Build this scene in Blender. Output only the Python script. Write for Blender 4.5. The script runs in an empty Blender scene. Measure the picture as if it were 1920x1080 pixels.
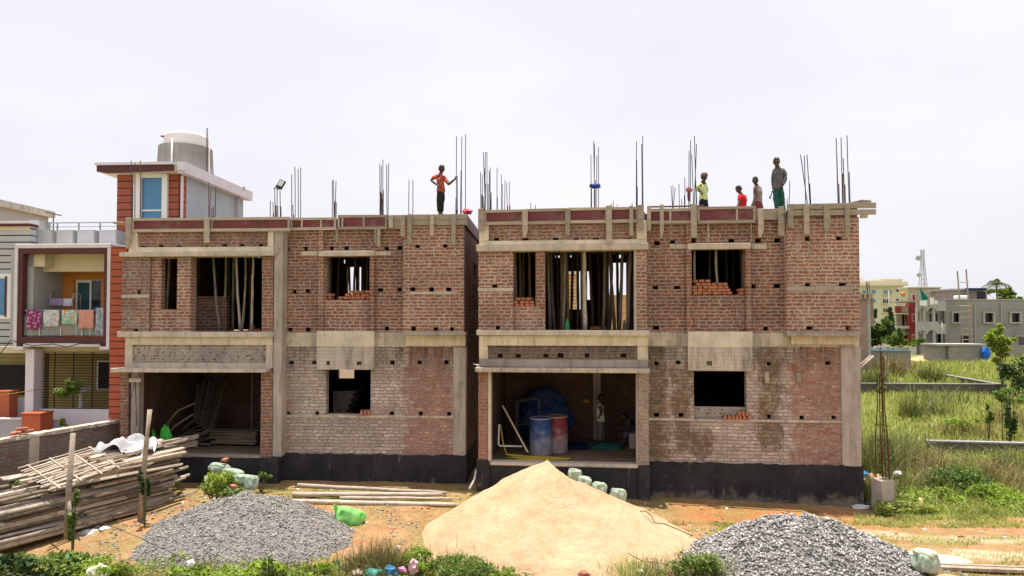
import bpy, bmesh, math, random
import numpy as np
from mathutils import Vector, Matrix, noise as mnoise
R = random.Random(7)
C = bpy.context.scene.collection
SC = bpy.context.scene
rad = math.radians
# ---------------------------------------------------------------- camera, sky, sun, exposure
YAW, PITCH, SHIFT, FOC = rad(6.2), rad(1.43), 0.01875, 1280.0
CAM = Vector((0, -17.67, 4.49))
cd = bpy.data.cameras.new('camera'); cam = bpy.data.objects.new('camera', cd); C.objects.link(cam)
cd.sensor_width = 36; cd.lens = 24; cd.shift_y = SHIFT; cd.clip_end = 3000; cd.clip_start = .1
cam.location = CAM; cam.rotation_euler = (math.pi/2+PITCH, 0, YAW); SC.camera = cam
SUNV = Vector((-0.06, 0.085, 1)).normalized()          # direction towards the sun
sl = bpy.data.lights.new('sun', 'SUN'); so = bpy.data.objects.new('sun', sl); C.objects.link(so)
sl.energy = 5.0; sl.angle = rad(.6); sl.color = (1, .95, .87)
so.rotation_euler = SUNV.to_track_quat('Z', 'Y').to_euler(); so.location = (0, 0, 40)
W = bpy.data.worlds.new('World'); SC.world = W; W.use_nodes = True
wn = W.node_tree; wn.nodes.clear()
sky = wn.nodes.new('ShaderNodeTexSky'); sky.sky_type = 'NISHITA'; sky.sun_disc = False
sky.sun_elevation = math.asin(SUNV.z); sky.sun_rotation = math.atan2(SUNV.x, SUNV.y)
sky.air_density = 1.0; sky.dust_density = 6; sky.ozone_density = 1
bg = wn.nodes.new('ShaderNodeBackground'); bg.inputs[1].default_value = .1
ou = wn.nodes.new('ShaderNodeOutputWorld')
mx = wn.nodes.new('ShaderNodeMix'); mx.data_type = 'RGBA'; mx.inputs[0].default_value = .93
tc = wn.nodes.new('ShaderNodeTexCoord'); ns = wn.nodes.new('ShaderNodeTexNoise'); ns.inputs['Scale'].default_value = 1.6
mp = wn.nodes.new('ShaderNodeMapping'); mp.inputs['Scale'].default_value = (1, 1, 2.6)
ns.inputs['Detail'].default_value = 5
cr = wn.nodes.new('ShaderNodeValToRGB')
cr.color_ramp.elements[0].color = (6.0, 5.93, 6.45, 1); cr.color_ramp.elements[0].position = .38
cr.color_ramp.elements[1].color = (6.9, 6.83, 7.2, 1); cr.color_ramp.elements[1].position = .72
wn.links.new(tc.outputs['Generated'], mp.inputs[0]); wn.links.new(mp.outputs[0], ns.inputs['Vector'])
wn.links.new(ns.outputs[0], cr.inputs[0]); wn.links.new(sky.outputs[0], mx.inputs[6]); wn.links.new(cr.outputs[0], mx.inputs[7])
wn.links.new(mx.outputs[2], bg.inputs[0]); wn.links.new(bg.outputs[0], ou.inputs[0])
SC.view_settings.view_transform = 'Standard'; SC.view_settings.look = 'None'
SC.view_settings.exposure = .57; SC.view_settings.gamma = 1
SC.render.resolution_x = 1024; SC.render.resolution_y = 576
SC.cycles.max_bounces = 7; SC.cycles.diffuse_bounces = 3; SC.cycles.transparent_max_bounces = 8
SC.cycles.caustics_reflective = False; SC.cycles.caustics_refractive = False
# ---------------------------------------------------------------- where a pixel of the photograph falls
_s, _c = math.sin(YAW), math.cos(YAW); _sp, _cp = math.sin(PITCH), math.cos(PITCH)
FW = Vector((-_s*_cp, _c*_cp, _sp)); UP = Vector((_s*_sp, -_c*_sp, _cp)); RT = Vector((_c, _s, 0))
def ray(px, py): return FW + RT*((px-960)/FOC) + UP*((540-py)/FOC + 1.5*SHIFT)
def D(px, py, d):
    """world point on a pixel at camera depth d"""
    return CAM + ray(px, py)*d
def DZ(px, z, d):
    """world point in pixel column px at horizontal depth d and height z"""
    r = ray(px, 540); p = CAM + r*d; p.z = z; return p
def G(px, py, z=0.0):
    r = ray(px, py); return CAM + r*((z-CAM.z)/r.z)
class Frame:
    def __init__(s, o, ang): s.o = Vector((o[0], o[1], 0)); s.a = ang; s.ex = Vector((math.cos(ang), math.sin(ang), 0)); s.ey = Vector((-math.sin(ang), math.cos(ang), 0))
    def hit(s, px, py, Y=0.0):
        r = ray(px, py); t = (Y-(CAM-s.o).dot(s.ey))/r.dot(s.ey); p = CAM+r*t
        return (p-s.o).dot(s.ex), p.z
    def r4(s, x0, x1, y0, y1, Y=0.0):
        mx_, my = (x0+x1)/2, (y0+y1)/2
        return s.hit(x0, my, Y)[0], s.hit(x1, my, Y)[0], s.hit(mx_, y1, Y)[1], s.hit(mx_, y0, Y)[1]
    def w(s, x, y, z=0.0): return s.o+s.ex*x+s.ey*y+Vector((0, 0, z))
FR = Frame((0, 0), 0.0)
_p = D(872, 608, 18.08); FL = Frame((_p.x, _p.y), rad(3.2))
def ss(t): t = max(0, min(1, t)); return t*t*(3-2*t)
def depth(x, y): return (x-CAM.x)*(-_s)+(y-CAM.y)*_c
def gz(x, y):
    d = depth(x, y)
    z = .03*max(0, min(11, 6.9-x))*ss((y+6)/5)
    z += .25*ss((d-35)/25)+.12*ss((d-60)/12)+.9*ss((d-73)/22)
    if d < 60:
        z += .05*(mnoise.noise(Vector((x*.6, y*.9, 3)))) + .02*mnoise.noise(Vector((x*2.5, y*3, 9)))
    return z
# ---------------------------------------------------------------- objects
def tag(o, label=None, cat=None, group=None, kind=None):
    if label: o['label'] = label
    if cat: o['category'] = cat
    if group: o['group'] = group
    if kind: o['kind'] = kind
    return o
def thing(name, label, cat, loc=(0, 0, 0), rz=0, group=None):
    o = bpy.data.objects.new(name, None); C.objects.link(o); o.location = loc; o.rotation_euler = (0, 0, rz)
    o.empty_display_size = .2
    return tag(o, label, cat, group)
def copy_tree(o, parent=None):
    c = o.copy(); C.objects.link(c); c.parent = parent
    for ch in [x for x in bpy.data.objects if x.parent == o]: copy_tree(ch, c)
    return c
class MB:
    def __init__(s): s.v = []; s.f = []; s.m = []; s.mi = 0
    def quad(s, a, b, c, d):
        n = len(s.v); s.v += [tuple(a), tuple(b), tuple(c), tuple(d)]; s.f.append((n, n+1, n+2, n+3)); s.m.append(s.mi)
    def poly(s, pts):
        n = len(s.v); s.v += [tuple(p) for p in pts]; s.f.append(tuple(range(n, n+len(pts)))); s.m.append(s.mi)
    def box(s, x0, x1, y0, y1, z0, z1, M=None, jit=0):
        n = len(s.v)
        for x, y, z in ((x0, y0, z0), (x1, y0, z0), (x1, y1, z0), (x0, y1, z0), (x0, y0, z1), (x1, y0, z1), (x1, y1, z1), (x0, y1, z1)):
            p = Vector((x, y, z))
            if jit: p += Vector([R.uniform(-jit, jit) for _ in range(3)])
            if M: p = M @ p
            s.v.append(tuple(p))
        for f in ((0, 3, 2, 1), (4, 5, 6, 7), (0, 1, 5, 4), (1, 2, 6, 5), (2, 3, 7, 6), (3, 0, 4, 7)):
            s.f.append(tuple(n+i for i in f)); s.m.append(s.mi)
        return s
    def bar(s, a, b, w, h, up=Vector((0, 0, 1))):
        """a beam of section w x h from a to b"""
        a = Vector(a); b = Vector(b); z = (b-a); L = z.length; z.normalize()
        x = up.cross(z)
        if x.length < .05: x = Vector((1, 0, 0)).cross(z)
        x.normalize(); y = z.cross(x)
        M = Matrix((x, y, z)).transposed().to_4x4(); M.translation = a
        return s.box(-w/2, w/2, -h/2, h/2, 0, L, M)
    def tube(s, pts, r, n=6, cap=True):
        pts = [Vector(p) for p in pts]; k = len(pts)
        rr = r if isinstance(r, (list, tuple)) else [r]*k
        n0 = len(s.v); px = None
        for i, p in enumerate(pts):
            t = (pts[min(i+1, k-1)]-pts[max(i-1, 0)])
            if t.length < 1e-9: t = Vector((0, 0, 1))
            t.normalize()
            if px is None: px = Vector((0, 0, 1)).cross(t) if abs(t.z) < .9 else Vector((1, 0, 0)).cross(t)
            px = (px - t*px.dot(t)); px.normalize(); py = t.cross(px)
            for j in range(n):
                a = 2*math.pi*j/n; s.v.append(tuple(p+px*math.cos(a)*rr[i]+py*math.sin(a)*rr[i]))
        for i in range(k-1):
            for j in range(n):
                a = n0+i*n+j; b = n0+i*n+(j+1) % n; s.f.append((a, b, b+n, a+n)); s.m.append(s.mi)
        if cap:
            s.f.append(tuple(n0+j for j in range(n))[::-1]); s.m.append(s.mi)
            s.f.append(tuple(n0+(k-1)*n+j for j in range(n))); s.m.append(s.mi)
        return s
    def lathe(s, prof, c=(0, 0, 0), n=24, cap=True):
        n0 = len(s.v)
        for r, z in prof:
            for j in range(n):
                a = 2*math.pi*j/n; s.v.append((c[0]+r*math.cos(a), c[1]+r*math.sin(a), c[2]+z))
        for i in range(len(prof)-1):
            for j in range(n):
                a = n0+i*n+j; b = n0+i*n+(j+1) % n; s.f.append((a, b, b+n, a+n)); s.m.append(s.mi)
        if cap:
            s.f.append(tuple(n0+j for j in range(n))[::-1]); s.m.append(s.mi)
            e = n0+(len(prof)-1)*n; s.f.append(tuple(e+j for j in range(n))); s.m.append(s.mi)
        return s
    def prism(s, pts, y0, y1):
        """outline (x,z) pushed from y0 to y1"""
        n = len(pts); n0 = len(s.v)
        s.v += [(x, y0, z) for x, z in pts]+[(x, y1, z) for x, z in pts]
        s.f.append(tuple(n0+i for i in range(n))); s.m.append(s.mi)
        s.f.append(tuple(n0+n+i for i in range(n))[::-1]); s.m.append(s.mi)
        for i in range(n):
            j = (i+1) % n; s.f.append((n0+i, n0+n+i, n0+n+j, n0+j)); s.m.append(s.mi)
        return s
    def wall(s, x0, x1, z0, z1, y, t, holes=()):
        hs = [(max(a, x0), min(b, x1), max(c, z0), min(d, z1)) for a, b, c, d in holes if b > x0 and a < x1 and d > z0 and c < z1]
        xs = sorted({round(v, 4) for v in [x0, x1]+[h[0] for h in hs]+[h[1] for h in hs]})
        zs = sorted({round(v, 4) for v in [z0, z1]+[h[2] for h in hs]+[h[3] for h in hs]})
        nx, nz = len(xs)-1, len(zs)-1
        def solid(i, j):
            if i < 0 or j < 0 or i >= nx or j >= nz: return False
            cx, cz = (xs[i]+xs[i+1])/2, (zs[j]+zs[j+1])/2
            return not any(a < cx < b and c < cz < d for a, b, c, d in hs)
        idx = {}
        def V(i, j, k):
            key = (i, j, k)
            if key not in idx: idx[key] = len(s.v); s.v.append((xs[i], y+(t if k else 0), zs[j]))
            return idx[key]
        def F(*a): s.f.append(a); s.m.append(s.mi)
        for i in range(nx):
            for j in range(nz):
                if not solid(i, j): continue
                F(V(i, j, 0), V(i+1, j, 0), V(i+1, j+1, 0), V(i, j+1, 0)); F(V(i, j, 1), V(i, j+1, 1), V(i+1, j+1, 1), V(i+1, j, 1))
                if not solid(i-1, j): F(V(i, j, 1), V(i, j, 0), V(i, j+1, 0), V(i, j+1, 1))
                if not solid(i+1, j): F(V(i+1, j, 0), V(i+1, j, 1), V(i+1, j+1, 1), V(i+1, j+1, 0))
                if not solid(i, j-1): F(V(i, j, 1), V(i+1, j, 1), V(i+1, j, 0), V(i, j, 0))
                if not solid(i, j+1): F(V(i, j+1, 0), V(i+1, j+1, 0), V(i+1, j+1, 1), V(i, j+1, 1))
        return s
    def build(s, name, mats, parent=None, smooth=False, origin=None, bevel=0):
        me = bpy.data.meshes.new(name)
        vs = s.v
        if origin is not None: o_ = Vector(origin); vs = [tuple(Vector(v)-o_) for v in vs]
        me.from_pydata(vs, [], s.f)
        if not isinstance(mats, (list, tuple)): mats = [mats]
        for m in mats: me.materials.append(m)
        if len(mats) > 1: me.polygons.foreach_set('material_index', s.m)
        if smooth: me.polygons.foreach_set('use_smooth', [True]*len(me.polygons))
        me.update()
        o = bpy.data.objects.new(name, me); C.objects.link(o)
        if parent is not None: o.parent = parent
        if origin is not None: o.location = origin
        if bevel:
            md = o.modifiers.new('bevel', 'BEVEL'); md.width = bevel; md.segments = 1; md.limit_method = 'ANGLE'
        return o
def npmesh(name, verts, faces, mats, parent=None, smooth=False, loc=(0, 0, 0)):
    """fast mesh from numpy arrays; faces (n,k)"""
    me = bpy.data.meshes.new(name); n, k = faces.shape
    me.vertices.add(len(verts)); me.vertices.foreach_set('co', verts.astype(np.float32).ravel())
    me.loops.add(n*k); me.loops.foreach_set('vertex_index', faces.astype(np.int32).ravel())
    me.polygons.add(n); me.polygons.foreach_set('loop_start', np.arange(0, n*k, k, dtype=np.int32))
    if smooth: me.polygons.foreach_set('use_smooth', np.ones(n, bool))
    for m in (mats if isinstance(mats, (list, tuple)) else [mats]): me.materials.append(m)
    me.update(calc_edges=True); me.validate()
    o = bpy.data.objects.new(name, me); C.objects.link(o); o.location = loc
    if parent is not None: o.parent = parent
    return o
# ---------------------------------------------------------------- materials
class NT:
    def __init__(s, name):
        s.m = bpy.data.materials.new(name); s.m.use_nodes = True; s.t = s.m.node_tree; s.t.nodes.clear()
        s.o = s.t.nodes.new('ShaderNodeOutputMaterial'); s.b = s.t.nodes.new('ShaderNodeBsdfPrincipled')
        s.t.links.new(s.b.outputs[0], s.o.inputs[0]); s.tc = s.t.nodes.new('ShaderNodeTexCoord'); s.obj = s.tc.outputs['Object']
        s.geo = s.t.nodes.new('ShaderNodeNewGeometry'); s.pos = s.geo.outputs['Position']
    def put(s, sock, v):
        if hasattr(v, 'is_linked'): s.t.links.new(v, sock)
        elif isinstance(v, (tuple, list)) and len(v) == 3 and sock.type == 'RGBA': sock.default_value = (*v, 1)
        else: sock.default_value = v
    def math(s, op, a, b=0.0, c=None, clamp=False):
        n = s.t.nodes.new('ShaderNodeMath'); n.operation = op; n.use_clamp = clamp; s.put(n.inputs[0], a); s.put(n.inputs[1], b)
        if c is not None: s.put(n.inputs[2], c)
        return n.outputs[0]
    def vmath(s, op, a, b):
        n = s.t.nodes.new('ShaderNodeVectorMath'); n.operation = op; s.put(n.inputs[0], a)
        if op == 'SCALE': s.put(n.inputs['Scale'], b)
        else: s.put(n.inputs[1], b)
        return n.outputs[0]
    def noise(s, scale, vec=None, detail=4, rough=.55, sc=None, col=False):
        vec = vec or s.obj
        if sc: vec = s.vmath('MULTIPLY', vec, sc)
        n = s.t.nodes.new('ShaderNodeTexNoise'); s.put(n.inputs['Vector'], vec); n.inputs['Scale'].default_value = scale
        n.inputs['Detail'].default_value = detail; n.inputs['Roughness'].default_value = rough
        return n.outputs[1 if col else 0]
    def ramp(s, f, lo, hi, a=0.0, b=1.0):
        n = s.t.nodes.new('ShaderNodeMapRange'); n.clamp = True; s.put(n.inputs[0], f)
        n.inputs[1].default_value = lo; n.inputs[2].default_value = hi; n.inputs[3].default_value = a; n.inputs[4].default_value = b
        return n.outputs[0]
    def mix(s, f, a, b, mode='MIX'):
        n = s.t.nodes.new('ShaderNodeMix'); n.data_type = 'RGBA'; n.blend_type = mode; s.put(n.inputs[0], f); s.put(n.inputs[6], a); s.put(n.inputs[7], b)
        return n.outputs[2]
    def xyz(s, vec=None):
        n = s.t.nodes.new('ShaderNodeSeparateXYZ'); s.put(n.inputs[0], vec or s.obj); return n.outputs
    def comb(s, x, y, z):
        n = s.t.nodes.new('ShaderNodeCombineXYZ'); s.put(n.inputs[0], x); s.put(n.inputs[1], y); s.put(n.inputs[2], z); return n.outputs[0]
    def hue(s, col, val): return s.mix(1.0, col, s.comb3(val), 'MULTIPLY')
    def comb3(s, v):
        n = s.t.nodes.new('ShaderNodeCombineColor'); [s.put(n.inputs[i], v) for i in range(3)]; return n.outputs[0]
    def bump(s, h, dist=.01, strength=1.0):
        n = s.t.nodes.new('ShaderNodeBump'); n.inputs['Strength'].default_value = strength; n.inputs['Distance'].default_value = dist
        s.put(n.inputs['Height'], h); s.t.links.new(n.outputs[0], s.b.inputs['Normal'])
    def done(s, col, rough=.85, metal=0.0, spec=.3):
        s.put(s.b.inputs['Base Color'], col); s.put(s.b.inputs['Roughness'], rough); s.b.inputs['Metallic'].default_value = metal
        s.b.inputs['Specular IOR Level'].default_value = spec
        return s.m
def simple(name, col, rough=.8, var=.25, scale=4, fine=40, bump=0.0, metal=0.0, dirt=None, dirta=.5, spec=.3, sc=None, wpos=False):
    g = NT(name); P = g.pos if wpos else g.obj
    a = g.noise(scale, P, 5, .6, sc); b = g.noise(fine, P, 3, .6, sc)
    v = g.math('ADD', g.ramp(a, .3, .7, 1-var, 1+var*.5), g.ramp(b, .3, .7, -var*.3, var*.3))
    c = g.hue(col, v)
    if dirt: c = g.mix(g.math('MULTIPLY', g.ramp(g.noise(scale*.6, g.vmath('ADD', P, (7, 3, 1)), 6, .7), .48, .68), dirta), c, dirt)
    if bump: g.bump(b, bump)
    return g.done(c, rough, metal, spec)
def brickmat(name, c1, c2, mortar, smear=.5, msize=.014, cream=None, creamx=None, chips=0, streak=0, ztop=3.95, zlen=.8, wet=(), bump=.012, blotch=.35, rowh=.088, bw=.27, light=None, ragged=1.0):
    """bricks in the object's own x/z; cream = paler brick colour outside the x range creamx; wet = list of (x0,x1,z0,z1) damp runs"""
    g = NT(name); o = g.xyz()
    u = g.math('ADD', o[0], o[1]); w = o[2]
    nz = g.noise(5, None, 3, .6, col=True); off = g.vmath('SCALE', g.vmath('SUBTRACT', nz, (.5, .5, .5)), .05)
    nz2 = g.noise(28, None, 2, .6, col=True); off2 = g.vmath('SCALE', g.vmath('SUBTRACT', nz2, (.5, .5, .5)), .03)
    v = g.vmath('ADD', g.vmath('ADD', g.comb(u, w, 0.0), off), off2)
    br = g.t.nodes.new('ShaderNodeTexBrick'); g.put(br.inputs['Vector'], v)
    br.inputs['Scale'].default_value = 1; br.inputs['Brick Width'].default_value = bw; br.inputs['Row Height'].default_value = rowh
    br.inputs['Mortar Size'].default_value = msize*1.9; br.inputs['Mortar Smooth'].default_value = 1.0; br.inputs['Bias'].default_value = 0
    br.offset = .5; br.squash = .62; br.squash_frequency = 3
    br.inputs['Color1'].default_value = (0, 0, 0, 1); br.inputs['Color2'].default_value = (1, 1, 1, 1); br.inputs['Mortar'].default_value = (.5, .5, .5, 1)
    per = g.xyz(br.outputs[0])[0]; mo = g.ramp(g.math('ADD', br.outputs['Fac'], g.ramp(g.noise(24, None, 3, .7), .3, .7, -.32*ragged, .32*ragged)), .38, .6)
    col = g.mix(g.math('ADD', g.math('MULTIPLY', per, .75), g.math('MULTIPLY', g.noise(3, None, 3), .3)), c1, c2)
    if light: col = g.mix(g.ramp(per, .82, .9), col, light)
    if cream:
        cc = g.mix(per, cream[0], cream[1]); cc = g.mix(g.ramp(g.noise(1.4, g.vmath('ADD', g.obj, (2, 6, 1)), 5, .7), .42, .66, 0, .75), cc, g.hue(mortar, 1.15))
        cc = g.mix(g.ramp(g.noise(1.1, None, 4, .7), .56, .66, 0, .75), cc, col)
        if creamx:
            xd = g.math('ADD', o[0], g.ramp(g.noise(2.2, None, 4, .7), .2, .8, -.45, .45))
            k = g.math('MULTIPLY', g.ramp(xd, creamx[0]-.1, creamx[0]+.1), g.ramp(xd, creamx[1]-.1, creamx[1]+.1, 1, 0))
            k = g.math('MULTIPLY', k, g.ramp(g.noise(8, None, 5, .75, (1, 1, 2.2)), .4, .5, .12, .9)); col = g.mix(k, cc, col)
        else: col = cc
    mm = mo
    if smear:
        sm = g.ramp(g.noise(13, None, 5, .7, (1, 1, 1.8)), .66-.26*smear, .74-.2*smear)
        mm = g.math('MAXIMUM', mo, sm)
    if chips:   # plaster skim through which only broken bits of brick show
        ch = g.ramp(g.noise(9, None, 5, .75, (1, 1, .9)), .52-.1*chips+.06, .56-.1*chips+.1)
        mm = g.math('MAXIMUM', mo, g.math('SUBTRACT', 1.0, ch))
    mc = g.hue(mortar, g.ramp(g.noise(2.5, None, 6, .7), .25, .75, .68, 1.22))
    mc = g.hue(mc, g.ramp(g.noise(60, None, 2), .3, .7, .85, 1.15))
    c = g.mix(mm, col, mc)
    if blotch: c = g.hue(c, g.ramp(g.noise(.9, None, 5, .65), .3, .68, 1-blotch, 1.12)); c = g.mix(g.ramp(g.noise(1.7, g.vmath('ADD', g.obj, (4, 4, 9)), 6, .8, (1, 1, .5)), .57, .68, 0, .45), c, g.hue(mortar, 1.25))
    for x0, x1, z0, z1 in wet:
        xd = g.math('ADD', o[0], g.ramp(g.noise(2.5, None, 5, .75, (1, 1, .6)), .2, .8, -.35, .35)); zd = g.math('ADD', w, g.ramp(g.noise(2, None, 4), .2, .8, -.3, .3))
        k = g.math('MULTIPLY', g.math('MULTIPLY', g.ramp(xd, x0-.06, x0+.06), g.ramp(xd, x1-.06, x1+.06, 1, 0)), g.math('MULTIPLY', g.ramp(zd, z0-.1, z0+.1), g.ramp(zd, z1-.1, z1+.1, 1, 0)))
        k = g.math('MULTIPLY', k, g.ramp(g.noise(6, None, 5, .8), .3, .55, .25, 1))
        c = g.mix(g.math('MULTIPLY', k, .85), c, g.mix(per, (.125, .08, .04), (.2, .135, .075)))
    if streak:
        st = g.ramp(g.noise(5, None, 6, .8, (1, 1, .14)), .42, .58)
        zz = g.math('MULTIPLY', g.ramp(w, ztop-zlen, ztop-.1), st)
        c = g.mix(g.math('MULTIPLY', zz, streak), c, (.055, .048, .038))
        st2 = g.ramp(g.noise(9, g.vmath('ADD', g.obj, (5, 0, 0)), 5, .8, (1, 1, .06)), .62, .7)
        c = g.mix(g.math('MULTIPLY', st2, .35), c, (.42, .37, .31))
    h = g.math('SUBTRACT', g.math('MULTIPLY', g.noise(35, None, 3, .7), .6), mm)
    g.bump(h, bump)
    return g.done(c, .92, spec=.15)
def concmat(name, col, streak=.4, dark=(.09, .08, .07), var=.22, lines=0, bump=.004, scale=1.6, patch=None):
    g = NT(name); o = g.xyz()
    c = g.hue(col, g.math('ADD', g.ramp(g.noise(scale, None, 6, .65), .3, .7, 1-var, 1+var*.6), g.ramp(g.noise(45, None, 3, .6), .3, .7, -.07, .07)))
    c = g.mix(g.ramp(g.noise(2.3, g.vmath('ADD', g.obj, (3, 9, 2)), 6, .75), .56, .72, 0, .55), c, (.24, .2, .165))
    if patch: c = g.mix(g.ramp(g.noise(1.4, g.vmath('ADD', g.obj, (8, 1, 2)), 5, .7), .5, .56, 0, .8), c, patch)
    if streak: c = g.mix(g.math('MULTIPLY', g.ramp(g.noise(6, None, 6, .8, (1, 1, .1)), .48, .72), streak), c, dark)
    h = g.noise(30, None, 4, .7)
    if lines:
        ln = g.math('PINGPONG', g.math('ADD', o[2], g.ramp(g.noise(3, None, 2), .3, .7, -.01, .01)), lines/2)
        k = g.ramp(ln, 0.0, .008, 1, 0); k = g.math('MULTIPLY', k, g.ramp(g.noise(3, None, 4), .4, .55))
        c = g.mix(g.math('MULTIPLY', k, .6), c, dark)
    g.bump(h, bump)
    return g.done(c, .9, spec=.2)
def woodmat(name, c1, c2, axis=(1, 1, 6), rough=.8, sc=5):
    g = NT(name); n = g.noise(sc, None, 5, .7, axis)
    oi = g.t.nodes.new('ShaderNodeObjectInfo')
    c = g.mix(g.ramp(n, .3, .7), c1, c2); c = g.hue(c, g.ramp(oi.outputs['Random'], 0, 1, .72, 1.2))
    c = g.mix(g.ramp(g.noise(2.5, None, 5, .7), .55, .75, 0, .5), c, (.12, .1, .085))
    g.bump(n, .004)
    return g.done(c, rough, spec=.2)
def leafmat(name, c1, c2, trans=.35, c3=None):
    g = NT(name); rp = g.geo.outputs['Random Per Island']
    c = g.mix(rp, c1, c2); c = g.hue(c, g.ramp(g.noise(1.3, g.pos, 3), .3, .7, .65, 1.25)); c = g.mix(g.ramp(g.noise(.22, g.pos, 3), .45, .65, 0, .35 if trans > .3 else 0), c, (.48, .47, .16))
    if c3: c = g.mix(g.ramp(rp, .86, .9), c, c3)
    g.done(c, .55, spec=.35)
    tr = g.t.nodes.new('ShaderNodeBsdfTranslucent'); ms = g.t.nodes.new('ShaderNodeMixShader'); ms.inputs[0].default_value = trans
    g.put(tr.inputs[0], g.mix(1.0, c, (1, 1, .55), 'MULTIPLY')); g.t.links.new(g.b.outputs[0], ms.inputs[1]); g.t.links.new(tr.outputs[0], ms.inputs[2]); g.t.links.new(ms.outputs[0], g.o.inputs[0])
    return g.m
RED1, RED2, MORT = (.23, .062, .04), (.5, .165, .1), (.48, .37, .305)
M = {}
M['brick'] = brickmat('brick_red', RED1, RED2, MORT, smear=.66, msize=.019, light=(.48, .21, .14))
M['brick_mid'] = brickmat('brick_dull', (.18, .054, .037), (.41, .135, .084), (.41, .31, .255), smear=.6, msize=.019)
M['brick_orange'] = brickmat('brick_fresh', (.27, .09, .052), (.45, .17, .1), (.42, .34, .28), smear=.5, bump=.02)
M['brick_band'] = brickmat('brick_smeared', (.24, .072, .048), (.42, .145, .09), (.39, .295, .245), smear=.8)
M['pier_old'] = brickmat('brick_pier_lime', (.36, .13, .08), (.45, .2, .13), (.42, .33, .27), smear=1.2)
M['chip'] = brickmat('plaster_over_brick', (.2, .07, .05), (.3, .11, .08), (.40, .345, .305), smear=0, chips=.55, msize=.02)
M['dark_inside'] = brickmat('brick_inside_shaded', (.12, .055, .038), (.18, .09, .06), (.15, .11, .08), smear=.5)  # interior brick colour lowered so the rooms' shade is painted in
CREAM = ((.45, .34, .29), (.69, .565, .485))
xl = lambda px: FL.hit(px, 730, 0)[0]
xr = lambda px: FR.hit(px, 730, 0)[0]
M['lowerL'] = brickmat('brick_limewashed', (.3, .1, .065), (.48, .22, .16), (.34, .265, .225), smear=.45, msize=.011, ragged=.7, cream=CREAM, creamx=(xl(762), xl(848)), streak=.85, ztop=4.0, zlen=1.0, blotch=.25)
M['lowerR'] = brickmat('brick_limewashed_wet', (.3, .1, .065), (.46, .2, .14), (.34, .265, .225), smear=.4, msize=.011, ragged=.7, cream=CREAM, creamx=(xr(1486), xr(1600)), streak=.7, ztop=3.98, zlen=.8, blotch=.25,
                        wet=((xr(1213), xr(1250), 1.05, 4.2), (xr(1262), xr(1298), 1.3, 3.4), (xr(1420), xr(1465), 1.4, 4.0), (xr(1290), xr(1330), 1.1, 1.9)))
M['conc'] = concmat('concrete_pale', (.58, .49, .405), .5)
M['conc_w'] = concmat('concrete_cream', (.7, .6, .48), .3, dark=(.16, .13, .1))
M['conc_lintel'] = concmat('concrete_lintel', (.56, .475, .395), .4)
M['conc_yel'] = concmat('concrete_yellowish', (.69, .57, .42), .5, dark=(.1, .09, .07))
M['conc_grey'] = concmat('concrete_grey', (.39, .325, .28), .6)
M['conc_hood'] = concmat('concrete_hood_ribbed', (.54, .45, .38), .9, lines=.09)
M['conc_band'] = concmat('concrete_band', (.5, .415, .335), .8, patch=(.6, .52, .4))
M['conc_col'] = concmat('concrete_column', (.47, .395, .34), .7)
M['slab'] = concmat('concrete_slab', (.2, .17, .145), .2)  # slab colour darkened to deepen the shade indoors
M['floor'] = simple('dusty_floor', (.22, .15, .1), .95, .4, 2, 30, .003)
M['ply'] = simple('red_shutter_ply', (.17, .042, .048), .55, .3, 3, 30, 0, dirt=(.3, .2, .19), dirta=.45, sc=(1, 1, .25))
M['timber'] = woodmat('weathered_timber', (.29, .23, .18), (.52, .435, .35), (1, 1, 5))
M['timberh'] = woodmat('weathered_plank', (.31, .245, .19), (.53, .44, .355), (.35, 4, 6))
M['bamboo'] = woodmat('bamboo_pale', (.3, .24, .185), (.56, .48, .395), (1, 1, 1), .6, 8)
M['bamboo_d'] = woodmat('bamboo_dull_shaded', (.10, .075, .05), (.24, .18, .13), (1, 1, .4), .7, 9)  # darkened to imitate dim rooms on the props; also the pile's dull poles
M['plank_b'] = woodmat('plank_brown', (.28, .2, .145), (.52, .42, .32), (1, 1, 1), .8, 9)
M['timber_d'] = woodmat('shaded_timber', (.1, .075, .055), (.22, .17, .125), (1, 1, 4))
M['steel'] = simple('steel_bar', (.09, .08, .085), .6, .3, 3, 20, metal=.3)
M['steel_pink'] = simple('steel_bar_rusty', (.2, .1, .09), .8, .3, 3, 20)
M['rust'] = simple('rusty_steel', (.1, .045, .025), .9, .3, 8, 40)
M['loose'] = simple('loose_brick_clay', (.42, .15, .085), .9, .3, 6, 40, .002, dirt=(.45, .3, .22), dirta=.4)
def blackpaint():
    g = NT('black_damp_proof_paint'); o = g.xyz()
    c = g.mix(g.ramp(g.noise(1.2, None, 6, .7), .3, .75), (.009, .009, .013), (.045, .04, .045))
    k = g.ramp(g.noise(3.2, g.obj, 7, .85, (1, 1, .5)), .6, .68); c = g.mix(g.math('MULTIPLY', k, .6), c, (.26, .22, .2))
    k = g.ramp(g.noise(8, g.vmath('ADD', g.obj, (3, 2, 0)), 6, .8, (1, 1, .08)), .62, .7); c = g.mix(g.math('MULTIPLY', k, .3), c, (.3, .26, .24))
    lowz = g.math('ADD', o[2], g.ramp(g.noise(2.6, None, 6, .75), .3, .7, -.3, .3))
    c = g.mix(g.ramp(lowz, .0, .3, .85, 0), c, (.2, .16, .13))
    g.bump(g.noise(25, None, 5, .7), .004); return g.done(c, .75, spec=.3)
M['black'] = blackpaint()
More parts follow.
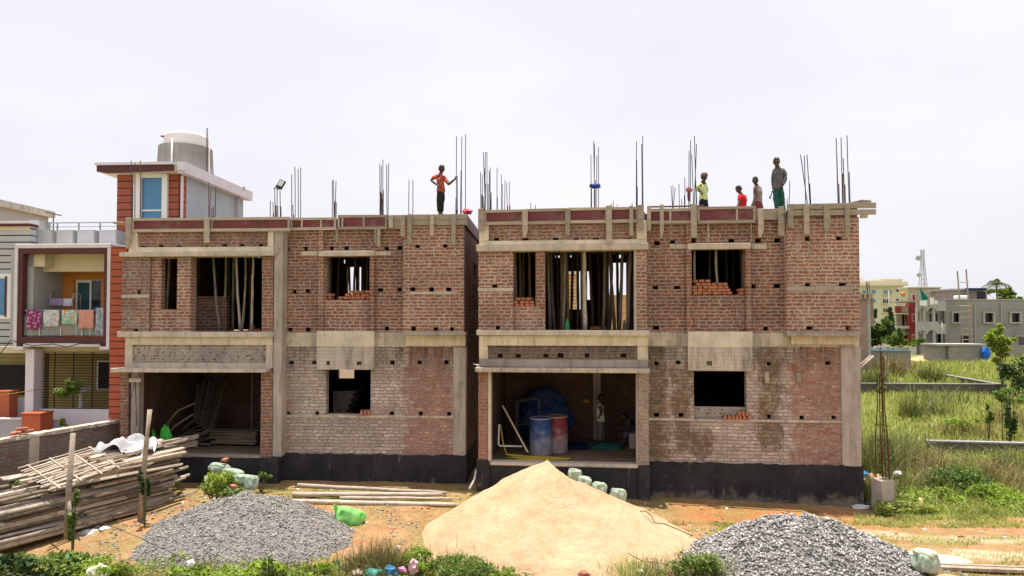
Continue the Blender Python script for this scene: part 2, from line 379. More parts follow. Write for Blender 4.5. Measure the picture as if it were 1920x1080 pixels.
# ---------------------------------------------------------------- ground: one sheet to the horizon
def axis(lo, hi, step, far, g=1.28):
    a = list(np.arange(lo, hi+1e-6, step)); s = step; v = hi; pos = []
    while v < far: s *= g; v += s; pos.append(v)
    s = step; v = lo; neg = []
    while v > -far: s *= g; v -= s; neg.append(v)
    return np.array(neg[::-1]+a+pos)
def groundmat():
    g = NT('ground_soil'); o = g.xyz()
    x, y = o[0], o[1]
    n1 = g.noise(.8, None, 6, .65); n2 = g.noise(3.5, None, 6, .7); n3 = g.noise(22, None, 4, .7)
    soil = g.mix(g.ramp(n2, .3, .7), (.36, .175, .08), (.6, .35, .19))
    # orange cut of earth in front of the right-hand house, pale wheel tracks below it
    def band(yc, hw, slope, amp=.5):
        yy = g.math('SUBTRACT', g.math('ADD', y, g.math('MULTIPLY', x, slope)), yc)
        yy = g.math('ADD', yy, g.ramp(n1, .25, .75, -amp, amp)); return g.ramp(g.math('ABSOLUTE', yy), hw*.5, hw*1.2, 1, 0)
    red = g.math('MULTIPLY', band(-1.35, .9, .0, .3), g.ramp(x, 1.4, 2.6)); red = g.math('MULTIPLY', red, g.ramp(x, 5.0, 8.2, 1, 0))
    soil = g.mix(red, soil, g.mix(g.ramp(n3, .3, .7), (.38, .125, .04), (.62, .27, .12)))
    tr = g.math('MULTIPLY', g.math('MAXIMUM', band(-2.35, .3, .0, .22), band(-3.4, .3, 0, .3)), g.ramp(x, 3.5, 5.5)); soil = g.mix(tr, soil, (.72, .52, .35))
    # green where grass roots
    gr = g.ramp(g.math('ADD', n1, g.math('MULTIPLY', n2, .35)), .58, .78)
    gb = g.math('MULTIPLY', band(-1.6, .8, 0, .5), g.ramp(x, -.3, .3, 1, 0)); gr = g.math('MULTIPLY', g.math('MAXIMUM', g.math('MULTIPLY', gr, .7), g.math('MULTIPLY', gb, .6)), g.ramp(n3, .25, .6, .45, 1))
    lawn = g.math('MULTIPLY', g.ramp(x, 7.4, 8.6), g.ramp(g.math('ADD', y, g.ramp(n1, .3, .7, -.5, .5)), -.9, -.3)); gr = g.math('MAXIMUM', gr, g.math('MULTIPLY', lawn, .93))
    front = g.ramp(g.math('ADD', y, g.ramp(n1, .3, .7, -.5, .5)), -6.2, -5.4, .85, 0); gr = g.math('MAXIMUM', gr, front)
    green = g.mix(g.ramp(n2, .3, .7), (.12, .15, .035), (.30, .30, .1))
    c = g.mix(gr, soil, green)
    c = g.mix(g.math('MULTIPLY', g.ramp(g.noise(14, None, 5, .8), .62, .68), .6), c, (.62, .5, .4))
    c = g.mix(g.math('MULTIPLY', g.ramp(g.noise(1.9, g.vmath('ADD', g.obj, (5, 2, 0)), 7, .8), .54, .64), .55), c, (.3, .15, .07)); c = g.hue(c, g.ramp(n3, .3, .7, .7, 1.22))
    c = g.hue(c, g.ramp(g.noise(90, None, 2), .3, .7, .85, 1.12))
    g.bump(g.math('ADD', g.math('MULTIPLY', n2, 2), n3), .05); return g.done(c, .95, spec=.1)
xs = axis(-14, 14, .16, 1500); ys = axis(-9, 8, .16, 1500)
V = np.array([(x, y, gz(x, y)) for y in ys for x in xs]); nx = len(xs)
ii = np.arange(len(xs)-1); jj = np.arange(len(ys)-1); I, J = np.meshgrid(ii, jj); q = (J*nx+I).ravel()
tag(npmesh('ground', V, np.stack([q, q+1, q+nx+1, q+nx], 1), groundmat(), smooth=True), kind='structure')
# ---------------------------------------------------------------- the two brick houses
PH = lambda F, pts, Y, w=.12, h=.1: [((lambda c: (c[0]-w*R.uniform(.7, 1.3)/2, c[0]+w*R.uniform(.8, 1.2)/2, c[1]-h*R.uniform(.8, 1.1)/2, c[1]+h*R.uniform(.8, 1.3)/2))(F.hit(px, py, Y))) for px, py in pts]
def house(F, label, lev): return thing('unfinished_brick_house', label, 'house', F.w(0, 0, 0), F.a)
def plinth(b, name, x0, x1, ztop, y, t, jag=.02, z0=-.15):
    m = MB(); n = max(2, int((x1-x0)/.12)); pts = [(x0, z0)]+[(x1, z0)]
    top = [(x0+(x1-x0)*i/n, ztop+R.uniform(-jag, jag)) for i in range(n+1)]
    m.prism([(x0, z0), (x1, z0)]+top[::-1], y, y+t); return m.build(name, M['black'], b)
def P1(b, name, mat, x0, x1, y0, y1, z0, z1, bev=.008):
    m = MB(); m.box(x0, x1, y0, y1, z0, z1, jit=.006); return m.build(name, M[mat] if isinstance(mat, str) else mat, b, bevel=bev)
HR = house(FR, 'red brick two-storey house shell behind the sand heap, two drums in its open bay', None)
HL = house(FL, 'red brick two-storey house shell next to the painted house, old planks in its open bay', None)
def rr(F, x0, x1, y0, y1, Y): return F.r4(x0, x1, y0, y1, Y)
# shared levels
ZP, ZB0, ZB1, ZR0, ZR1 = 1.0, 3.93, 4.30, 7.06, 7.34
def build_right():
    F, b = FR, HR
    YA = -.55
    xa0, xa1 = F.hit(897, 540, YA)[0], F.hit(1213, 540, YA)[0]
    xe = F.hit(1613, 700, 0)[0]; xc = F.hit(1476, 560, -.3)[0]; xcc = F.hit(1577, 760, 0)[0]
    xb0 = xa1-.02
    # lower storey, flat part
    w = rr(F, 1301, 1400, 696, 785, 0)
    hl = PH(F, [(1231, 681), (1272, 680), (1441, 682), (1552, 681), (1231, 778), (1278, 778), (1442, 782), (1503, 783), (1564, 783)], 0)
    m = MB(); m.wall(xb0, xcc, ZP-.1, ZB0, 0, .25, [w]+hl); m.build('wall', M['lowerR'], b)
    wz = rr(F, 1301, 1400, 696, 764, 0)
    P1(b, 'window_sill_wall', 'chip', w[0], w[1], .1, .24, w[2], wz[2])
    zs = F.hit(1350, 787, 0)[1]
    m = MB()
    for x0, x1 in ((xb0, w[0]), (w[0], w[1]), (w[1], xcc)): m.box(x0, x1, -.025, .02, zs-.045, zs+.02+R.uniform(-.01, .01), jit=.008)
    m.build('sill_band', M['conc_band'], b, bevel=.008)
    P1(b, 'column', 'conc_col', xcc, xe, -.04, .3, ZP-.05, ZB0, .02)
    P1(b, 'concrete_band', 'conc_band', xb0, xe-.02, -.015, .3, ZB0, ZB1-.02)
    h = rr(F, 1290, 1411, 622, 695, -.14); z_m = F.hit(1350, 651, -.14)[1]
    m = MB(); hh = PH(F, [(1330, 682)], -.14); m.wall(h[0], h[1], h[2], z_m, -.14, .12, hh); m.build('window_hood', M['conc_hood'], b)
    P1(b, 'hood_top', 'conc_w', h[0]-.004, h[1]+.004, -.15, -.016, z_m, h[3])
    # upper storey: middle
    wu = rr(F, 1297, 1396, 467, 553, 0)
    hu = PH(F, [(1232, 456), (1261, 455), (1300, 452), (1372, 451), (1420, 451), (1459, 451), (1229, 539), (1270, 539), (1412, 537), (1458, 536), (1230, 615), (1436, 616)], 0, .15)
    m = MB(); m.wall(xb0, xc, ZB1-.02, ZR0+.04, 0, .25, [wu]+hu); m.build('wall', M['brick_mid'], b)
    l = rr(F, 1289, 1408, 456, 467, -.13)
    P1(b, 'lintel', 'conc_lintel', l[0], l[1], -.13, -.003, l[2], l[3])
    for a, c in ((1256, 1288), (1409, 1438)):
        l2 = rr(F, a, c, 457, 467, -.02); P1(b, 'lintel_end', 'conc_lintel', l2[0], l2[1], -.02, .02, l2[2]+.005, l2[3])
    zt = l[2]
    for a, c in ((1287, 1297), (1399, 1409)):
        s_ = rr(F, a, c, 468, 620, -.12); P1(b, 'window_jamb', 'brick_orange', s_[0], s_[1], -.12, -.003, ZB1-.01, zt)
    s_ = rr(F, 1287, 1296, 420, 455, -.12); P1(b, 'window_jamb', 'brick_orange', s_[0], s_[1], -.12, -.003, l[3], ZR0-.05)
    # upper storey: projecting room at the right end
    hc = PH(F, [(1514, 448), (1574, 447), (1515, 534), (1580, 534), (1519, 615), (1591, 615)], -.3, .14)
    x1e = F.hit(1612, 540, -.3)[0]
    bz = rr(F, 1476, 1612, 537, 545, -.3)
    m = MB(); m.wall(xc, x1e, ZB1, ZR0+.04, -.3, .25, hc); m.build('projecting_wall', M['brick'], b)
    P1(b, 'tie_band', 'conc_grey', xc+.0, x1e-.15, -.312, -.28, bz[2], bz[3], .01)
    m = MB(); m.wall(-.26, 8.4, ZB1, ZR0, -x1e, .24); o = m.build('side_wall', M['brick'], b); o.rotation_euler = (0, 0, rad(90)); o.location = (0, 0, 0)
    m = MB(); m.box(xc, xc+.2, -.06, .0, ZB1, ZR0); m.build('return_wall', M['brick'], b)
    m = MB(); m.box(xe-.26, xe-.02, .3, 8.4, 0, ZB1); m.build('side_wall', M['brick_mid'], b)
    lg = rr(F, 1477, 1614, 620, 631, -.36); P1(b, 'ledge', 'conc_grey', lg[0], lg[1], -.36, 0.3, lg[2], ZB1)
    P1(b, 'ledge_beam', 'conc_yel', F.hit(1484, 640, -.1)[0], F.hit(1604, 640, -.1)[0], -.12, -.016, ZB0+.06, lg[2])
    # bay with the balcony and the open store below
    x = lambda px, py=540, Y=YA: F.hit(px, py, Y)[0]; z = lambda py, px=1050, Y=YA: F.hit(px, py, Y)[1]
    ztl, zbl = z(458), z(470)
    zf = z(619); zf2 = z(629)
    b1 = (x(1022), x(1191), zf, zbl); b2 = (x(963), x(1004), z(575, 980), zbl)
    wl = F.hit(962, 540, YA)[0]
    m = MB(); m.wall(xa0, wl, zf, zbl, YA, .3, PH(F, [(927, 537), (933, 615)], YA, .14)); m.build('wall', M['brick'], b)
    m = MB(); m.wall(wl, x(1022, 540, YA+.12), zf, zbl, YA+.12, .2, [rr(F, 963, 1004, 471, 575, YA+.12)]); m.build('wall', M['brick'], b)
    P1(b, 'brick_pier', 'brick_orange', x(1005), x(1022), YA, YA+.115, z(575, 1010), zbl)
    P1(b, 'brick_pier', 'brick', x(1193), xa1, YA, YA+.3, zf, zbl)
    P1(b, 'door_jamb', 'conc_lintel', x(1190)-.01, x(1193), YA-.01, YA+.25, zf, zbl)
    g_ = rr(F, 896, 961, 540, 546, YA); P1(b, 'tie_band', 'conc_lintel', g_[0], wl, YA-.012, YA+.02, g_[2], g_[3])
    P1(b, 'lintel', 'conc_lintel', xa0-.04, xa1+.03, YA-.1, YA+.25, zbl, ztl)
    P1(b, 'roof_beam', 'conc_w', xa0+.02, xa1, YA+.02, YA+.25, ztl, z(450))
    P1(b, 'roof_column', 'conc_w', xa0+.02, x(916), YA, YA+.24, z(450), ZR0)
    P1(b, 'roof_column', 'conc_w', x(1194), xa1, YA, YA+.24, z(450), ZR0)
    m = MB(); m.wall(x(916), x(1194), z(450), ZR0, YA+.04, .2, PH(F, [(930, 450), (984.5, 450), (1041, 450), (1080, 450), (1118, 450), (1176, 450)], YA+.04, .15)); m.build('parapet_wall', M['brick_band'], b)
    P1(b, 'ledge', 'conc', xa0-.03, xa1+.05, YA-.12, YA+.3, zf2, zf)
    zb = z(648)
    P1(b, 'beam', 'conc_yel', xa0+.02, xa1+.02, YA-.02, YA+.28, zb, zf2)
    zc = z(674); zd = z(689); ze = z(697)
    m = MB(); m.wall(x(915), x(1195), zc, zb, YA+.02, .2, PH(F, [(937, 667), (971, 667), (1024, 667), (1051, 667), (1100, 667), (1170, 667)], YA+.02, .13)); m.build('parapet_wall', brickmat('brick_old_band', (.2, .085, .06), (.28, .14, .1), (.25, .2, .16), smear=.9, streak=.8, ztop=4.1, zlen=.5), b)
    P1(b, 'column_stub', 'conc_yel', xa0+.02, x(915), YA, YA+.26, zc, zb)
    P1(b, 'column_stub', 'conc_yel', x(1195), xa1+.02, YA, YA+.26, zc, zb)
    P1(b, 'beam', 'conc_grey', xa0+.02, xa1+.02, YA-.01, YA+.27, zd, zc)
    P1(b, 'sunshade', 'conc_hood', xa0-.04, xa1+.04, YA-.28, YA+.27, ze, zd)
    P1(b, 'brick_pier', brickmat('brick_pier', (.34, .12, .075), (.42, .19, .12), (.34, .26, .2), smear=.45), xa0, x(915), YA, YA+.3, z(862, 906), ze)
    P1(b, 'column', 'conc_w', x(915)+.0, x(920), YA+.02, YA+.25, ZP, ze)
    P1(b, 'brick_pier', 'pier_old', x(1196), xa1+.03, YA, YA+.35, z(873, 1204), ze)
    P1(b, 'column', 'conc_grey', x(1192), x(1196), YA+.02, YA+.25, ZP, ze)
    P1(b, 'floor_edge', 'conc_lintel', x(918), x(1196), YA-.0, YA+.3, ZP-.06, ZP+.03, .02)
    # plinth
    plinth(b, 'plinth', x(918), x(1196), ZP-.06, YA+.04, .25)
    plinth(b, 'plinth', xa0-.04, x(918), z(863, 908), YA-.03, .3); plinth(b, 'plinth', x(1196), xa1+.05, z(874, 1205), YA-.03, .35)
    plinth(b, 'plinth', xb0+.05, xe+.03, ZP+.02, -.05, .3)
    m = MB(); m.box(xe-.25, xe+.02, .24, 8.4, -.1, ZP); m.build('plinth', M['black'], b)
    # floors, roof, inner and rear walls
    m = MB(); m.box(xa0+.02, xe-.27, .255, 8.3, ZP-.2, ZP-.01); m.box(xa0+.02, xa1-.03, YA+.302, .253, ZP-.2, ZP-.01); m.build('floor_slab', M['floor'], b)
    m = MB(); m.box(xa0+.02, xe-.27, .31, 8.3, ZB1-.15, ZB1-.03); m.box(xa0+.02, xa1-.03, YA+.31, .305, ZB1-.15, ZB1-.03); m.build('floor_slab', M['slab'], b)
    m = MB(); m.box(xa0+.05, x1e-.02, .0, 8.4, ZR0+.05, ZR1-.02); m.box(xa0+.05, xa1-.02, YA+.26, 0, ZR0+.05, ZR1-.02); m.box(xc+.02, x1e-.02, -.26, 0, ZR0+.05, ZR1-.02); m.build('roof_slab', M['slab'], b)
    q = lambda a, c, d, e: rr(F, a, c, d, e, 8.3)
    ho = [q(1066, 1088, 508, 580), q(1101, 1107, 508, 562), q(1041, 1049, 476, 483), q(1069, 1075, 476, 482), q(1142, 1178, 492, 620), q(1161, 1168, 476, 484)]
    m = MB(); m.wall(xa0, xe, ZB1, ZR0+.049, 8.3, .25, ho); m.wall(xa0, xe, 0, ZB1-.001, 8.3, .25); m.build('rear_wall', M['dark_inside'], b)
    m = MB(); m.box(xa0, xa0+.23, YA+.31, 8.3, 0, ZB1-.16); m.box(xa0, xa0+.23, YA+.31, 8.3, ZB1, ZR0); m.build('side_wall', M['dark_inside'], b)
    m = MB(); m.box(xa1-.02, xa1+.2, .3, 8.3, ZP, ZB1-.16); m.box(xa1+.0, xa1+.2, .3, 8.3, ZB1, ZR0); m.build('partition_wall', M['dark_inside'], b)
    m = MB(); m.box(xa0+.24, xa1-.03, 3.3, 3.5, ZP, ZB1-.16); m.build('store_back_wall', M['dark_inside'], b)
    m = MB(); m.box(F.hit(1112, 700, 3.3)[0], F.hit(1126, 700, 3.3)[0], 3.2, 3.296, ZP, ZB1-.16); m.build('column', M['conc_grey'], b)
    return dict(xa0=xa0, xa1=xa1, xe=xe, xc=xc, YA=YA, x1e=x1e)
RB = build_right()
def build_left():
    F, b = FL, HL
    YA = -.35
    xr_ = F.hit(873, 640, 0)[0]
    x = lambda px, py=540, Y=0: F.hit(px, py, Y)[0]; z = lambda py, px=640, Y=0: F.hit(px, py, Y)[1]
    xm = x(530); xcol = x(850, 740); xc = x(756, 540, -.3)
    ZPL = z(853, 700); zb0, zb1 = z(650), z(622)
    w = rr(F, 611, 695, 690, 777, 0)
    hl = PH(F, [(546, 680), (588, 680), (736, 680), (786, 680), (837, 680), (540, 775), (594, 775), (735, 775), (788, 776), (841, 776)], 0)
    m = MB(); m.wall(xm, xcol, ZPL-.1, zb0, 0, .25, [w]+hl); m.build('wall', M['lowerL'], b)
    zs = z(780)
    P1(b, 'sill_band', 'conc_band', xm+.01, xcol, -.02, .02, zs-.04, zs+.02)
    P1(b, 'column', 'conc_col', xcol, xr_+.02, -.04, .3, ZPL-.05, zb0, .02)
    P1(b, 'concrete_band', 'conc_band', xm, xr_, -.015, .3, zb0, zb1-.02)
    h = rr(F, 594, 701, 621, 693, -.14); zm = z(650, 650, -.14)
    m = MB(); m.wall(h[0], h[1], h[2], zm, -.14, .12, PH(F, [(615, 681), (673, 681)], -.14)); m.build('window_hood', M['conc_hood'], b)
    P1(b, 'hood_top', 'conc_w', h[0]-.004, h[1]+.004, -.15, -.016, zm, h[3])
    wu = rr(F, 612, 693, 481, 562, 0)
    hu = PH(F, [(540, 467), (573, 467), (621, 466), (649, 466), (724, 466), (750, 465), (551, 547), (577, 546), (714, 543), (749, 543), (543, 618), (577, 618), (725, 617)], 0, .13)
    m = MB(); m.wall(xm, xc, zb1-.02, ZR0+.04, 0, .25, [wu]+hu); m.build('wall', M['brick_mid'], b)
    l = rr(F, 597, 701, 470, 480, -.13); P1(b, 'lintel', 'conc_lintel', l[0], l[1], -.13, -.003, l[2], l[3])
    for a, c in ((565, 596), (702, 733)):
        l2 = rr(F, a, c, 471, 479, -.02); P1(b, 'lintel_end', 'conc_lintel', l2[0], l2[1], -.02, .02, l2[2], l2[3])
    for a, c in ((596, 606), (693, 701)):
        s_ = rr(F, a, c, 481, 620, -.12); P1(b, 'window_jamb', 'brick_orange', s_[0], s_[1], -.12, -.003, zb1-.01, l[2])
    s_ = rr(F, 597, 605, 435, 468, -.12); P1(b, 'window_jamb', 'brick', s_[0], s_[1], -.12, -.003, l[3], ZR0-.05)
    s_ = rr(F, 606, 693, 562, 620, -.03); P1(b, 'window_apron', 'brick', s_[0]+.004, s_[1]-.004, -.03, -.003, zb1-.01, s_[3])
    x1e = x(870, 540, -.3)
    bz = rr(F, 768, 857, 547, 552, -.3)
    m = MB(); m.wall(xc, x1e, zb1, ZR0+.04, -.3, .25, PH(F, [(783, 462), (834, 461), (774, 543), (809, 543), (841, 543), (775, 617), (817, 617), (848, 617)], -.3, .12)); m.build('projecting_wall', M['brick'], b)
    P1(b, 'tie_band', 'conc_lintel', bz[0], bz[1], -.312, -.28, bz[2], bz[3], .01)
    m = MB(); m.wall(-.05, 8.4, zb1, ZR0, -x1e, .24, [(2.0, 2.9, 4.9, 6.3), (.6, .72, 6.4, .5+6), (.5, .62, 5.3, 5.42)]); o = m.build('side_wall', M['brick_mid'], b); o.rotation_euler = (0, 0, rad(90))
    m = MB(); m.box(x1e-.24, x1e, -.05, .02, zb1, ZR0); m.build('return_wall', M['brick_mid'], b)
    m = MB(); m.box(xr_-.26, xr_, .3, 8.4, 0, zb1-.02); m.build('side_wall', M['lowerL'], b)
    lg = rr(F, 755, 873, 622, 629, -.36); P1(b, 'ledge', 'conc_grey', lg[0], lg[1], -.36, .3, lg[2], zb1)
    P1(b, 'ledge_beam', 'conc_yel', x(761, 640, -.1), x(873, 640, -.1), -.12, -.016, zb0+.03, lg[2])
    # bay at the left
    x = lambda px, py=540, Y=YA: F.hit(px, py, Y)[0]; z = lambda py, px=380, Y=YA: F.hit(px, py, Y)[1]
    xa0, xa1 = x(228), x(512)
    ztl, zbl, zf, zf2, zb, zd, ze = z(472), z(481), z(622), z(632), z(647), z(690), z(697)
    P1(b, 'column', 'conc_col', xa1, x(529), YA+.02, .3, ZPL-.02, ZR0, .02)
    wl = x(302)
    m = MB(); m.wall(xa0, x(280), zf, zbl, YA, .3, PH(F, [(260, 548), (255, 620)], YA, .13)); m.build('wall', brickmat('brick_lime_run', RED1, (.4, .15, .09), (.34, .29, .25), smear=.75), b)
    m = MB(); m.wall(x(280), x(357), zf, zbl, YA+.12, .2, [rr(F, 302, 332, 484, 580, YA+.12)]); m.build('wall', M['brick'], b)
    P1(b, 'brick_pier', 'brick', x(332), x(357), YA, YA+.115, z(622), zbl)
    m = MB(); m.wall(x(335, 540, 1.2), x(425, 540, 1.2), zb1-.02, z(556, 390, 1.2), 1.2, .2); m.build('balcony_wall', M['brick_mid'], b)
    P1(b, 'brick_pier', 'brick_orange', x(491), x(512), YA, YA+.3, zf, zbl)
    g_ = rr(F, 226, 302, 553, 558, YA); P1(b, 'tie_band', 'conc_lintel', xa0, x(280), YA-.012, YA+.02, g_[2], g_[3])
    P1(b, 'lintel', 'conc_lintel', xa0-.02, x(516), YA-.1, YA+.25, zbl, ztl)
    P1(b, 'roof_beam', 'conc_w', x(250), xa1, YA+.01, YA+.25, ztl, z(463))
    m = MB(); m.prism([(x(240), ztl), (x(258), ztl), (x(256), z(440)), (x(247), ZR0), (x(240), ZR0)], YA, YA+.2); m.build('roof_column', M['conc_w'], b)
    P1(b, 'roof_column', 'conc_w', x(501), xa1, YA, YA+.24, z(463), ZR0)
    hz = PH(F, [(269, 464), (302, 463), (335.5, 463), (387, 463), (421, 462), (454, 461), (488, 461)], YA+.04, .13)
    zz = min(h[2] for h in hz)-.02
    m = MB(); m.wall(x(252), x(501), z(463)-.06, ZR0, YA+.04, .2, hz); m.build('parapet_wall', M['brick_band'], b)
    P1(b, 'ledge', 'conc', xa0-.04, x(515), YA-.12, YA+.3, zf2, zf)
    P1(b, 'beam', 'conc_yel', x(237), xa1, YA-.02, YA+.28, zb, zf2)
    P1(b, 'plaster_panel', 'chip', x(250), x(500), YA+.03, YA+.25, z(680), zb)
    m = MB(); m.box(x(236), x(250), YA, YA+.26, zd, zb); m.box(x(500), xa1-.002, YA, YA+.26, zd, zb); m.box(x(250), x(500), YA-.0, YA+.26, zd, z(680)); m.build('panel_border', M['conc'], b)
    P1(b, 'sunshade', 'conc', x(222), x(508), YA-.3, YA+.27, ze, zd)
    P1(b, 'brick_pier', 'brick_orange', xa0, x(243), YA, YA+.3, ZPL-.1, ze)
    P1(b, 'column', 'conc_grey', x(246), x(261), YA+.05, YA+.28, ZPL-.1, ze)
    P1(b, 'brick_pier', 'brick_orange', x(491), xa1, YA, YA+.3, ZPL-.05, ze)
    P1(b, 'floor_edge', 'conc_grey', x(243), x(491), YA+.02, YA+.3, ZPL-.05, ZPL+.01)
    plinth(b, 'plinth', x(225), x(491), ZPL-.05, YA+.0, .28); plinth(b, 'plinth', x(491), x(525), ZPL-.03, YA-.05, .35)
    plinth(b, 'plinth', xm-.05, xr_+.03, ZPL+.02, -.05, .3)
    m = MB(); m.box(xr_-.25, xr_+.02, .24, 8.4, -.1, ZPL); m.build('plinth', M['black'], b)
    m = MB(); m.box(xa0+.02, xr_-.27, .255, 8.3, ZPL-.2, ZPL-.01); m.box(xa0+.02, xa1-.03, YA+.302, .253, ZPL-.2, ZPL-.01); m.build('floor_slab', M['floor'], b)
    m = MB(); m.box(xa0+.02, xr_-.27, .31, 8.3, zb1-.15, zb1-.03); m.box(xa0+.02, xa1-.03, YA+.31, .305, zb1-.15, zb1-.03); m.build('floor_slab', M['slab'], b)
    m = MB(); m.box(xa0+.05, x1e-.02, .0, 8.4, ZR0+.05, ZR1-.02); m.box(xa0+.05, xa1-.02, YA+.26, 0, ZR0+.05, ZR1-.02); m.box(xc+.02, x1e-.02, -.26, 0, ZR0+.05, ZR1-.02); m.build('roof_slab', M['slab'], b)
    q = lambda a, c, d, e: rr(F, a, c, d, e, 8.3)
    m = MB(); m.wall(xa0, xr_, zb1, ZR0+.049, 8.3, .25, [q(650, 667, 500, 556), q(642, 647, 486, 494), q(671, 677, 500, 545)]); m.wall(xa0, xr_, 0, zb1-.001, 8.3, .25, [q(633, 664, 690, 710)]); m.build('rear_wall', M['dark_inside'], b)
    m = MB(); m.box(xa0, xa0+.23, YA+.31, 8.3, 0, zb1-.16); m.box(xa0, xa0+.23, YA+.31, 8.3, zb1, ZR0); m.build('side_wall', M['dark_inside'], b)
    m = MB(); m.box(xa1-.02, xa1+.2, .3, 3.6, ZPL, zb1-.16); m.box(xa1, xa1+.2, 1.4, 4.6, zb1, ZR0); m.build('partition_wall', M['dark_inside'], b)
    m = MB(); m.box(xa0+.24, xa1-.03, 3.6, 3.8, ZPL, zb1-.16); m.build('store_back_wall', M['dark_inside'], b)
    # stair seen through the lower window
    m = MB(); xs0, xs1 = F.hit(628, 740, 3.0)[0], F.hit(662, 740, 3.0)[0]
    xl_ = F.hit(624, 740, 2.6)[0]
    for i in range(9):
        xx = F.hit(633+i*4.2, 740, 2.6)[0]; zz = ZPL+.05+i*.165; m.box(xl_, xx, 2.6, 3.4, zz, zz+.06); m.box(xl_, xx-.1, 2.64, 3.4, zz-.11, zz-.001)
    m.build('staircase', M['conc'], b)
    return dict(xa0=xa0, xa1=xa1, xr=xr_, xc=xc, YA=YA, x1e=x1e, ZPL=ZPL)
LB = build_left()
# ---------------------------------------------------------------- shuttering along the roof edges
ORD = ['first', 'second', 'third', 'fourth', 'fifth', 'sixth', 'seventh', 'eighth', 'ninth', 'tenth', 'eleventh', 'twelfth', 'thirteenth', 'fourteenth', 'fifteenth', 'sixteenth', 'seventeenth', 'eighteenth', 'nineteenth']
def panel(F, x0, x1, y0, y1, reds, Y, label):
    a, b_, z0, z1 = rr(F, x0, x1, y0, y1, Y)
    c = F.w(a, Y, z0); t = thing('roof_formwork', label, 'formwork panel', c, F.a, 'red framed shuttering panels')
    L, H = b_-a, z1-z0; m = MB(); k = .075
    m.box(0, L, 0, .06, H-k*.9, H, jit=.006); m.box(0, L, -.002, .058, 0, k, jit=.006)
    xs_ = sorted({0.0, L-.06}|{F.hit(p, (y0+y1)/2, Y)[0]-a for p in reds})
    m.build('frame', M['timberh'], t)
    for xx in xs_:
        if 0 <= xx <= L-.05:
            m = MB(); m.box(xx, xx+.05, .004, .056, k, H-k*.9); m.build('stud', M['timber'], t)
    m = MB(); m.box(.03, L-.03, .03, .05, k*.7, H-k*.7); m.build('sheet', M['ply'], t)
LNAME = 'left brick house'; RNAME = 'right brick house'
YF = {'L': LB['YA']-.1, 'R': RB['YA']-.1}
panel(FL, 247, 543, 408, 434, [383, 395], LB['YA']-.06, 'longest red shuttering panel at the left end of the left brick house roof edge')
panel(FL, 545, 630, 408, 431, [564, 600], -.16, 'short red shuttering panel beside the floodlight rods on the left brick house')
panel(FL, 633, 726, 403, 430, [640, 680], -.16, 'red shuttering panel above the upper window of the left brick house')
panel(FR, 908, 982, 393, 421, [], RB['YA']-.06, 'red shuttering panel at the left end of the right brick house roof edge')
panel(FR, 984, 1064, 391, 420, [], RB['YA']-.06, 'red shuttering panel second from the left end of the right brick house')
panel(FR, 1066, 1139, 389, 418, [], RB['YA']-.06, 'pale-splashed red shuttering panel left of the longest board over the wide balcony opening')
panel(FR, 1141, 1197, 388, 417, [], RB['YA']-.06, 'red shuttering panel between the longest board and the bay corner')
panel(FR, 1214, 1306, 391, 419, [1255], -.16, 'red shuttering panel below the man in the yellow shirt')
panel(FR, 1308, 1417, 387, 418, [1380], -.2, 'red shuttering panel below the person in the red shirt')
def plank(F, x0, x1, y0, y1, Y, label, tilt=0, name='shuttering_plank', group='horizontal planks along the roof edges', mat='timberh', th=.035):
    a, b_, z0, z1 = rr(F, x0, x1, y0, y1, Y)
    m = MB(); H = z1-z0; m.box(0, b_-a, 0, th, 0, H, jit=.006); o = m.build(name, M[mat], bevel=.004); o.location = F.w(a, Y, z0); o.rotation_euler = (0, tilt, F.a)
    tag(o, label, 'plank', group)
plank(FL, 729, 762, 403, 429, -.16, 'short wide shuttering plank between red panels and end planks on left house')
plank(FL, 762, 876, 402, 412, -.36, 'upper shuttering plank under the boy at the right end of the left house')
plank(FL, 762, 876, 412.5, 422, -.36, 'lower shuttering plank under the boy at the right end of the left house')
plank(FR, 1417, 1466, 391, 412, -.16, 'wide shuttering plank under the man in the grey shirt')
plank(FR, 1480, 1643, 381, 391, -.36, 'upper plank sticking out past the right end of the right brick house')
plank(FR, 1480, 1643, 393, 403, -.36, 'lower plank sticking out past the right end of the right brick house')
def aslab(a, b, w, h, name, mat, label, cat, group=None, up=Vector((0, 0, 1))):
    a, b = Vector(a), Vector(b); m = MB(); m.bar(a, b, w, h, up); o = m.build(name, M[mat], origin=(a+b)/2, bevel=.004); return tag(o, label, cat, group)
aslab(FR.w(FR.hit(1463, 402, -.2)[0], -.2, FR.hit(1463, 402, -.2)[1]), FR.w(FR.hit(1482, 391, -.42)[0], -.42, FR.hit(1482, 391, -.42)[1]), .05, .16, 'shuttering_plank', 'timberh', 'short tilted plank bridging the step in front of the grey-shirted man', 'plank', 'horizontal planks along the roof edges', Vector((0, 1, 0)))
aslab(FR.w(FR.hit(1600, 383, .6)[0], .6, FR.hit(1600, 383, .6)[1]), FR.w(FR.hit(1625, 378, .2)[0], .2, FR.hit(1625, 377, .2)[1]), .3, .06, 'wooden_block', 'timber', 'short timber block lying behind the overhanging plank ends', 'timber block')
aslab(FR.w(FR.hit(1613, 405, -.3)[0], -.3, FR.hit(1618, 406, -.3)[1]), FR.w(FR.hit(1626, 405, -.3)[0], -.3, FR.hit(1618, 406, -.3)[1]), .08, .07, 'wooden_block', 'plank_b', 'brown wooden block hanging under the overhanging plank ends', 'timber block')
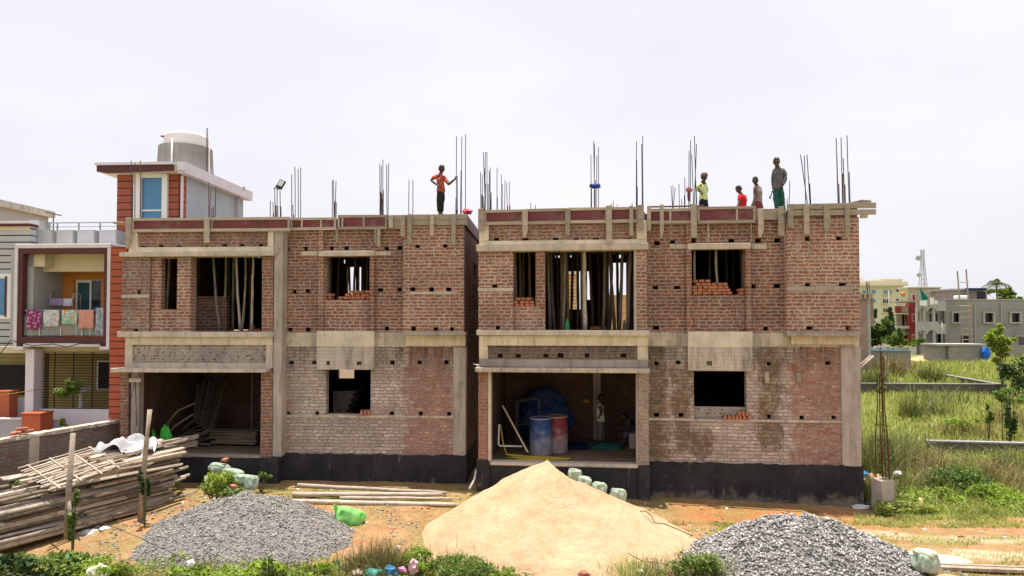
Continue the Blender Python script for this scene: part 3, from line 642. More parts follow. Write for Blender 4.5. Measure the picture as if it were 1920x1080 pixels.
def vboards(F, lst, side, Yf):
    for i, (x0, x1, y0, y1, ta, Y) in enumerate(lst):
        a, b_, z0, z1 = rr(F, x0, x1, y0, y1, Y); w = b_-a; H = z1-z0; th = R.uniform(.03, .045)
        e = R.uniform(-.01, .01)
        if ta: pts = [(w*.15*R.random(), 0), (w*.55, 0), (w+e, H*.25), (w, H), (0, H), (0, H*.1)]
        else: pts = [(e, R.uniform(0, .02)), (w+e, R.uniform(0, .02)), (w, H), (0, H-R.uniform(0, .015))]
        m = MB(); m.prism(pts, 0, th); o = m.build('upright_board', M['timber'], bevel=.003); o.location = F.w(a, Y-.05, z0); o.rotation_euler = (rad(R.uniform(-1.2, 1.2)), 0, F.a)
        w_ = 'pointed' if ta else ('narrow' if (x1-x0) < 5 else 'upright')
        tag(o, f'{w_} weathered board, {ORD[i]} upright from the left on the {side} roof edge', 'board', 'upright boards clamping the roof shuttering')
LY, RY = LB['YA']-.07, RB['YA']-.07
vboards(FL, [(237, 247, 408, 466, 1, LY), (384, 394, 409, 457, 0, LY), (529, 533, 432, 450, 0, -.12), (630, 634, 430, 455, 0, -.1), (702, 706, 430, 458, 0, -.1), (707, 714, 430, 464, 0, -.12), (729, 737, 404, 428, 0, -.2), (752, 760, 403, 445, 0, -.38), (765, 773, 402, 458, 0, -.4), (807, 814, 402, 443, 0, -.4), (847, 855, 401, 461, 0, -.4)], LNAME, 0)
vboards(FR, [(897, 908, 391, 435, 0, RY), (980, 990, 393, 446, 1, RY), (1060, 1069, 391, 442, 0, RY), (1136, 1147, 385, 458, 0, RY), (1180, 1187, 386, 443, 0, RY), (1196, 1207, 384, 434, 0, RY), (1213, 1220, 386, 433, 0, -.2), (1237, 1244, 384, 446, 1, -.2), (1295, 1306, 382, 446, 0, -.24), (1326, 1329, 418, 456, 0, -.1), (1407, 1409, 418, 455, 0, -.1), (1421, 1431, 391, 445, 1, -.24), (1459, 1470, 387, 443, 0, -.24), (1477, 1487, 383, 428, 0, -.4), (1506, 1516, 384, 440, 0, -.4), (1544, 1556, 384, 434, 1, -.4), (1584, 1593, 382, 448, 1, -.4)], RNAME, 0)
aslab(FL.w(FL.hit(219, 419, -.4)[0], -.4, FL.hit(219, 419, -.4)[1]), FL.w(FL.hit(238, 419, -.4)[0], -.4, FL.hit(238, 419, -.4)[1]), .05, .36, 'shuttering_plank', 'timberh', 'short grey plank end at the far left roof corner', 'plank', None, Vector((0, 1, 0)))
# inner face of formwork on the left house seen along the gap
m = MB(); m.box(0, .03, 0, 4.5, -.33, 0); o = m.build('side_shuttering', M['ply'], origin=None); o.location = FL.w(LB['x1e']+.02, -.3, ZR1+.06); o.rotation_euler = (0, 0, FL.a)
tag(o, 'dark red shuttering board running back along the gap between the houses', 'formwork panel')
# thin rails lying on the right roof
aslab(FR.w(FR.hit(1215, 388, .6)[0], .6, FR.hit(1215, 388, .6)[1]), FR.w(FR.hit(1320, 386, .6)[0], .6, FR.hit(1320, 386, .6)[1]), .04, .04, 'rail_pole', 'steel_pink', 'thin pinkish pole lying along the roof edge left of the yellow-shirted man', 'pole')
# ---------------------------------------------------------------- starter bars
def rebars(F, bars, Y, label, spread=.25, zb=7.2, pink=.15, r=.011, cat='rebar'):
    X0 = sum(F.hit(b[0], 390, Y)[0] for b in bars)/len(bars)
    t = thing('rebar_cluster', label, cat, F.w(X0, Y, zb), F.a, 'steel starter bars on the roofs')
    for i, b in enumerate(bars):
        px, top = b[0], b[1]; bx = b[2] if len(b) > 2 else px+R.uniform(-1.5, 1.5)
        yy = Y+(spread*((i*7) % 3)/2)
        x1, z1 = F.hit(px, top, yy); x0, _ = F.hit(bx, 390, yy)
        m = MB(); lap = R.random() < .4
        m.tube([(x0-X0, yy-Y, 0), (x0-X0+(x1-x0)*.5+R.uniform(-.008, .008), yy-Y, (z1-zb)*.5), (x1-X0, yy-Y, z1-zb)], r, 6)
        if lap: m.tube([(x0-X0+.025, yy-Y+.01, 0), (x0-X0+.022+(x1-x0)*.5, yy-Y, (z1-zb)*.55)], r, 6)
        m.build('bar', M['steel_pink'] if R.random() < pink else M['steel'], t)
    return t
rebars(FL, [(246, 301), (253, 305), (263, 301)], .2, 'three thin bars in front of the red striped stair tower')
rebars(FL, [(391, 342), (394, 355), (397, 390), (400, 388), (405, 350)], .2, 'dark bars in front of the grey stair tower side wall')
rebars(FL, [(507, 377), (512, 379), (515, 351), (520, 355), (525, 357)], .35, 'bars carrying the black floodlight')
rebars(FL, [(547, 327), (549, 384), (553, 313), (559, 317), (564, 314)], .4, 'starter bars just right of the floodlight')
rebars(FL, [(623, 338), (625, 337), (630, 340)], .6, 'pair of pale thin bars on the middle of the left house roof')
rebars(FL, [(712, 307), (715, 311), (718, 299), (717, 372), (725, 309), (729, 306)], .5, 'tall starter bars above the third red shuttering panel of the left house', pink=.3)
rebars(FL, [(767, 337), (774, 337)], .8, 'two short bars left of the boy in the orange shirt', pink=.6)
rebars(FL, [(856, 256, 856), (855, 370), (866, 256, 865), (864.5, 320), (873, 252, 873)], .35, 'three tall bars that the boy in the orange shirt holds', .12, pink=0)
rebars(FR, [(901, 322), (904, 328), (906, 285, 911), (910, 285, 908), (909, 315), (913, 285), (917, 320), (919, 314)], .2, 'crossed starter bars at the left corner of the right house')
rebars(FR, [(932, 314), (940, 327), (942, 345), (947, 338), (950, 343), (955, 340)], 2.5, 'row of shorter bars right of the left corner bars on the right house', .5, pink=.3)
rebars(FR, [(995, 380), (1004, 384)], 2.5, 'two barely visible bar tips above the second red panel')
rebars(FR, [(1108, 290), (1113, 265, 1116), (1115, 270), (1119, 292), (1122, 275)], .6, 'bars with a blue cloth tied round them')
rebars(FR, [(1147, 381), (1150, 376), (1157, 382), (1185, 380)], 5, 'faint bar tips right of the bars with the blue cloth', .5)
rebars(FR, [(1193.5, 265), (1194, 300), (1203, 270), (1205, 255)], .1, 'four tall straight bars at the bay corner of the right house', .12, pink=0)
rebars(FR, [(1292, 283), (1295, 263, 1293), (1297, 290, 1301), (1302, 255, 1306), (1306, 270, 1300), (1304, 330, 1308)], .35, 'leaning bars beside the man in the yellow shirt', pink=.2)
rebars(FR, [(1258, 348, 1265), (1266, 352, 1257), (1262, 347, 1261)], 3.5, 'three short bars crossed like a tripod on the right house roof', .3)
rebars(FR, [(1273, 345), (1278, 373), (1284, 333), (1283, 367)], 2.5, 'thin bars between the crossed bars and the tied pink cloth', .4, pink=.6)
rebars(FR, [(1470, 362), (1476, 373), (1481, 339, 1478)], 3, 'three thin bars right behind the man in the grey shirt', .4)
rebars(FR, [(1501, 290, 1517), (1508, 292, 1511), (1513, 290, 1520)], .3, 'leaning starter bars right of the man in the grey shirt', .2)
rebars(FR, [(1568, 259, 1572), (1569, 293, 1573), (1577, 258, 1580), (1581, 297, 1584), (1588, 254, 1593)], .3, 'tall starter bars at the right end of the right house', .2)
# floodlight, cloths
def blob(name, mat, c, s, amp=.25, fr=3, sub=3, seed=0, parent=None, flat=False):
    bm = bmesh.new(); bmesh.ops.create_icosphere(bm, subdivisions=sub, radius=1)
    for v in bm.verts:
        n = mnoise.noise(v.co*fr+Vector((seed*3.1, seed, 0)))+.5*mnoise.noise(v.co*fr*2.3+Vector((seed, 0, 5)))
        v.co = Vector((v.co.x*s[0], v.co.y*s[1], v.co.z*s[2]))*(1+amp*n)
    me = bpy.data.meshes.new(name); bm.to_mesh(me); bm.free(); me.materials.append(mat)
    me.polygons.foreach_set('use_smooth', [not flat]*len(me.polygons))
    o = bpy.data.objects.new(name, me); C.objects.link(o); o.location = c; o.parent = parent; return o
M['blue'] = simple('blue_cloth', (.02, .06, .3), .8, .4, 8); M['pinkc'] = simple('pink_cloth', (.5, .18, .2), .85, .5, 9, dirt=(.15, .02, .05))
M['redc'] = simple('red_cloth', (.6, .05, .08), .85, .5, 25, dirt=(.75, .5, .5), dirta=.8)
def rp(F, px, py, Y): x, z = F.hit(px, py, Y); return F.w(x, Y, z)
tag(blob('cloth', M['blue'], rp(FR, 1116, 349, .65), (.14, .09, .06), .6, 3, 3, 2), 'blue cloth knotted round starter bars on the right house roof', 'cloth')
t = thing('hanging_cloth', 'pink cloth bundle with a hanging end tied to a starter bar', 'cloth', rp(FR, 1291.5, 356, .4))
blob('bundle', M['pinkc'], (0, 0, 0), (.075, .06, .08), .35, 3, 3, 5, t); blob('loose_end', simple('dark_pink', (.25, .04, .08), .9), (.0, 0, -.16), (.04, .03, .13), .3, 3, 3, 6, t)
tag(blob('cloth', M['redc'], rp(FL, 876, 397, .1), (.12, .1, .08), .6, 2.5, 3, 8), 'red and white checked cloth lying at the right end of the left roof', 'cloth')
M['blackp'] = simple('black_housing', (.015, .015, .017), .5, .2); M['lamp'] = simple('lamp_glass', (.42, .42, .42), .25, .1, spec=.6)
fl = thing('floodlight', 'black square floodlight tilted up on thin bars', 'floodlight', rp(FL, 526, 346, .35), FL.a)
m = MB(); Mx = Matrix.Rotation(rad(22), 4, 'Y') @ Matrix.Rotation(rad(-20), 4, 'X'); m.box(-.09, .09, -.03, .04, -.13, .14, Mx); m.build('housing', M['blackp'], fl, bevel=.01)
m = MB(); m.box(-.07, .07, -.036, -.031, -.06, .115, Mx); m.build('glass', M['lamp'], fl)
m = MB(); m.tube([(-.2, 0, -.1), (-.08, 0, -.13), (.03, 0, -.12)], .012); m.build('bracket', M['blackp'], fl)
# ---------------------------------------------------------------- props inside the upper rooms
def props(F, lst, label, zt=7.1, mat='bamboo', r=.035, z0=None, name='bamboo_prop'):
    for px, pxb, Y in lst:
        m = MB(); zb_ = ZB1-.03 if z0 is None else z0; xt = F.hit(px, 475, Y)[0]; xb = F.hit(pxb, 615, Y)[0]
        n = 9; pts = []; k = R.uniform(-.05, .05)
        for i in range(n):
            t = i/(n-1); pts.append((xb+(xt-xb)*t+k*math.sin(math.pi*t)+R.uniform(-.008, .008), 0, (zt-zb_)*t))
        rs = [r*(1.12-.25*i/(n-1))*(1.08 if i % 2 else .97) for i in range(n)]
        X0 = pts[0][0]; m.tube([(p[0]-X0, R.uniform(-.01, .01), p[2]) for p in pts], rs, 8)
        o = m.build(name, M[mat], smooth=True); o.location = F.w(X0, Y, zb_); o.rotation_euler = (0, 0, F.a)
        tag(o, label, 'bamboo prop', label.replace('one of the ', ''))
props(FL, [(398, 412, .9), (423, 418, 1.3), (439, 436, 1.8), (443, 451, .5), (460, 454, 1.2), (476, 472, .3)], 'one of the bamboo props in the big upper opening of the left house')
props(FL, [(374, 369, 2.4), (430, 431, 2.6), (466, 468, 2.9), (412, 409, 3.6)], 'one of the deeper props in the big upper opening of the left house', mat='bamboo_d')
props(FL, [(316, 309, .5)], 'single bamboo prop in the narrow upper opening of the left house')
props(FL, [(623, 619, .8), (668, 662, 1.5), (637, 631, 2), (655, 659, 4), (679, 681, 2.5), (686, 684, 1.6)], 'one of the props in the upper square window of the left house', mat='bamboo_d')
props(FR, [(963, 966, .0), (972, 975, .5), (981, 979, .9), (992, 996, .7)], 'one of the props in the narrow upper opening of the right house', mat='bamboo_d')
props(FR, [(1096, 1097, .0)], 'thickest pale bamboo prop in the middle of the wide balcony opening', r=.05)
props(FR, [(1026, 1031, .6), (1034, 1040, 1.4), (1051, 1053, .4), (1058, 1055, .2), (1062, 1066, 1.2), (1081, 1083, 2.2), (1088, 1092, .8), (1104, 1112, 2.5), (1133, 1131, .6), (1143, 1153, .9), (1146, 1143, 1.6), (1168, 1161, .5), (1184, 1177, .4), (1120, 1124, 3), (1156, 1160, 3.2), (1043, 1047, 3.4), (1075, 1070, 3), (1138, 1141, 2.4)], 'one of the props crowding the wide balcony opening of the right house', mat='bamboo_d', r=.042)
props(FR, [(1301, 1306, .35), (1342, 1351, .5)], 'one of the pale props in the upper square window of the right house')
props(FR, [(1332, 1327, 1.6), (1386, 1390, 1.0), (1360, 1365, 2.2), (1375, 1377, 2.8)], 'one of the dim props in the upper square window of the right house', mat='bamboo_d')
m = MB()
for i in range(6): m.box(-.45+i*.12-.05*0, .3-i*.02, 0, .3, i*.1, i*.1+.1) if 0 else None
# loose bricks
bm_ = MB(); bm_.box(-.055, .055, -.11, .11, 0, .07, jit=.004)
BR0 = bm_.build('loose_brick', M['loose'], bevel=.006); _br = [BR0]
def brick(loc, rz, label, group, rx=0, ry=0):
    if _br: o = _br.pop()
    else: o = BR0.copy(); C.objects.link(o)
    o.location = loc; o.rotation_euler = (rx, ry, rz); o['label'] = label; o['category'] = 'brick'; o['group'] = group
    return o
def stack(F, px0, px1, py, rows, Y, label, up=False, dz=.075):
    x0, z0 = F.hit(px0, py, Y); x1, _ = F.hit(px1, py, Y)
    for j, (a, b_) in enumerate(rows):
        xa, xb = x0+(x1-x0)*a, x0+(x1-x0)*b_; n = max(1, int((xb-xa)/(.118 if not up else .085)))
        for i in range(n):
            wob = R.uniform(-.16, .16); lastrow = j == len(rows)-1
            x = xa+(i+.5)*(xb-xa)/n
            if up: brick(F.w(x, Y+R.uniform(-.02, .02), z0+.056+j*.112), F.a+wob, label, label.replace('loose brick', 'loose bricks'), ry=rad(90))
            else: brick(F.w(x, Y+.1+R.uniform(-.03, .03), z0+j*dz+(.01 if lastrow else 0)), F.a+wob+(R.uniform(-.6, .6) if lastrow else 0), label, label.replace('loose brick', 'loose bricks'), ry=R.uniform(-.15, .15) if lastrow else 0)
stack(FR, 1298, 1372, 552.5, [(0, 1), (.0, .98), (.0, .93), (.1, .9), (.05, .5)], .03, 'loose brick in the heap on the upper square window sill of the right house')
stack(FR, 1385, 1394, 552.5, [(0, 1), (.1, .9)], .03, 'loose brick in the small pile at the right of the upper square sill')
stack(FR, 963, 1003, 575, [(0, 1), (0, 1), (.1, .9)], RB['YA']+.13, 'loose brick on the sill of the narrow upper opening of the right house')
stack(FL, 635, 693, 561, [(0, 1), (.2, 1), (.35, 1)], .03, 'loose brick on the upper square window sill of the left house')
stack(FL, 613, 621, 561, [(0, 1), (0, 1)], .03, 'loose brick at the left end of the upper sill of the left house')
stack(FL, 674, 694, 776.5, [(0, 1)], .03, 'loose brick on the lower window sill of the left house', up=True)
stack(FR, 1352, 1403, 786, [(0, 1), (.55, .95)], .02, 'loose brick standing on the lower window sill of the right house', up=True)
stack(FL, 463, 489, 621.5, [(0, 1), (.1, .6)], .6, 'loose brick at the foot of the props in the left house')
stack(FR, 1110, 1135, 618, [(0, 1)], .8, 'loose brick at the foot of the props in the right house balcony')
for px, nm in ((1438, 'left'), (1497.5, 'right')):
    a, b_, z0, z1 = rr(FR, px-4, px+4, 698, 719, -.03); m = MB(); m.box(-.05, .05, -.03, .0, 0, z1-z0); m.box(-.05, .05, -.05, -.031, (z1-z0)*.1, (z1-z0)*.55)
    o = m.build('wooden_cleat', M['timber'], bevel=.004); o.location = FR.w((a+b_)/2, -.005, z0); tag(o, f'small pale board fixed to the lower wall right of the window, the {nm} one', 'board')
# ---------------------------------------------------------------- people
def skinmesh(verts, edges, radii, roots, sub=2):
    me = bpy.data.meshes.new('tmp'); me.from_pydata([tuple(v) for v in verts], edges, []); me.update()
    o = bpy.data.objects.new('tmp', me); C.objects.link(o)
    md = o.modifiers.new('s', 'SKIN'); md.use_smooth_shade = True; md.branch_smoothing = .6
    for i, r in enumerate(radii):
        sv = me.skin_vertices[0].data[i]; sv.radius = (r, r) if not isinstance(r, tuple) else r; sv.use_root = i in roots
    ms = o.modifiers.new('b', 'SUBSURF'); ms.levels = sub; ms.render_levels = sub
    bpy.context.view_layer.update(); dg = bpy.context.evaluated_depsgraph_get()
    r = bpy.data.meshes.new_from_object(o.evaluated_get(dg)); bpy.data.objects.remove(o); bpy.data.meshes.remove(me); return r
def joinme(name, meshes, mats, parent):
    bm = bmesh.new()
    for me, mi in meshes:
        n = len(bm.faces); bm.from_mesh(me); bm.faces.ensure_lookup_table()
        for f in bm.faces[n:]: f.material_index = mi; f.smooth = True
    out = bpy.data.meshes.new(name); bm.to_mesh(out); bm.free()
    for m_ in mats: out.materials.append(m_)
    o = bpy.data.objects.new(name, out); C.objects.link(o); o.parent = parent; return o
def fold(me, seed):
    for v in me.vertices:
        n = mnoise.noise(Vector((v.co.x*14+seed, v.co.y*14, v.co.z*9)))+.5*mnoise.noise(Vector((v.co.x*30, v.co.y*30+seed, v.co.z*24)))
        v.co += v.normal*n*.016
def headmesh(c, f, s=1.0, pitch=0):
    """head with jaw, nose, ears, brow; c centre, f facing (unit, horizontal)"""
    bm = bmesh.new(); bmesh.ops.create_uvsphere(bm, u_segments=24, v_segments=18, radius=1)
    for v in bm.verts:
        x, y, z = v.co   # local: +y is the face
        w = .072; d = .092; h = .115
        k = 1.0
        if z < -.1: k = 1-.42*(-z-.1)**1.1; y = y+(.18*(-z-.1) if y > 0 else .1*(-z))
        X, Y, Z = x*w*k, y*d*(k if y < 0 else k*.98), z*h
        if y > .6 and abs(x) < .24 and -.42 < z < .12: Y += .022*(1-abs(x)/.24)*(1-abs(z+.25)/.4 if z > -.42 else 0)
        if y > .55 and .02 < z < .22 and .15 < abs(x) < .6: Y -= .009
        if y > .5 and abs(z+.52) < .07 and abs(x) < .35: Y += .005
        if abs(x) > .93 and abs(z) < .2: X *= 1.17
        v.co = (X, Y, Z)
    me = bpy.data.meshes.new('h')
    q_ = Vector((0, 1, 0)).rotation_difference(Vector(f)).to_matrix().to_4x4()
    Mt = Matrix.Translation(c) @ q_ @ Matrix.Rotation(pitch, 4, 'X') @ Matrix.Scale(s, 4)
    bm.transform(Mt); bm.to_mesh(me); bm.free(); return me, Mt
def skinmat(): return simple('skin_brown', (.085, .04, .025), .55, .15, 8, spec=.35)
M['skin'] = skinmat(); M['hair'] = simple('black_hair', (.006, .005, .005), .5, .3, 30, spec=.4); M['eye'] = simple('eye_dark', (.02, .015, .015), .2, .1)
M['eyew'] = simple('eye_white', (.5, .47, .44), .4, .05)
def hand(vs, es, rs, roots, wrist, d, side, curl=.5, s=1.0):
    """five separate bent fingers growing from the palm; d = direction of the hand, side = thumb side"""
    d = d.normalized(); side = (side-d*side.dot(d)).normalized(); nrm = d.cross(side)
    for k, (off, L) in enumerate(((-.03, .058), (-.01, .07), (.01, .075), (.03, .068))):
        b = wrist+d*.075*s+side*off*s
        i = len(vs); a1 = (d*math.cos(curl)+nrm*math.sin(curl)); a2 = (d*math.cos(curl*2.2)+nrm*math.sin(curl*2.2))
        vs += [b-d*.02*s, b+d*.008*s, b+a1*L*.5*s, b+a1*L*.5*s+a2*L*.5*s]; rs += [.009*s, .0095*s, .0085*s, .0065*s]; es += [(i, i+1), (i+1, i+2), (i+2, i+3)]; roots.append(i)
    b = wrist+d*.03*s+side*.03*s; i = len(vs); td = (d*.6+side*.8+nrm*.25).normalized(); td2 = (d*.9+side*.3+nrm*.4).normalized()
    vs += [b-side*.01*s, b+td*.03*s, b+td*.03*s+td2*.03*s]; rs += [.011*s, .0105*s, .008*s]; es += [(i, i+1), (i+1, i+2)]; roots.append(i)
def person(label, dpt, J, face, top, bottom, sleeve=.5, s=1.0, shoes=True, hair='short', extras=None, gy=0, pitch=0, curl=(.6, .6), bare=False, kind='trousers', group=None):
    """J: joints as (px, py, depth offset m). built round the feet midpoint"""
    W_ = {k: D(v[0], v[1], dpt+(v[2] if len(v) > 2 else 0)) for k, v in J.items()}
    base = (W_['footL']+W_['footR'])/2
    base.z = min(W_['footL'].z, W_['footR'].z)-.03
    t = thing('person', label, 'person', base, 0, group)
    P = {k: v-base for k, v in W_.items()}
    f = (RT*face[0]-Vector((FW.x, FW.y, 0)).normalized()*face[1]).normalized()   # face[1]>0 looks at the camera
    vs, es, rs, roots = [], [], [], []
    def V(p, r): vs.append(Vector(p)); rs.append(r); return len(vs)-1
    pel = V(P['pelvis'], .1*s); roots.append(0)
    wa = V(P['pelvis'].lerp(P['chest'], .5), .095*s); es.append((pel, wa)); ch = V(P['chest'], .11*s); es.append((wa, ch))
    nk = V(P['neck'], .066*s); es.append((ch, nk)); hd = V(P['neck'].lerp(P['head'], .6), .066*s); es.append((nk, hd))
    for S in 'LR':
        a = V(P['sh'+S], .055*s); e = V(P['el'+S], .045*s); h_ = V(P['ha'+S], .03*s); dirh = (P['ha'+S]-P['el'+S]).normalized(); pm = V(P['ha'+S]+dirh*.055*s, .03*s)
        es += [(ch, a), (a, e), (e, h_), (h_, pm)]
    for S in 'LR':
        hp = V(P['hip'+S], .085*s); kn = V(P['kn'+S], .056*s); an = V(P['foot'+S]+Vector((0, 0, .06)), .038*s)
        toe = V(P['foot'+S]+f*.15*s+Vector((0, 0, .0)), .032*s); es += [(pel, hp), (hp, kn), (kn, an), (an, toe)]
    for q_, S in enumerate('LR'):
        dirh = (P['ha'+S]-P['el'+S]).normalized(); hand(vs, es, rs, roots, P['ha'+S]+dirh*.0, dirh, Vector((0, 0, 1)) if abs(dirh.z) < .7 else f, curl[q_], s)
    body = skinmesh(vs, es, rs, roots)
    hm, Mt = headmesh(P['head'], f, s*1.1, pitch)
    b = joinme('body', [(body, 0), (hm, 0)], [M['skin']], t)
    # eyes
    for k in (-1, 1):
        e = MB(); e.lathe([(.001, -.007), (.009, -.004), (.011, 0), (.009, .004), (.001, .007)], n=8); o = e.build('eye', M['eyew'], t, True); o.matrix_local = Mt @ Matrix.Translation((.028*k, .083, .013))
    # hair
    bm = bmesh.new(); bmesh.ops.create_uvsphere(bm, u_segments=24, v_segments=16, radius=1)
    for v in bm.verts:
        x, y, z = v.co; n = 1+.07*mnoise.noise(v.co*5+Vector((s*9, 0, 0)))
        lim = .28 if y > .2 else -.35
        if z < lim: z = lim+.3*(z-lim); n *= .93
        v.co = Vector((x*.083*n, (y*.103-.006)*n, z*.125*n+.006))
    bmesh.ops.delete(bm, geom=[v for v in bm.verts if v.co.z < (.035 if v.co.y > .045 else -.06)], context='VERTS')
    hme = bpy.data.meshes.new('hair'); bm.transform(Mt); bm.to_mesh(hme); bm.free(); hme.materials.append(M['hair']); hme.polygons.foreach_set('use_smooth', [True]*len(hme.polygons))
    ho = bpy.data.objects.new('hair', hme); C.objects.link(ho); ho.parent = t
    # clothes
    if top:
        vs2, es2, rs2 = [], [], []
        def U(p, r): vs2.append(Vector(p)); rs2.append(r); return len(vs2)-1
        a00 = U(P['pelvis']+Vector((0, 0, -.09)), .15*s); a0 = U(P['pelvis']+Vector((0, 0, .0)), .15*s); es2.append((a00, a0)); a1 = U(P['pelvis'].lerp(P['chest'], .5), .15*s); a2 = U(P['chest'], .168*s); a3 = U(P['chest'].lerp(P['neck'], .92), .078*s)
        es2 += [(a0, a1), (a1, a2), (a2, a3)]
        for S in 'LR':
            sh = U(P['sh'+S]*1.0, .08*s); es2.append((a2, sh))
            if sleeve > 0:
                el = P['el'+S]; ha = P['ha'+S]
                if sleeve <= .5: m1 = U(P['sh'+S].lerp(el, sleeve*1.7), .066*s); es2.append((sh, m1))
                else: m1 = U(el, .062*s); m2 = U(el.lerp(ha, (sleeve-.5)*1.85), .048*s); es2 += [(sh, m1), (m1, m2)]
        me = skinmesh(vs2, es2, rs2, [0]); fold(me, 1); joinme('shirt', [(me, 0)], [top], t)
    vs3, es3, rs3 = [], [], []
    def U3(p, r): vs3.append(Vector(p)); rs3.append(r); return len(vs3)-1
    c0 = U3(P['pelvis']+Vector((0, 0, .04)), .125*s); c1 = U3(P['pelvis']+Vector((0, 0, -.06)), .135*s); es3.append((c0, c1))
    for S in 'LR':
        hp = U3(P['hip'+S]+Vector((0, 0, -.06)), .11*s); kn = U3(P['kn'+S], .088*s if kind != 'lungi' else .14*s); es3 += [(c1, hp), (hp, kn)]
        if kind == 'trousers': an = U3(P['foot'+S]+Vector((0, 0, .1)), .072*s); es3.append((kn, an))
    me = skinmesh(vs3, es3, rs3, [0]); fold(me, 2); joinme('trousers' if kind == 'trousers' else 'wrapped_cloth', [(me, 0)], [bottom], t)
    return t, P, Mt
cl = lambda n, c, v=.35, d=None: simple(n, c, .9, v, 6, 60, dirt=d)
M['orange'] = cl('orange_shirt', (.5, .1, .06), .6)
person('boy in orange shirt and dark trousers holding a starter bar with one hand', 18.9,
    dict(head=(828.5, 317), neck=(826, 326), chest=(825, 336, 0), shL=(818.5, 329.5, -.06), elL=(807.5, 338, -.1), haL=(823, 349, -.2), shR=(832, 331, .1), elR=(841, 346, -.1), haR=(854, 335, -.45),
         pelvis=(827, 357), hipL=(823.5, 361, -.05), hipR=(830, 361, .06), knL=(824, 380, -.03), knR=(828.5, 379, .08), footL=(823.5, 405, 0), footR=(827.5, 405, .1)), (.85, .45), M['orange'], cl('dark_jeans', (.022, .025, .022), .6), .45, .86, curl=(.6, 1.3))
pt, P_, Mt = person('man in pale yellow shirt with a cloth wrapped round his head, hand on hip', 20,
    dict(head=(1320.5, 332.5), neck=(1318, 341.5), chest=(1318, 352), shL=(1312.5, 346, -.1), elL=(1307.5, 354.5, .1), haL=(1315.5, 361.5, -.15), shR=(1322.5, 347, .12), elR=(1325, 359, .15), haR=(1321, 368, .05),
         pelvis=(1319, 372), hipL=(1316, 375, -.05), hipR=(1322.5, 375, .06), knL=(1317.5, 394), knR=(1324, 394), footL=(1319, 423), footR=(1325, 423)), (.5, .87), cl('yellow_shirt', (.62, .7, .3), .15), cl('navy_trousers', (.012, .014, .03)), .75, .95)
bm = MB(); bm.lathe([(.05, .125), (.086, .1), (.094, .06), (.092, .03), (.085, .02)], n=20); o = bm.build('headcloth', simple('dull_pink_cloth', (.2, .12, .12), .9, .3, 20), pt, True); o.matrix_local = Mt @ Matrix.Scale(1.08, 4)
blob('scarf', simple('dark_scarf', (.05, .025, .03), .9), P_['neck'].lerp(P_['chest'], .25), (.085, .08, .07), .25, 4, 3, 3, pt)
pt, P_, Mt = person('boy in bright red shirt with head bent, seen from the chest up', 20.5,
    dict(head=(1385, 355.5), neck=(1388.5, 363.5), chest=(1391.5, 373), shL=(1387, 367, -.12), elL=(1386, 380, -.2), haL=(1381, 392, -.3), shR=(1396.5, 369, .1), elR=(1397.5, 383, .05), haR=(1396, 395, -.1),
         pelvis=(1392, 393), hipL=(1389, 396, -.05), hipR=(1396, 396, .06), knL=(1386, 410, -.25), knR=(1391, 412, -.2), footL=(1391, 430), footR=(1396, 430)), (-.9, .3), cl('red_shirt', (.75, .02, .03), .15), cl('black_trousers', (.015, .015, .018)), .42, .92, pitch=-.35)
pt, P_, Mt = person('shirt-wearing man in pink wrapped cloth standing left of the grey-shirted man', 20.3,
    dict(head=(1416, 339), neck=(1418, 347), chest=(1420, 357), shL=(1415, 351.5, -.1), elL=(1416.5, 365, -.15), haL=(1412.5, 379, -.25), shR=(1425, 352, .1), elR=(1427, 366, .15), haR=(1424, 378, .1),
         pelvis=(1421, 376), hipL=(1417.5, 380, -.05), hipR=(1424, 380, .06), knL=(1416, 397), knR=(1425, 397), footL=(1416.5, 428), footR=(1424, 428)), (-.6, .8), cl('grey_pink_shirt', (.3, .24, .22), .3), cl('pink_lungi', (.22, .05, .07), .4), .0, .95, kind='lungi')
pt, P_, Mt = person('tall man in grey long-sleeved shirt and green trousers facing the camera', 18.7,
    dict(head=(1456, 304), neck=(1457.5, 313.5), chest=(1460, 326), shL=(1452, 318.5, 0), elL=(1450, 334, .1), haL=(1449.5, 352, .15), shR=(1469, 318, 0), elR=(1472.5, 334, -.05), haR=(1466.5, 349, -.12),
         pelvis=(1458.5, 351), hipL=(1454, 355), hipR=(1463.5, 355), knL=(1457.5, 383), knR=(1466.5, 383), footL=(1459, 411), footR=(1470, 411)), (-.1, 1), cl('grey_shirt', (.13, .125, .13), .45), cl('green_trousers', (.02, .1, .08), .4), 1.0, 1.0)
m = MB(); m.tube([(0, 0, .0), (.02, 0, .09), (.07, 0, .14)], .012); m.tube([(0, 0, 0), (-.035, 0, -.05), (-.02, 0, -.1)], .02); o = m.build('hand_tool', M['blackp'], smooth=True); o.location = rp(FR, 1446, 366, 1.0)
tag(o, 'small dark hand tool held behind the leg of the grey-shirted man', 'tool')
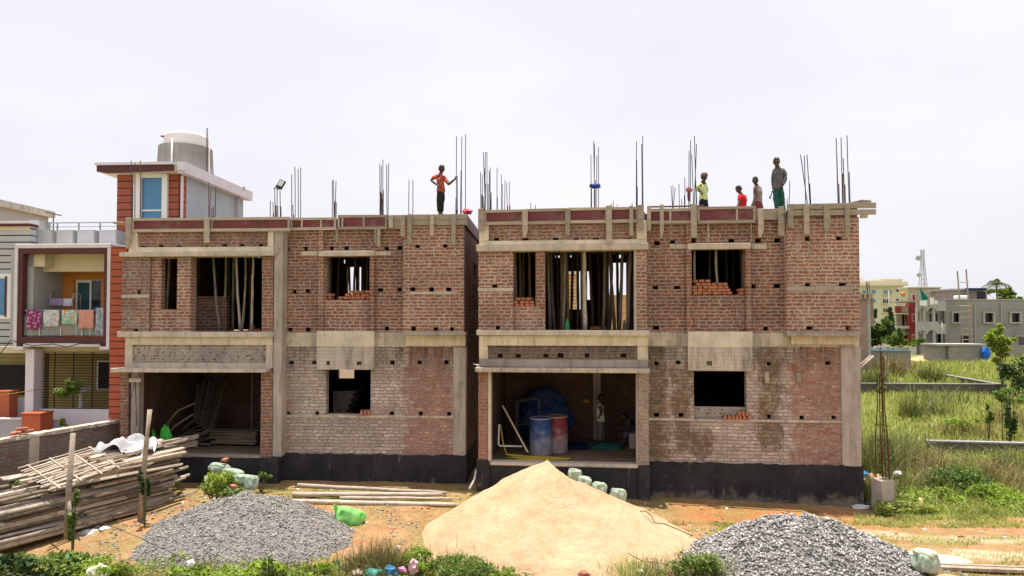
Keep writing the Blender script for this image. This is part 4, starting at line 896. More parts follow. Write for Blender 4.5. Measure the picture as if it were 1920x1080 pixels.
# ---- men in the open store
pt, P_, Mt = person('man in white sleeveless shirt and grey trousers standing inside the open store', 19.9,
    dict(head=(1128, 747), neck=(1126.5, 755), chest=(1125.5, 766), shL=(1123.5, 759, -.12), elL=(1128, 773, -.25), haL=(1125, 779, -.33), shR=(1129, 760, .15), elR=(1133, 775, .15), haR=(1132, 785, .1),
         pelvis=(1126.5, 787), hipL=(1125, 791, -.07), hipR=(1128.5, 791, .07), knL=(1126, 811, -.05), knR=(1130, 811, .07), footL=(1124, 834, -.05), footR=(1129, 834, .08)), (1, .05), cl('white_shirt', (.62, .6, .52), .15), cl('grey_trousers', (.16, .14, .15)), .2, .98)
pt, P_, Mt = person('man in checked shirt sitting bent forward in the store corner', 19.7,
    dict(head=(1170.5, 781), neck=(1176, 786), chest=(1183, 794), shL=(1179, 789, -.12), elL=(1177.5, 804, -.2), haL=(1168, 801.5, -.2), shR=(1184, 789, .12), elR=(1178, 803, .15), haR=(1166, 802, .1),
         pelvis=(1190, 811), hipL=(1186, 811, -.07), hipR=(1187, 811, .08), knL=(1172, 810, -.12), knR=(1173, 811, .1), footL=(1173, 830, -.12), footR=(1178, 832, .08)), (-1, .15), cl('checked_shirt', (.06, .065, .075), .8), cl('jeans', (.07, .09, .13)), .7, .93, pitch=-.45)
sx, sz = FR.hit(1188, 833, 1.95)
aslab(FR.w(sx-.12, 2.05, 1.2), FR.w(sx+.42, 2.05, 1.2), .35, .42, 'wooden_block', 'timber', 'low wooden seat under the crouching man in the store corner', 'seat')
# ---------------------------------------------------------------- things in the open stores
def rod(name, pts, r, mat, label, cat, smooth=True, n=8, group=None):
    m = MB(); o0 = Vector(pts[0]); m.tube([Vector(p)-o0 for p in pts], r, n); o = m.build(name, M[mat] if isinstance(mat, str) else mat, smooth=smooth); o.location = o0
    return tag(o, label, cat, group)
M['hose'] = simple('yellow_hose', (.36, .27, .03), .5, .15, 5); M['pvc'] = simple('white_pvc', (.75, .75, .73), .4, .08, 5)
M['tarp'] = simple('blue_tarp', (.008, .028, .09), .6, .4, 3, 12, .02)
def drum(px, py, Y, col, label, h=.98, r=.3):
    x, z = FR.hit(px, py, Y); t = thing('water_drum', label, 'drum', FR.w(x, Y, ZP-.01), 0)
    g = NT('drum_'+label[:3]); o = g.xyz(); k = g.ramp(g.math('ADD', o[2], g.ramp(g.noise(4, None, 6, .75), .3, .7, -.3, .3)), .05, .75, 1, 0)
    c = g.mix(g.math('MULTIPLY', k, .85), col, (.4, .38, .37)); c = g.mix(g.ramp(g.noise(20, None, 4, .8), .62, .68), c, (.45, .42, .4)); mt = g.done(c, .6)
    m = MB(); pr = [(r*.93, 0), (r, .03), (r*.99, h*.3), (r*1.03, h*.34), (r*1.0, h*.38), (r, h*.62), (r*1.03, h*.66), (r, h*.7), (r*.98, h*.96), (r*1.01, h), (r*.92, h), (r*.9, h*.8), (r*.9, h*.3)]
    m.lathe(pr, n=28); m.build('shell', mt, t, True)
    m = MB(); m.lathe([(r*1.0, h-.02), (r*1.03, h-.01), (r*1.03, h+.015), (r*.95, h+.02), (r*.93, h-.0)], n=28, cap=False); m.build('rim', simple('drum_rim', (.3, .27, .27), .7), t, True)
drum(1014, 848, .75, (.02, .06, .2), 'blue drum splashed with cement in the open store')
drum(1044, 844, 1.15, (.22, .025, .035), 'red drum with a dusty foot in the open store')
tag(blob('tarpaulin', M['tarp'], FR.w(FR.hit(1020, 790, 2.3)[0], 2.3, 1.75), (.82, .5, .85), .2, 1.6, 4, 4, flat=True), 'blue tarpaulin draped over a tall heap behind the two drums', 'tarpaulin')
tag(blob('tarpaulin', M['tarp'], FR.w(FR.hit(1080, 835, 2.3)[0], 2.0, 1.02), (.55, .5, .07), .5, 2.5, 3, 9, flat=True), 'flat crumpled blue sheet on the store floor right of the drums', 'tarpaulin')
tag(blob('plastic_sheet', simple('green_sheet', (.02, .14, .11), .6), FR.w(FR.hit(1137, 835, 2.3)[0], 2.0, 1.03), (.5, .35, .08), .5, 3, 3, 11, flat=True), 'crumpled green sheet on the store floor behind the standing man', 'plastic sheet')
# towel-rail like scaffold frame behind the drums
t = thing('steel_frame', 'thin steel trestle in front of the blue tarpaulin', 'frame', FR.w(FR.hit(968, 840, 1.2)[0], 1.2, ZP-.01))
for dx in (-.0, .62):
    for dy in (0, .5):
        m = MB(); m.tube([(dx, dy, 0), (dx, dy, 1.35+.1*dx)], .015); m.build('leg', M['steel'], t)
for z_ in (.7, 1.35):
    m = MB(); m.tube([(0, 0, z_), (.62, 0, z_+.1)], .014); m.tube([(0, .5, z_), (.62, .5, z_+.1)], .014); m.tube([(0, 0, z_), (0, .5, z_)], .014); m.tube([(.62, 0, z_+.1), (.62, .5, z_+.1)], .014); m.build('rail', M['steel'], t)
aslab(rp(FR, 943, 761, .35), rp(FR, 990, 848, -.15), .03, .12, 'plank', 'timber', 'grey plank leaning against the left wall of the open store', 'plank', None, Vector((0, 1, 0)))
rod('water_pipe', [rp(FR, 935.5, 796, .1), rp(FR, 934.5, 834, .1), rp(FR, 938, 836, .1), rp(FR, 979, 837, .2)], .022, 'pvc', 'white plastic pipe bent at a right angle in the open store', 'pipe')
hx, hz = FR.hit(1010, 855, -.3)
pts = [rp(FR, 938, 796, .0), rp(FR, 941, 815, 0), rp(FR, 944, 835, -.1), rp(FR, 950, 852, -.25)]
for i in range(90):
    a = i*.42; pts.append(FR.w(hx+.78*math.cos(a)*(1-.25*math.sin(i*1.7))+.1*math.sin(i*.37), -.12+.14*math.sin(a), ZP+.02+.0007*i+.01*math.sin(i*2.1)))
rod('garden_hose', pts, .017, 'hose', 'yellow hose coiled along the front edge of the open store', 'hose', n=6)
tag(blob('bag', simple('yellow_bag', (.4, .28, .03), .7), rp(FR, 1100, 752, 3.2), (.1, .05, .06), .4, 3, 2, 4), 'small yellow bag hung on the rear wall of the open store', 'bag')
# bottles on the balcony
def bottle(px, py, Y, mat, h, label):
    x, z = FR.hit(px, py, Y); t = thing('bottle', label, 'bottle', FR.w(x, Y, ZB1+.0)); r = h*.17
    m = MB(); m.lathe([(r*.85, 0), (r, .02), (r, h*.55), (r*.93, h*.6), (r*.4, h*.84), (r*.36, h*.93)], n=14); m.build('body', mat, t, True)
    m = MB(); m.lathe([(r*.45, h*.92), (r*.45, h), (r*.2, h*1.005)], n=12); m.build('cap', mat, t, True)
bottle(1063.5, 618, -.45, simple('green_plastic', (.02, .2, .06), .35, .1), .34, 'green plastic bottle standing at the edge of the balcony opening')
bottle(1171, 618, -.45, simple('brown_plastic', (.05, .05, .03), .3, .1), .3, 'dark bottle standing at the right of the balcony opening')
# left store: leaning planks, stacked boards, green sack
for i, (a, b_, c_, d_) in enumerate([(372, 705, 366, 782), (382, 700, 372, 786), (394, 700, 378, 790), (404, 700, 385, 794), (416, 702, 392, 798), (424, 702, 396, 800)]):
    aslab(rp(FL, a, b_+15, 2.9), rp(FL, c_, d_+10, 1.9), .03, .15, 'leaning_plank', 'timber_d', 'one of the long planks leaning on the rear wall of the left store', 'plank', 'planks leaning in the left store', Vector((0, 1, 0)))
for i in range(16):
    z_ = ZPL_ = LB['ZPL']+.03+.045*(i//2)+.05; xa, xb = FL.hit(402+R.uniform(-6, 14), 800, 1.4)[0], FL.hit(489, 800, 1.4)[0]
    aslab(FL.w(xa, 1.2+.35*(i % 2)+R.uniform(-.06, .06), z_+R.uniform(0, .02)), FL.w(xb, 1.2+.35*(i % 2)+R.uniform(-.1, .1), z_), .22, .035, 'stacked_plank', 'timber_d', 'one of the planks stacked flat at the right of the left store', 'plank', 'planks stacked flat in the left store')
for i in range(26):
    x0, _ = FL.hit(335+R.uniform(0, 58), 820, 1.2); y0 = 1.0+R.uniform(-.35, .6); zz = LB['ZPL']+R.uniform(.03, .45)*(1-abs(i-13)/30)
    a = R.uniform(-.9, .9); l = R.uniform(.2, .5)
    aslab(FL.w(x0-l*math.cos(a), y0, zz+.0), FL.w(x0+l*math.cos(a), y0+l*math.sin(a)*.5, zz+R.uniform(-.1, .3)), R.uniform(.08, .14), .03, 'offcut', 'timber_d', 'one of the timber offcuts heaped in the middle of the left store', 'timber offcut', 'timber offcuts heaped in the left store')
for i, pts_ in enumerate([[(308, 812), (318, 790), (335, 770), (366, 756)], [(314, 815), (330, 798), (350, 785), (364, 776)]]):
    m = MB(); P_ = [rp(FL, a, b_, .7) for a, b_ in pts_]
    for a, b_ in zip(P_, P_[1:]): m.bar(a, b_+(b_-a)*.02, .03, .13, Vector((0, 1, 0)))
    o = m.build('curved_plank', M['timber_d'], origin=P_[0]); tag(o, ('upper' if i == 0 else 'lower')+' curved board leaning on the offcuts behind the green sack', 'plank')
M['gsack'] = simple('green_sack', (.05, .4, .05), .6, .25, 5, 30)
m = MB(); a, b_, z0, z1 = rr(FL, 294, 319, 800, 839, -.1); c0 = FL.w((a+b_)/2, .05, z0)
o = blob('sack', M['gsack'], c0+Vector((0, 0, (z1-z0)/2)), (.15, .07, .3), .3, 2.2, 3, 3, flat=True); o.rotation_euler = (0, rad(-14), 0); tag(o, 'bright green flat sack propped inside the left store', 'sack')
o = blob('sack', M['gsack'], FL.w(FL.hit(291, 818, .2)[0], .2, LB['ZPL']+.3), (.05, .05, .28), .3, 2.2, 3, 13, flat=True); o.rotation_euler = (0, rad(-16), 0); tag(o, 'narrow folded green sack left of the flat green sack', 'sack')
rod('hanging_wire', [rp(FL, 473, 697, -.6), rp(FL, 472, 760, -.62), rp(FL, 470, 848, -.6)], .006, 'steel', 'thin wire hanging in front of the left store opening', 'wire')
t = thing('junction_board', 'pale wooden board with loose wires on the left store column', 'board', rp(FL, 253, 713, -.42), FL.a)
m = MB(); m.box(-.15, .17, -.03, .0, -.05, .05); m.build('board', M['timber'], t)
m = MB(); m.tube([(.02, -.02, -.05), (.06, -.04, -.5), (.08, -.03, -1.2)], .008); m.tube([(.0, -.02, -.05), (-.1, -.05, -.6), (-.5, -.3, -1.1)], .006); m.build('wire', M['blackp'], t)
rod('water_pipe', [rp(FL, 893, 880, -.5), rp(FL, 889, 900, -.9), rp(FL, 880, 917, -1.3)], .03, simple('grey_pipe', (.4, .39, .38), .6), 'bent grey pipe coming out of the gap between the houses', 'pipe')
rod('plastic_stub', [rp(FL, 888, 683, .2), rp(FL, 898, 685, .0)], .02, 'pvc', 'short white pipe end sticking out high in the gap', 'pipe')
# ---------------------------------------------------------------- heaps
def heap(name, cx, cy, rx, ry, h, zb, mat, label, cat, pw=1.25, seed=1, rough=.03, res=90, ridge=0.0, kind=None, skew=(0, 0), asym=0):
    vs = []; n = res
    def f(u, v):
        r = math.hypot(u, v); a = math.atan2(v, u)
        rr_ = r*(1+.13*mnoise.noise(Vector((math.cos(a)*1.2+seed, math.sin(a)*1.2, seed))))
        if rr_ >= 1: return -0.04
        z = (1-rr_**(pw-asym*max(0, math.cos(a-.35))))*(1-.08*math.exp(-(r*5)**2)); z *= h
        z += ridge*.5*mnoise.noise(Vector((math.cos(a)*3.2, math.sin(a)*3.2, seed+5)))*r*(1-rr_)*2.2
        z += rough*mnoise.noise(Vector((u*6, v*6, seed)))+rough*.5*mnoise.noise(Vector((u*16, v*16, seed)))
        return z*min(1, (1-rr_)*9)
    for j in range(n):
        for i in range(n):
            u, v = (i/(n-1)*2-1)*1.2, (j/(n-1)*2-1)*1.2; w = max(0, 1-math.hypot(u, v))
            vs.append((u*rx+skew[0]*w, v*ry+skew[1]*w, f(u, v)))
    V = np.array(vs); q = (np.arange(n-1)[:, None]*n+np.arange(n-1)[None]).ravel(); F_ = np.stack([q, q+1, q+n+1, q+n], 1)
    return V, F_, (lambda x, y: f(x/rx, y/ry))
def sandmat():
    g = NT('yellow_sand'); a = g.noise(1.3, None, 5, .6); b_ = g.noise(60, None, 3, .7)
    c = g.mix(g.ramp(a, .3, .7), (.6, .395, .23), (.76, .53, .335)); c = g.mix(g.ramp(g.noise(3, g.obj, 6, .75, (1, 1, .4)), .6, .72, 0, .5), c, (.53, .34, .19)); c = g.hue(c, g.ramp(b_, .3, .7, .93, 1.06))
    c = g.mix(g.ramp(g.noise(1.1, g.vmath('ADD', g.obj, (3, 3, 0)), 6, .8), .56, .62, 0, .45), c, (.5, .31, .17)); c = g.mix(g.ramp(g.noise(38, None, 2, .5), .7, .74), c, (.25, .17, .1))
    g.bump(g.math('ADD', g.math('MULTIPLY', g.noise(6, None, 6, .75), 2.5), b_), .03); return g.done(c, .95, spec=.1)
M['sand'] = sandmat()
pk = DZ(1028, 1.46, 14.6); bx, by = pk.x, pk.y
V_, F_, fh = heap('s', 0, 0, 3.0, 2.75, 1.76, 0, None, '', '', .97, 3, .06, 150, .6, asym=.36)
c0 = DZ(1040, 0, 14.5); V_[:, 0] += (pk.x-c0.x)*np.clip(1-np.hypot(V_[:, 0]/2.9, V_[:, 1]/2.6), 0, 1)
sand = npmesh('sand_heap', V_, F_, M['sand'], smooth=True, loc=(c0.x, c0.y, 0.02)); tag(sand, 'big pale orange sand heap in front of the right brick house', 'sand heap', kind='stuff')
def stones(n, sz, rng, surf, cx, cy, rx, ry):
    """many small broken stones over a surface"""
    base = np.array([(1, 0, 0), (-1, 0, 0), (0, 1, 0), (0, -1, 0), (0, 0, 1), (0, 0, -1)], float)
    fc = np.array([(0, 2, 4), (2, 1, 4), (1, 3, 4), (3, 0, 4), (2, 0, 5), (1, 2, 5), (3, 1, 5), (0, 3, 5)])
    vs = []; fs = []; k = 0
    while k < n:
        u, v = rng.uniform(-1.12, 1.12), rng.uniform(-1.12, .9)
        r = math.hypot(u, v)
        if r > 1.0 and rng.random() > .12*(1.12-r)/.12: continue
        x, y = u*rx, v*ry; z = surf(x, y)
        s = sz*rng.uniform(.55, 1.5)
        q = Matrix.Rotation(rng.uniform(0, 6.3), 3, 'Z') @ Matrix.Rotation(rng.uniform(0, 6.3), 3, 'X')
        q = np.array(q); b = base*np.array([rng.uniform(.6, 1.2), rng.uniform(.5, 1), rng.uniform(.4, .9)])*s+np.array([[rng.uniform(-.25, .25)*s for _ in range(3)] for _ in range(6)])
        vs.append(b @ q.T+np.array([x, y, max(z, -.02)+s*.3])); fs.append(fc+6*k); k += 1
    return np.concatenate(vs), np.concatenate(fs)
def stonemat(name, a, b_, c3, var):
    g = NT(name); r = g.geo.outputs['Random Per Island']; c = g.mix(g.math('POWER', r, var), a, b_); c = g.mix(g.ramp(r, .93, .94), c, c3); return g.done(c, .85, spec=.25)
M['gravel'] = stonemat('grey_chippings', (.17, .15, .135), (.42, .38, .345), (.6, .54, .48), 1.0)
M['gravel2'] = stonemat('coarse_broken_stone', (.1, .095, .095), (.5, .47, .45), (.68, .63, .57), 1.0)
M['gbase'] = simple('stone_dust', (.2, .19, .18), .95, .3, 20, 80)
def gravelheap(label, px, pz, pd, rx, ry, h, sz, n, mat, seed, fpd, pw=1.1):
    pk = DZ(px, 0, pd); V_, F_, fh = heap('g', 0, 0, rx, ry, h, 0, None, '', '', pw, seed, (.1 if n > 5000 else .02), 70, .45)
    c = DZ(px, 0, pd)
    o = npmesh('gravel_heap', V_, F_, M['gbase'], smooth=True, loc=(c.x, c.y, .0)); tag(o, label, 'gravel heap', kind='stuff')
    sv, sf = stones(n, sz, random.Random(seed), fh, 0, 0, rx, ry)
    s_ = npmesh('loose_stones', sv, sf, mat, o); s_['kind'] = 'stuff'
gravelheap('low wide heap of fine grey gravel in front of the left brick house', 472, 0, 14.4, 2.5, 1.95, 1.02,   .018, 19000, M['gravel'], 21, 0)
gravelheap('heap of coarse broken grey stone at the bottom right', 1496, 0, 12.75, 2.3, 1.5, 1.0,   .029, 12000, M['gravel2'], 33, 0, 1.25)
gravelheap('small low patch of pale chippings behind the green sack', 700, 0, 15.3, .5, .35, .05, .016, 500, M['gravel'], 5, 0)
# ---------------------------------------------------------------- sacks, poles and scraps on the ground
def sack(px, py, d, s, rot, label, mat='sackg', tilt=0, seed=1, z=None):
    p = D(px, py, d)
    if z is not None: p.z = z
    bm = bmesh.new(); bmesh.ops.create_icosphere(bm, subdivisions=4, radius=1)
    for v in bm.verts:
        e = Vector([math.copysign(abs(c)**.6, c) for c in v.co]); n = mnoise.noise(v.co*2.5+Vector((seed*3, 0, 0))); n2 = mnoise.noise(Vector((v.co.x*9, v.co.y*9, v.co.z*9+seed)))
        v.co = Vector((e.x*s[0], e.y*s[1], e.z*s[2]))*(1+.14*n+.03*n2)
    me = bpy.data.meshes.new('sandbag'); bm.to_mesh(me); bm.free(); me.materials.append(M[mat]); me.polygons.foreach_set('use_smooth', [True]*len(me.polygons))
    o = bpy.data.objects.new('sandbag', me); C.objects.link(o); o.location = p; o.rotation_euler = (rad(-8), tilt, rot); tag(o, label, 'sack'); return o
M['sackg'] = simple('pale_green_sack', (.33, .42, .32), .7, .4, 5, 60, .004, dirt=(.55, .5, .38), dirta=.8)
M['sackv'] = simple('vivid_green_sack', (.18, .55, .12), .5, .35, 6, 50, .004, dirt=(.5, .75, .4))
for i, (px, py, d, lb) in enumerate([(412, 878, 16.9, 'pale green sandbag at the top of the row by the left plinth, under a brick'), (437, 888, 16.6, 'second pale green sandbag down the row by the left plinth'), (457, 899, 16.3, 'third pale green sandbag down the row by the left plinth'), (471, 905, 16.1, 'lowest pale green sandbag by the left plinth, beside a weed')]):
    sack(px, py, d, (.24, .2, .12) if i < 3 else (.13, .16, .17), .2+i*.3, lb, 'sackg', rad(12), i+2)
for px, d_, zs, lb in ((404, 16.95, (.12, .38, .64), 'left plinth'), (428, 16.7, (.1, .36), 'left plinth'), (452, 16.4, (.12, .34), 'left plinth'), (1080, 16.5, (.12, .38, .62), 'sand heap'), (1100, 16.3, (.12, .36), 'sand heap'), (1124, 16.1, (.12, .3), 'sand heap')):
    for z_ in zs: sack(px, 900, d_, (.24, .2, .13), .15, f'one of the lower pale green sandbags carrying the top ones by the {lb}', 'sackg', 0, int(z_*50), z=z_)['group'] = f'lower sandbags by the {lb}'
brick(D(422, 865, 16.9), .1, 'brown brick lying on the topmost sandbag by the left plinth', 'single bricks lying by the left plinth')
brick(D(437, 915, 15.9), .9, 'flat brick on the ground below the left sandbags', 'single bricks lying by the left plinth')
for i, (px, py, d, lb) in enumerate([(1078, 890, 16.4, 'pale green sandbag half hidden behind the sand heap under a brick'), (1095, 905, 16.2, 'pale green sandbag second down the row behind the sand heap'), (1123, 916, 16.0, 'largest pale green sandbag right of the sand heap top'), (1159, 928, 15.9, 'lowest pale green sandbag with a torn pale end right of the sand heap')]):
    sack(px, py, d, (.17, .17, .15), .1*i, lb, 'sackg', rad(8), i+12)
brick(D(1072, 884, 16.5), .1, 'pale brick on the sandbag behind the sand heap', 'single bricks lying by the sand heap', rx=0)
t_ = sack(655, 969, 14.75, (.31, .2, .2), .5, 'vivid green filled sack lying on the side of the fine gravel heap', 'sackv', rad(20), 9)
m = MB(); m.tube([(-.26, -.03, .04), (-.33, -.04, .1), (-.39, -.05, .13)], [.06, .04, .07], 10, cap=False); m.build('tied_neck', M['sackv'], t_, True)
t_ = sack(1735, 1054, 12.1, (.2, .17, .19), .3, 'open green and white sack beside the coarse stone heap', 'sackg', rad(10), 15); 
blob('sack_filling', simple('pale_filling', (.75, .72, .55), .8, .2, 10), (0, 0, .15), (.2, .17, .08), .3, 3, 3, 6, t_)
V_, F_, _ = heap('s', 0, 0, .42, .35, .16, 0, None, '', '', 1.3, 8, .01, 30, .05); p = DZ(1772, 0, 11.9); tag(npmesh('sand_heap', V_, F_, M['sand'], smooth=True, loc=(p.x, p.y, .02)), 'small sand pile beside the open sack at bottom right', 'sand heap', kind='stuff')
def groundpole(a, b_, da, db, r, mat, label, lift=(.06, .06)):
    A = DZ(a[0], 0, da); B = DZ(b_[0], 0, db); A.z = gz(A.x, A.y)+lift[0]; B.z = gz(B.x, B.y)+lift[1]
    n = 9; P_ = [A.lerp(B, i/(n-1))+Vector((0, R.uniform(-.01, .01), R.uniform(-.006, .006))) for i in range(n)]
    return rod('bamboo_pole', P_, [r*(1.1-.3*i/(n-1))*(1.1 if i % 2 else 1) for i in range(n)], mat, label, 'bamboo pole', group='bamboo poles lying in front of the left house')
groundpole((533, 0), (862, 0), 16.15, 15.9, .055, 'bamboo', 'brightest bamboo pole, nearest of those lying before the left plinth', (.05, .05))
groundpole((561, 0), (838, 0), 17.0, 16.75, .05, 'timber', 'grey bamboo pole sloping up at its left end before the left plinth', (.2, .08))
groundpole((551, 0), (830, 0), 16.6, 16.5, .055, 'timber', 'grey bamboo pole in the middle of those before the left plinth', (.09, .1))
groundpole((640, 0), (850, 0), 16.45, 16.3, .035, 'bamboo', 'thin bamboo pole mostly hidden among those before the left plinth', (.05, .06))
groundpole((575, 0), (700, 0), 16.75, 16.6, .04, 'bamboo_d', 'short brown pole end among those before the left plinth', (.06, .05))
A = DZ(1655, .05, 12.7); B = DZ(1935, .05, 12.4)
aslab(A, B, .12, .06, 'long_beam', 'plank_b', 'long brown timber beam lying on the ground at bottom right', 'beam'); aslab(A+Vector((.15, .1, .02)), B+Vector((0, .1, .02)), .07, .05, 'long_beam', 'timber', 'grey beam lying close behind the long brown beam', 'beam')
V_, F_, _ = heap('c', 0, 0, 1.0, .32, .07, 0, None, '', '', 3, 4, .02, 50, 0)
g = NT('cracked_lime'); vo = g.t.nodes.new('ShaderNodeTexVoronoi'); vo.feature = 'DISTANCE_TO_EDGE'; vo.inputs['Scale'].default_value = 5; g.put(vo.inputs['Vector'], g.vmath('ADD', g.obj, g.vmath('SCALE', g.noise(5, None, 3, .6, col=True), .15)))
mcr = g.done(g.mix(g.ramp(vo.outputs[0], .01, .035), (.3, .24, .2), (.74, .64, .56)), .95)
p = DZ(1705, 0, 13.2); tag(npmesh('lime_patch', V_, F_, mcr, smooth=True, loc=(p.x, p.y, .01)), 'cracked pale patch of dried mortar right of the coarse stone heap', 'mortar patch')
# wires
rod('wire', [D(1200, 960, 14.3), D(1203, 958, 14.3), D(1212, 959, 14.2), D(1222, 968, 14.1), D(1227, 980, 14.0), D(1245, 982, 13.9), D(1270, 992, 13.7), D(1298, 1005, 13.5), D(1292, 1008, 13.5)], .01, 'rust', 'rusty bent wire arching out of the right flank of the sand heap', 'wire')
rod('wire', [D(1122, 1005, 12.75), D(1165, 1031, 12.55), D(1205, 1052, 12.35), D(1250, 1058, 12.3)], .006, 'rust', 'thin rusty wire lying on the lower front of the sand heap', 'wire')
rod('cable', [D(50, 920, 12.7)]+[D(50+i*43, 920+i*18.5+3*math.sin(i), 12.4-.05*i) for i in range(1, 9)]+[D(400, 1065, 12.0)], .006, 'blackp', 'thin black cable hanging across the front of the bamboo pile', 'cable')
# scraps of litter
LIT = [(1227, 873, 14.2, 0, (.75, .45, .5), 'pink'), ]
def scrap(px, py, col, label, s=(.08, .05, .05), d=None, seed=0):
    p = G(px, py, .04) if d is None else D(px, py, d)
    o = blob('litter', simple('litter_'+label.split()[0], col, .6, .35, 12), p, s, .6, 3, 2, seed, flat=True); return tag(o, label, 'litter')
scrap(748, 870+8, (.8, .6, .65), 'pink white scrap on the weeds right of the fine gravel', (.05, .04, .06), 12.6) if 0 else None
for i, a in enumerate([(747, 1028-150+0, 0, 0)]): pass
scrap(187, 1072, (.85, .8, .6), 'large cream and yellow bag in the leaves at bottom left', (.22, .15, .12), 11.8, 3)
scrap(358, 1056, (.8, .8, .78), 'white plastic scrap in leaves below the fine gravel heap', (.08, .06, .06), 11.9, 4)
scrap(127, 1045, (.03, .5, .3), 'small green plastic cup under the bamboo pile', (.025, .025, .05), 12.0, 5)
scrap(700, 1074, (.05, .35, .33), 'teal crumpled cloth at the bottom edge', (.14, .1, .08), 11.9, 6)
scrap(733, 1070, (.04, .2, .42), 'blue crumpled cloth beside the teal one', (.12, .08, .09), 11.9, 7)
scrap(775, 1062, (.75, .45, .5), 'pink and white torn packet at the bottom edge', (.08, .06, .13), 11.9, 8)
scrap(755, 1068, (.7, .25, .45), 'magenta scrap among the crumpled cloths', (.07, .05, .05), 11.85, 9)
scrap(670, 1073, (.45, .35, .28), 'tan stone among leaves left of the teal cloth', (.09, .07, .05), 11.95, 10)
scrap(747, 1028-0, (.75, .55, .6), 'small pink scrap caught on the weeds', (.04, .03, .05), 12.4, 11)
scrap(1201, 1071, (.8, .8, .78), 'small white scrap on the grass below the sand heap', (.05, .04, .03), 11.9, 12)
scrap(1260, 1074, (.45, .15, .08), 'brick fragment near the bottom bush', (.06, .05, .03), 11.9, 13)
scrap(1093, 1076, (.35, .13, .08), 'broken brick at the foot of the sand heap', (.11, .08, .06), 11.95, 14)
scrap(1615, 950, (.6, .6, .6), 'grey white plastic bag at the right plinth corner', (.22, .12, .06), None, 15)
scrap(1640, 944, (.15, .45, .5), 'turquoise plastic strip beside the grey bag', (.22, .06, .06), None, 16)
scrap(1622, 891, (.08, .35, .75), 'blue plastic scrap beyond the right plinth', (.08, .08, .09), 17.9, 17)
scrap(1727, 940, (.85, .75, .3), 'yellow leaf-like scrap in the greenery right of the stub column', (.05, .04, .08), 16.0, 18)
scrap(1682, 888, (.6, .6, .62), 'grey bag behind the stub column', (.11, .07, .07), 18.0, 19)
scrap(1342, 938, (.3, .55, .65), 'pale blue scrap in front of the right plinth', (.07, .05, .03), None, 20)
scrap(1355, 974, (.25, .25, .55), 'violet blue strip lying on the orange soil', (.3, .03, .02), None, 21)
scrap(660, 936, (.3, .6, .8), 'small light blue scrap on the grass below the bamboo poles', (.05, .03, .03), None, 22)
scrap(768, 973, (.15, .25, .7), 'small blue scrap left of the sand heap', (.06, .04, .03), None, 23)
scrap(887, 910, (.3, .5, .8), 'pale blue scrap at the mouth of the gap', (.06, .04, .04), None, 24)
scrap(303, 961, (.2, .6, .55), 'turquoise scrap by the rear post foot', (.08, .05, .04), None, 25)
rs = random.Random(4); st = MB()
for i in range(420):
    px, py = rs.uniform(270, 1900), rs.uniform(918, 1010)
    p = G(px, py, 0); 
    if p.y > -.8: continue
    s = rs.uniform(.012, .045); p.z = gz(p.x, p.y)+s*.3; q = Matrix.Translation(p) @ Matrix.Rotation(rs.uniform(0, 6), 4, 'Z') @ Matrix.Rotation(rs.uniform(-.5, .5), 4, 'X'); st.mi = rs.choice([0, 0, 1, 2])
    st.box(-s, s, -s*.7, s*.7, -s*.5, s*.5, q, jit=s*.3)
tag(st.build('pebbles', [simple('pebble_tan', (.5, .38, .28), .9), simple('pebble_white', (.65, .6, .52), .9), simple('pebble_red', (.4, .17, .1), .9)]), 'scattered pebbles and brick bits on the bare soil', 'pebbles', kind='stuff')
for i, (px, py, s) in enumerate([(674, 925, .09), (786, 937, .1), (735, 922, .08), (609, 914, .08), (795, 977, .06), (873, 937, .06)]):
    o = blob('stone', simple('stone_pinkish', (.5, .38, .31), .9, .3, 12), G(px, py, .06), (s, s*.8, s*.55), .35, 1.5, 2, i+30, flat=True)
    tag(o, ['pale stone below the middle of the bamboo poles', 'largest pale stone left of the sand heap', 'pale stone below the right half of the bamboo poles', 'pale stone near the left end of the bamboo poles', 'small upright stone beside the sand heap foot', 'small stone near the gap'][i], 'stone')
# ---------------------------------------------------------------- bamboo and plank pile at the left
gA = DZ(-20, 0, 12.9); gB = DZ(352, 0, 16.9); gA.z = gB.z = 0
ax = (gB-gA).normalized(); cx_ = Vector((ax.y, -ax.x, 0)); PL = (gB-gA).length   # cx_ points to the open (right) side
variants = []
def polemesh(L, r, seed, bend):
    rs = random.Random(seed); m = MB(); n = 12; pts = []; rr_ = []
    b1, b2 = rs.uniform(-bend, bend), rs.uniform(-bend, bend)
    for i in range(n+1):
        t = i/n; pts.append((t*L, b1*math.sin(math.pi*t)+.01*math.sin(t*9+seed), b2*math.sin(math.pi*t))); rr_.append(r*(1.1-.35*t))
        if 0 < i < n: pts.append((t*L+.02, pts[-1][1], pts[-1][2])); rr_.append(r*(1.25-.35*t)); pts.append((t*L+.04, pts[-1][1], pts[-1][2])); rr_.append(r*(1.1-.35*t))
    m.tube(pts, rr_, 8)
    me = bpy.data.meshes.new('bamboo_pole'); me.from_pydata(m.v, [], m.f); me.polygons.foreach_set('use_smooth', [True]*len(me.polygons)); me.materials.append(M['bamboo'] if seed % 3 else M['bamboo_d']); return me
PV = [polemesh(L, r, i, b_) for i, (L, r, b_) in enumerate([(4.6, .042, .1), (5.2, .05, .08), (3.9, .038, .14), (4.9, .046, .06), (5.6, .052, .1), (3.2, .036, .1), (4.2, .048, .12), (5.0, .04, .05)])]
def plankmesh(L, w, h, seed):
    rs = random.Random(seed); m = MB(); m.box(0, L, -w/2, w/2, -h/2, h/2, jit=.012); me = bpy.data.meshes.new('split_plank'); me.from_pydata(m.v, [], m.f); me.materials.append([M['plank_b'], M['bamboo_d'], M['timber']][seed % 3]); return me
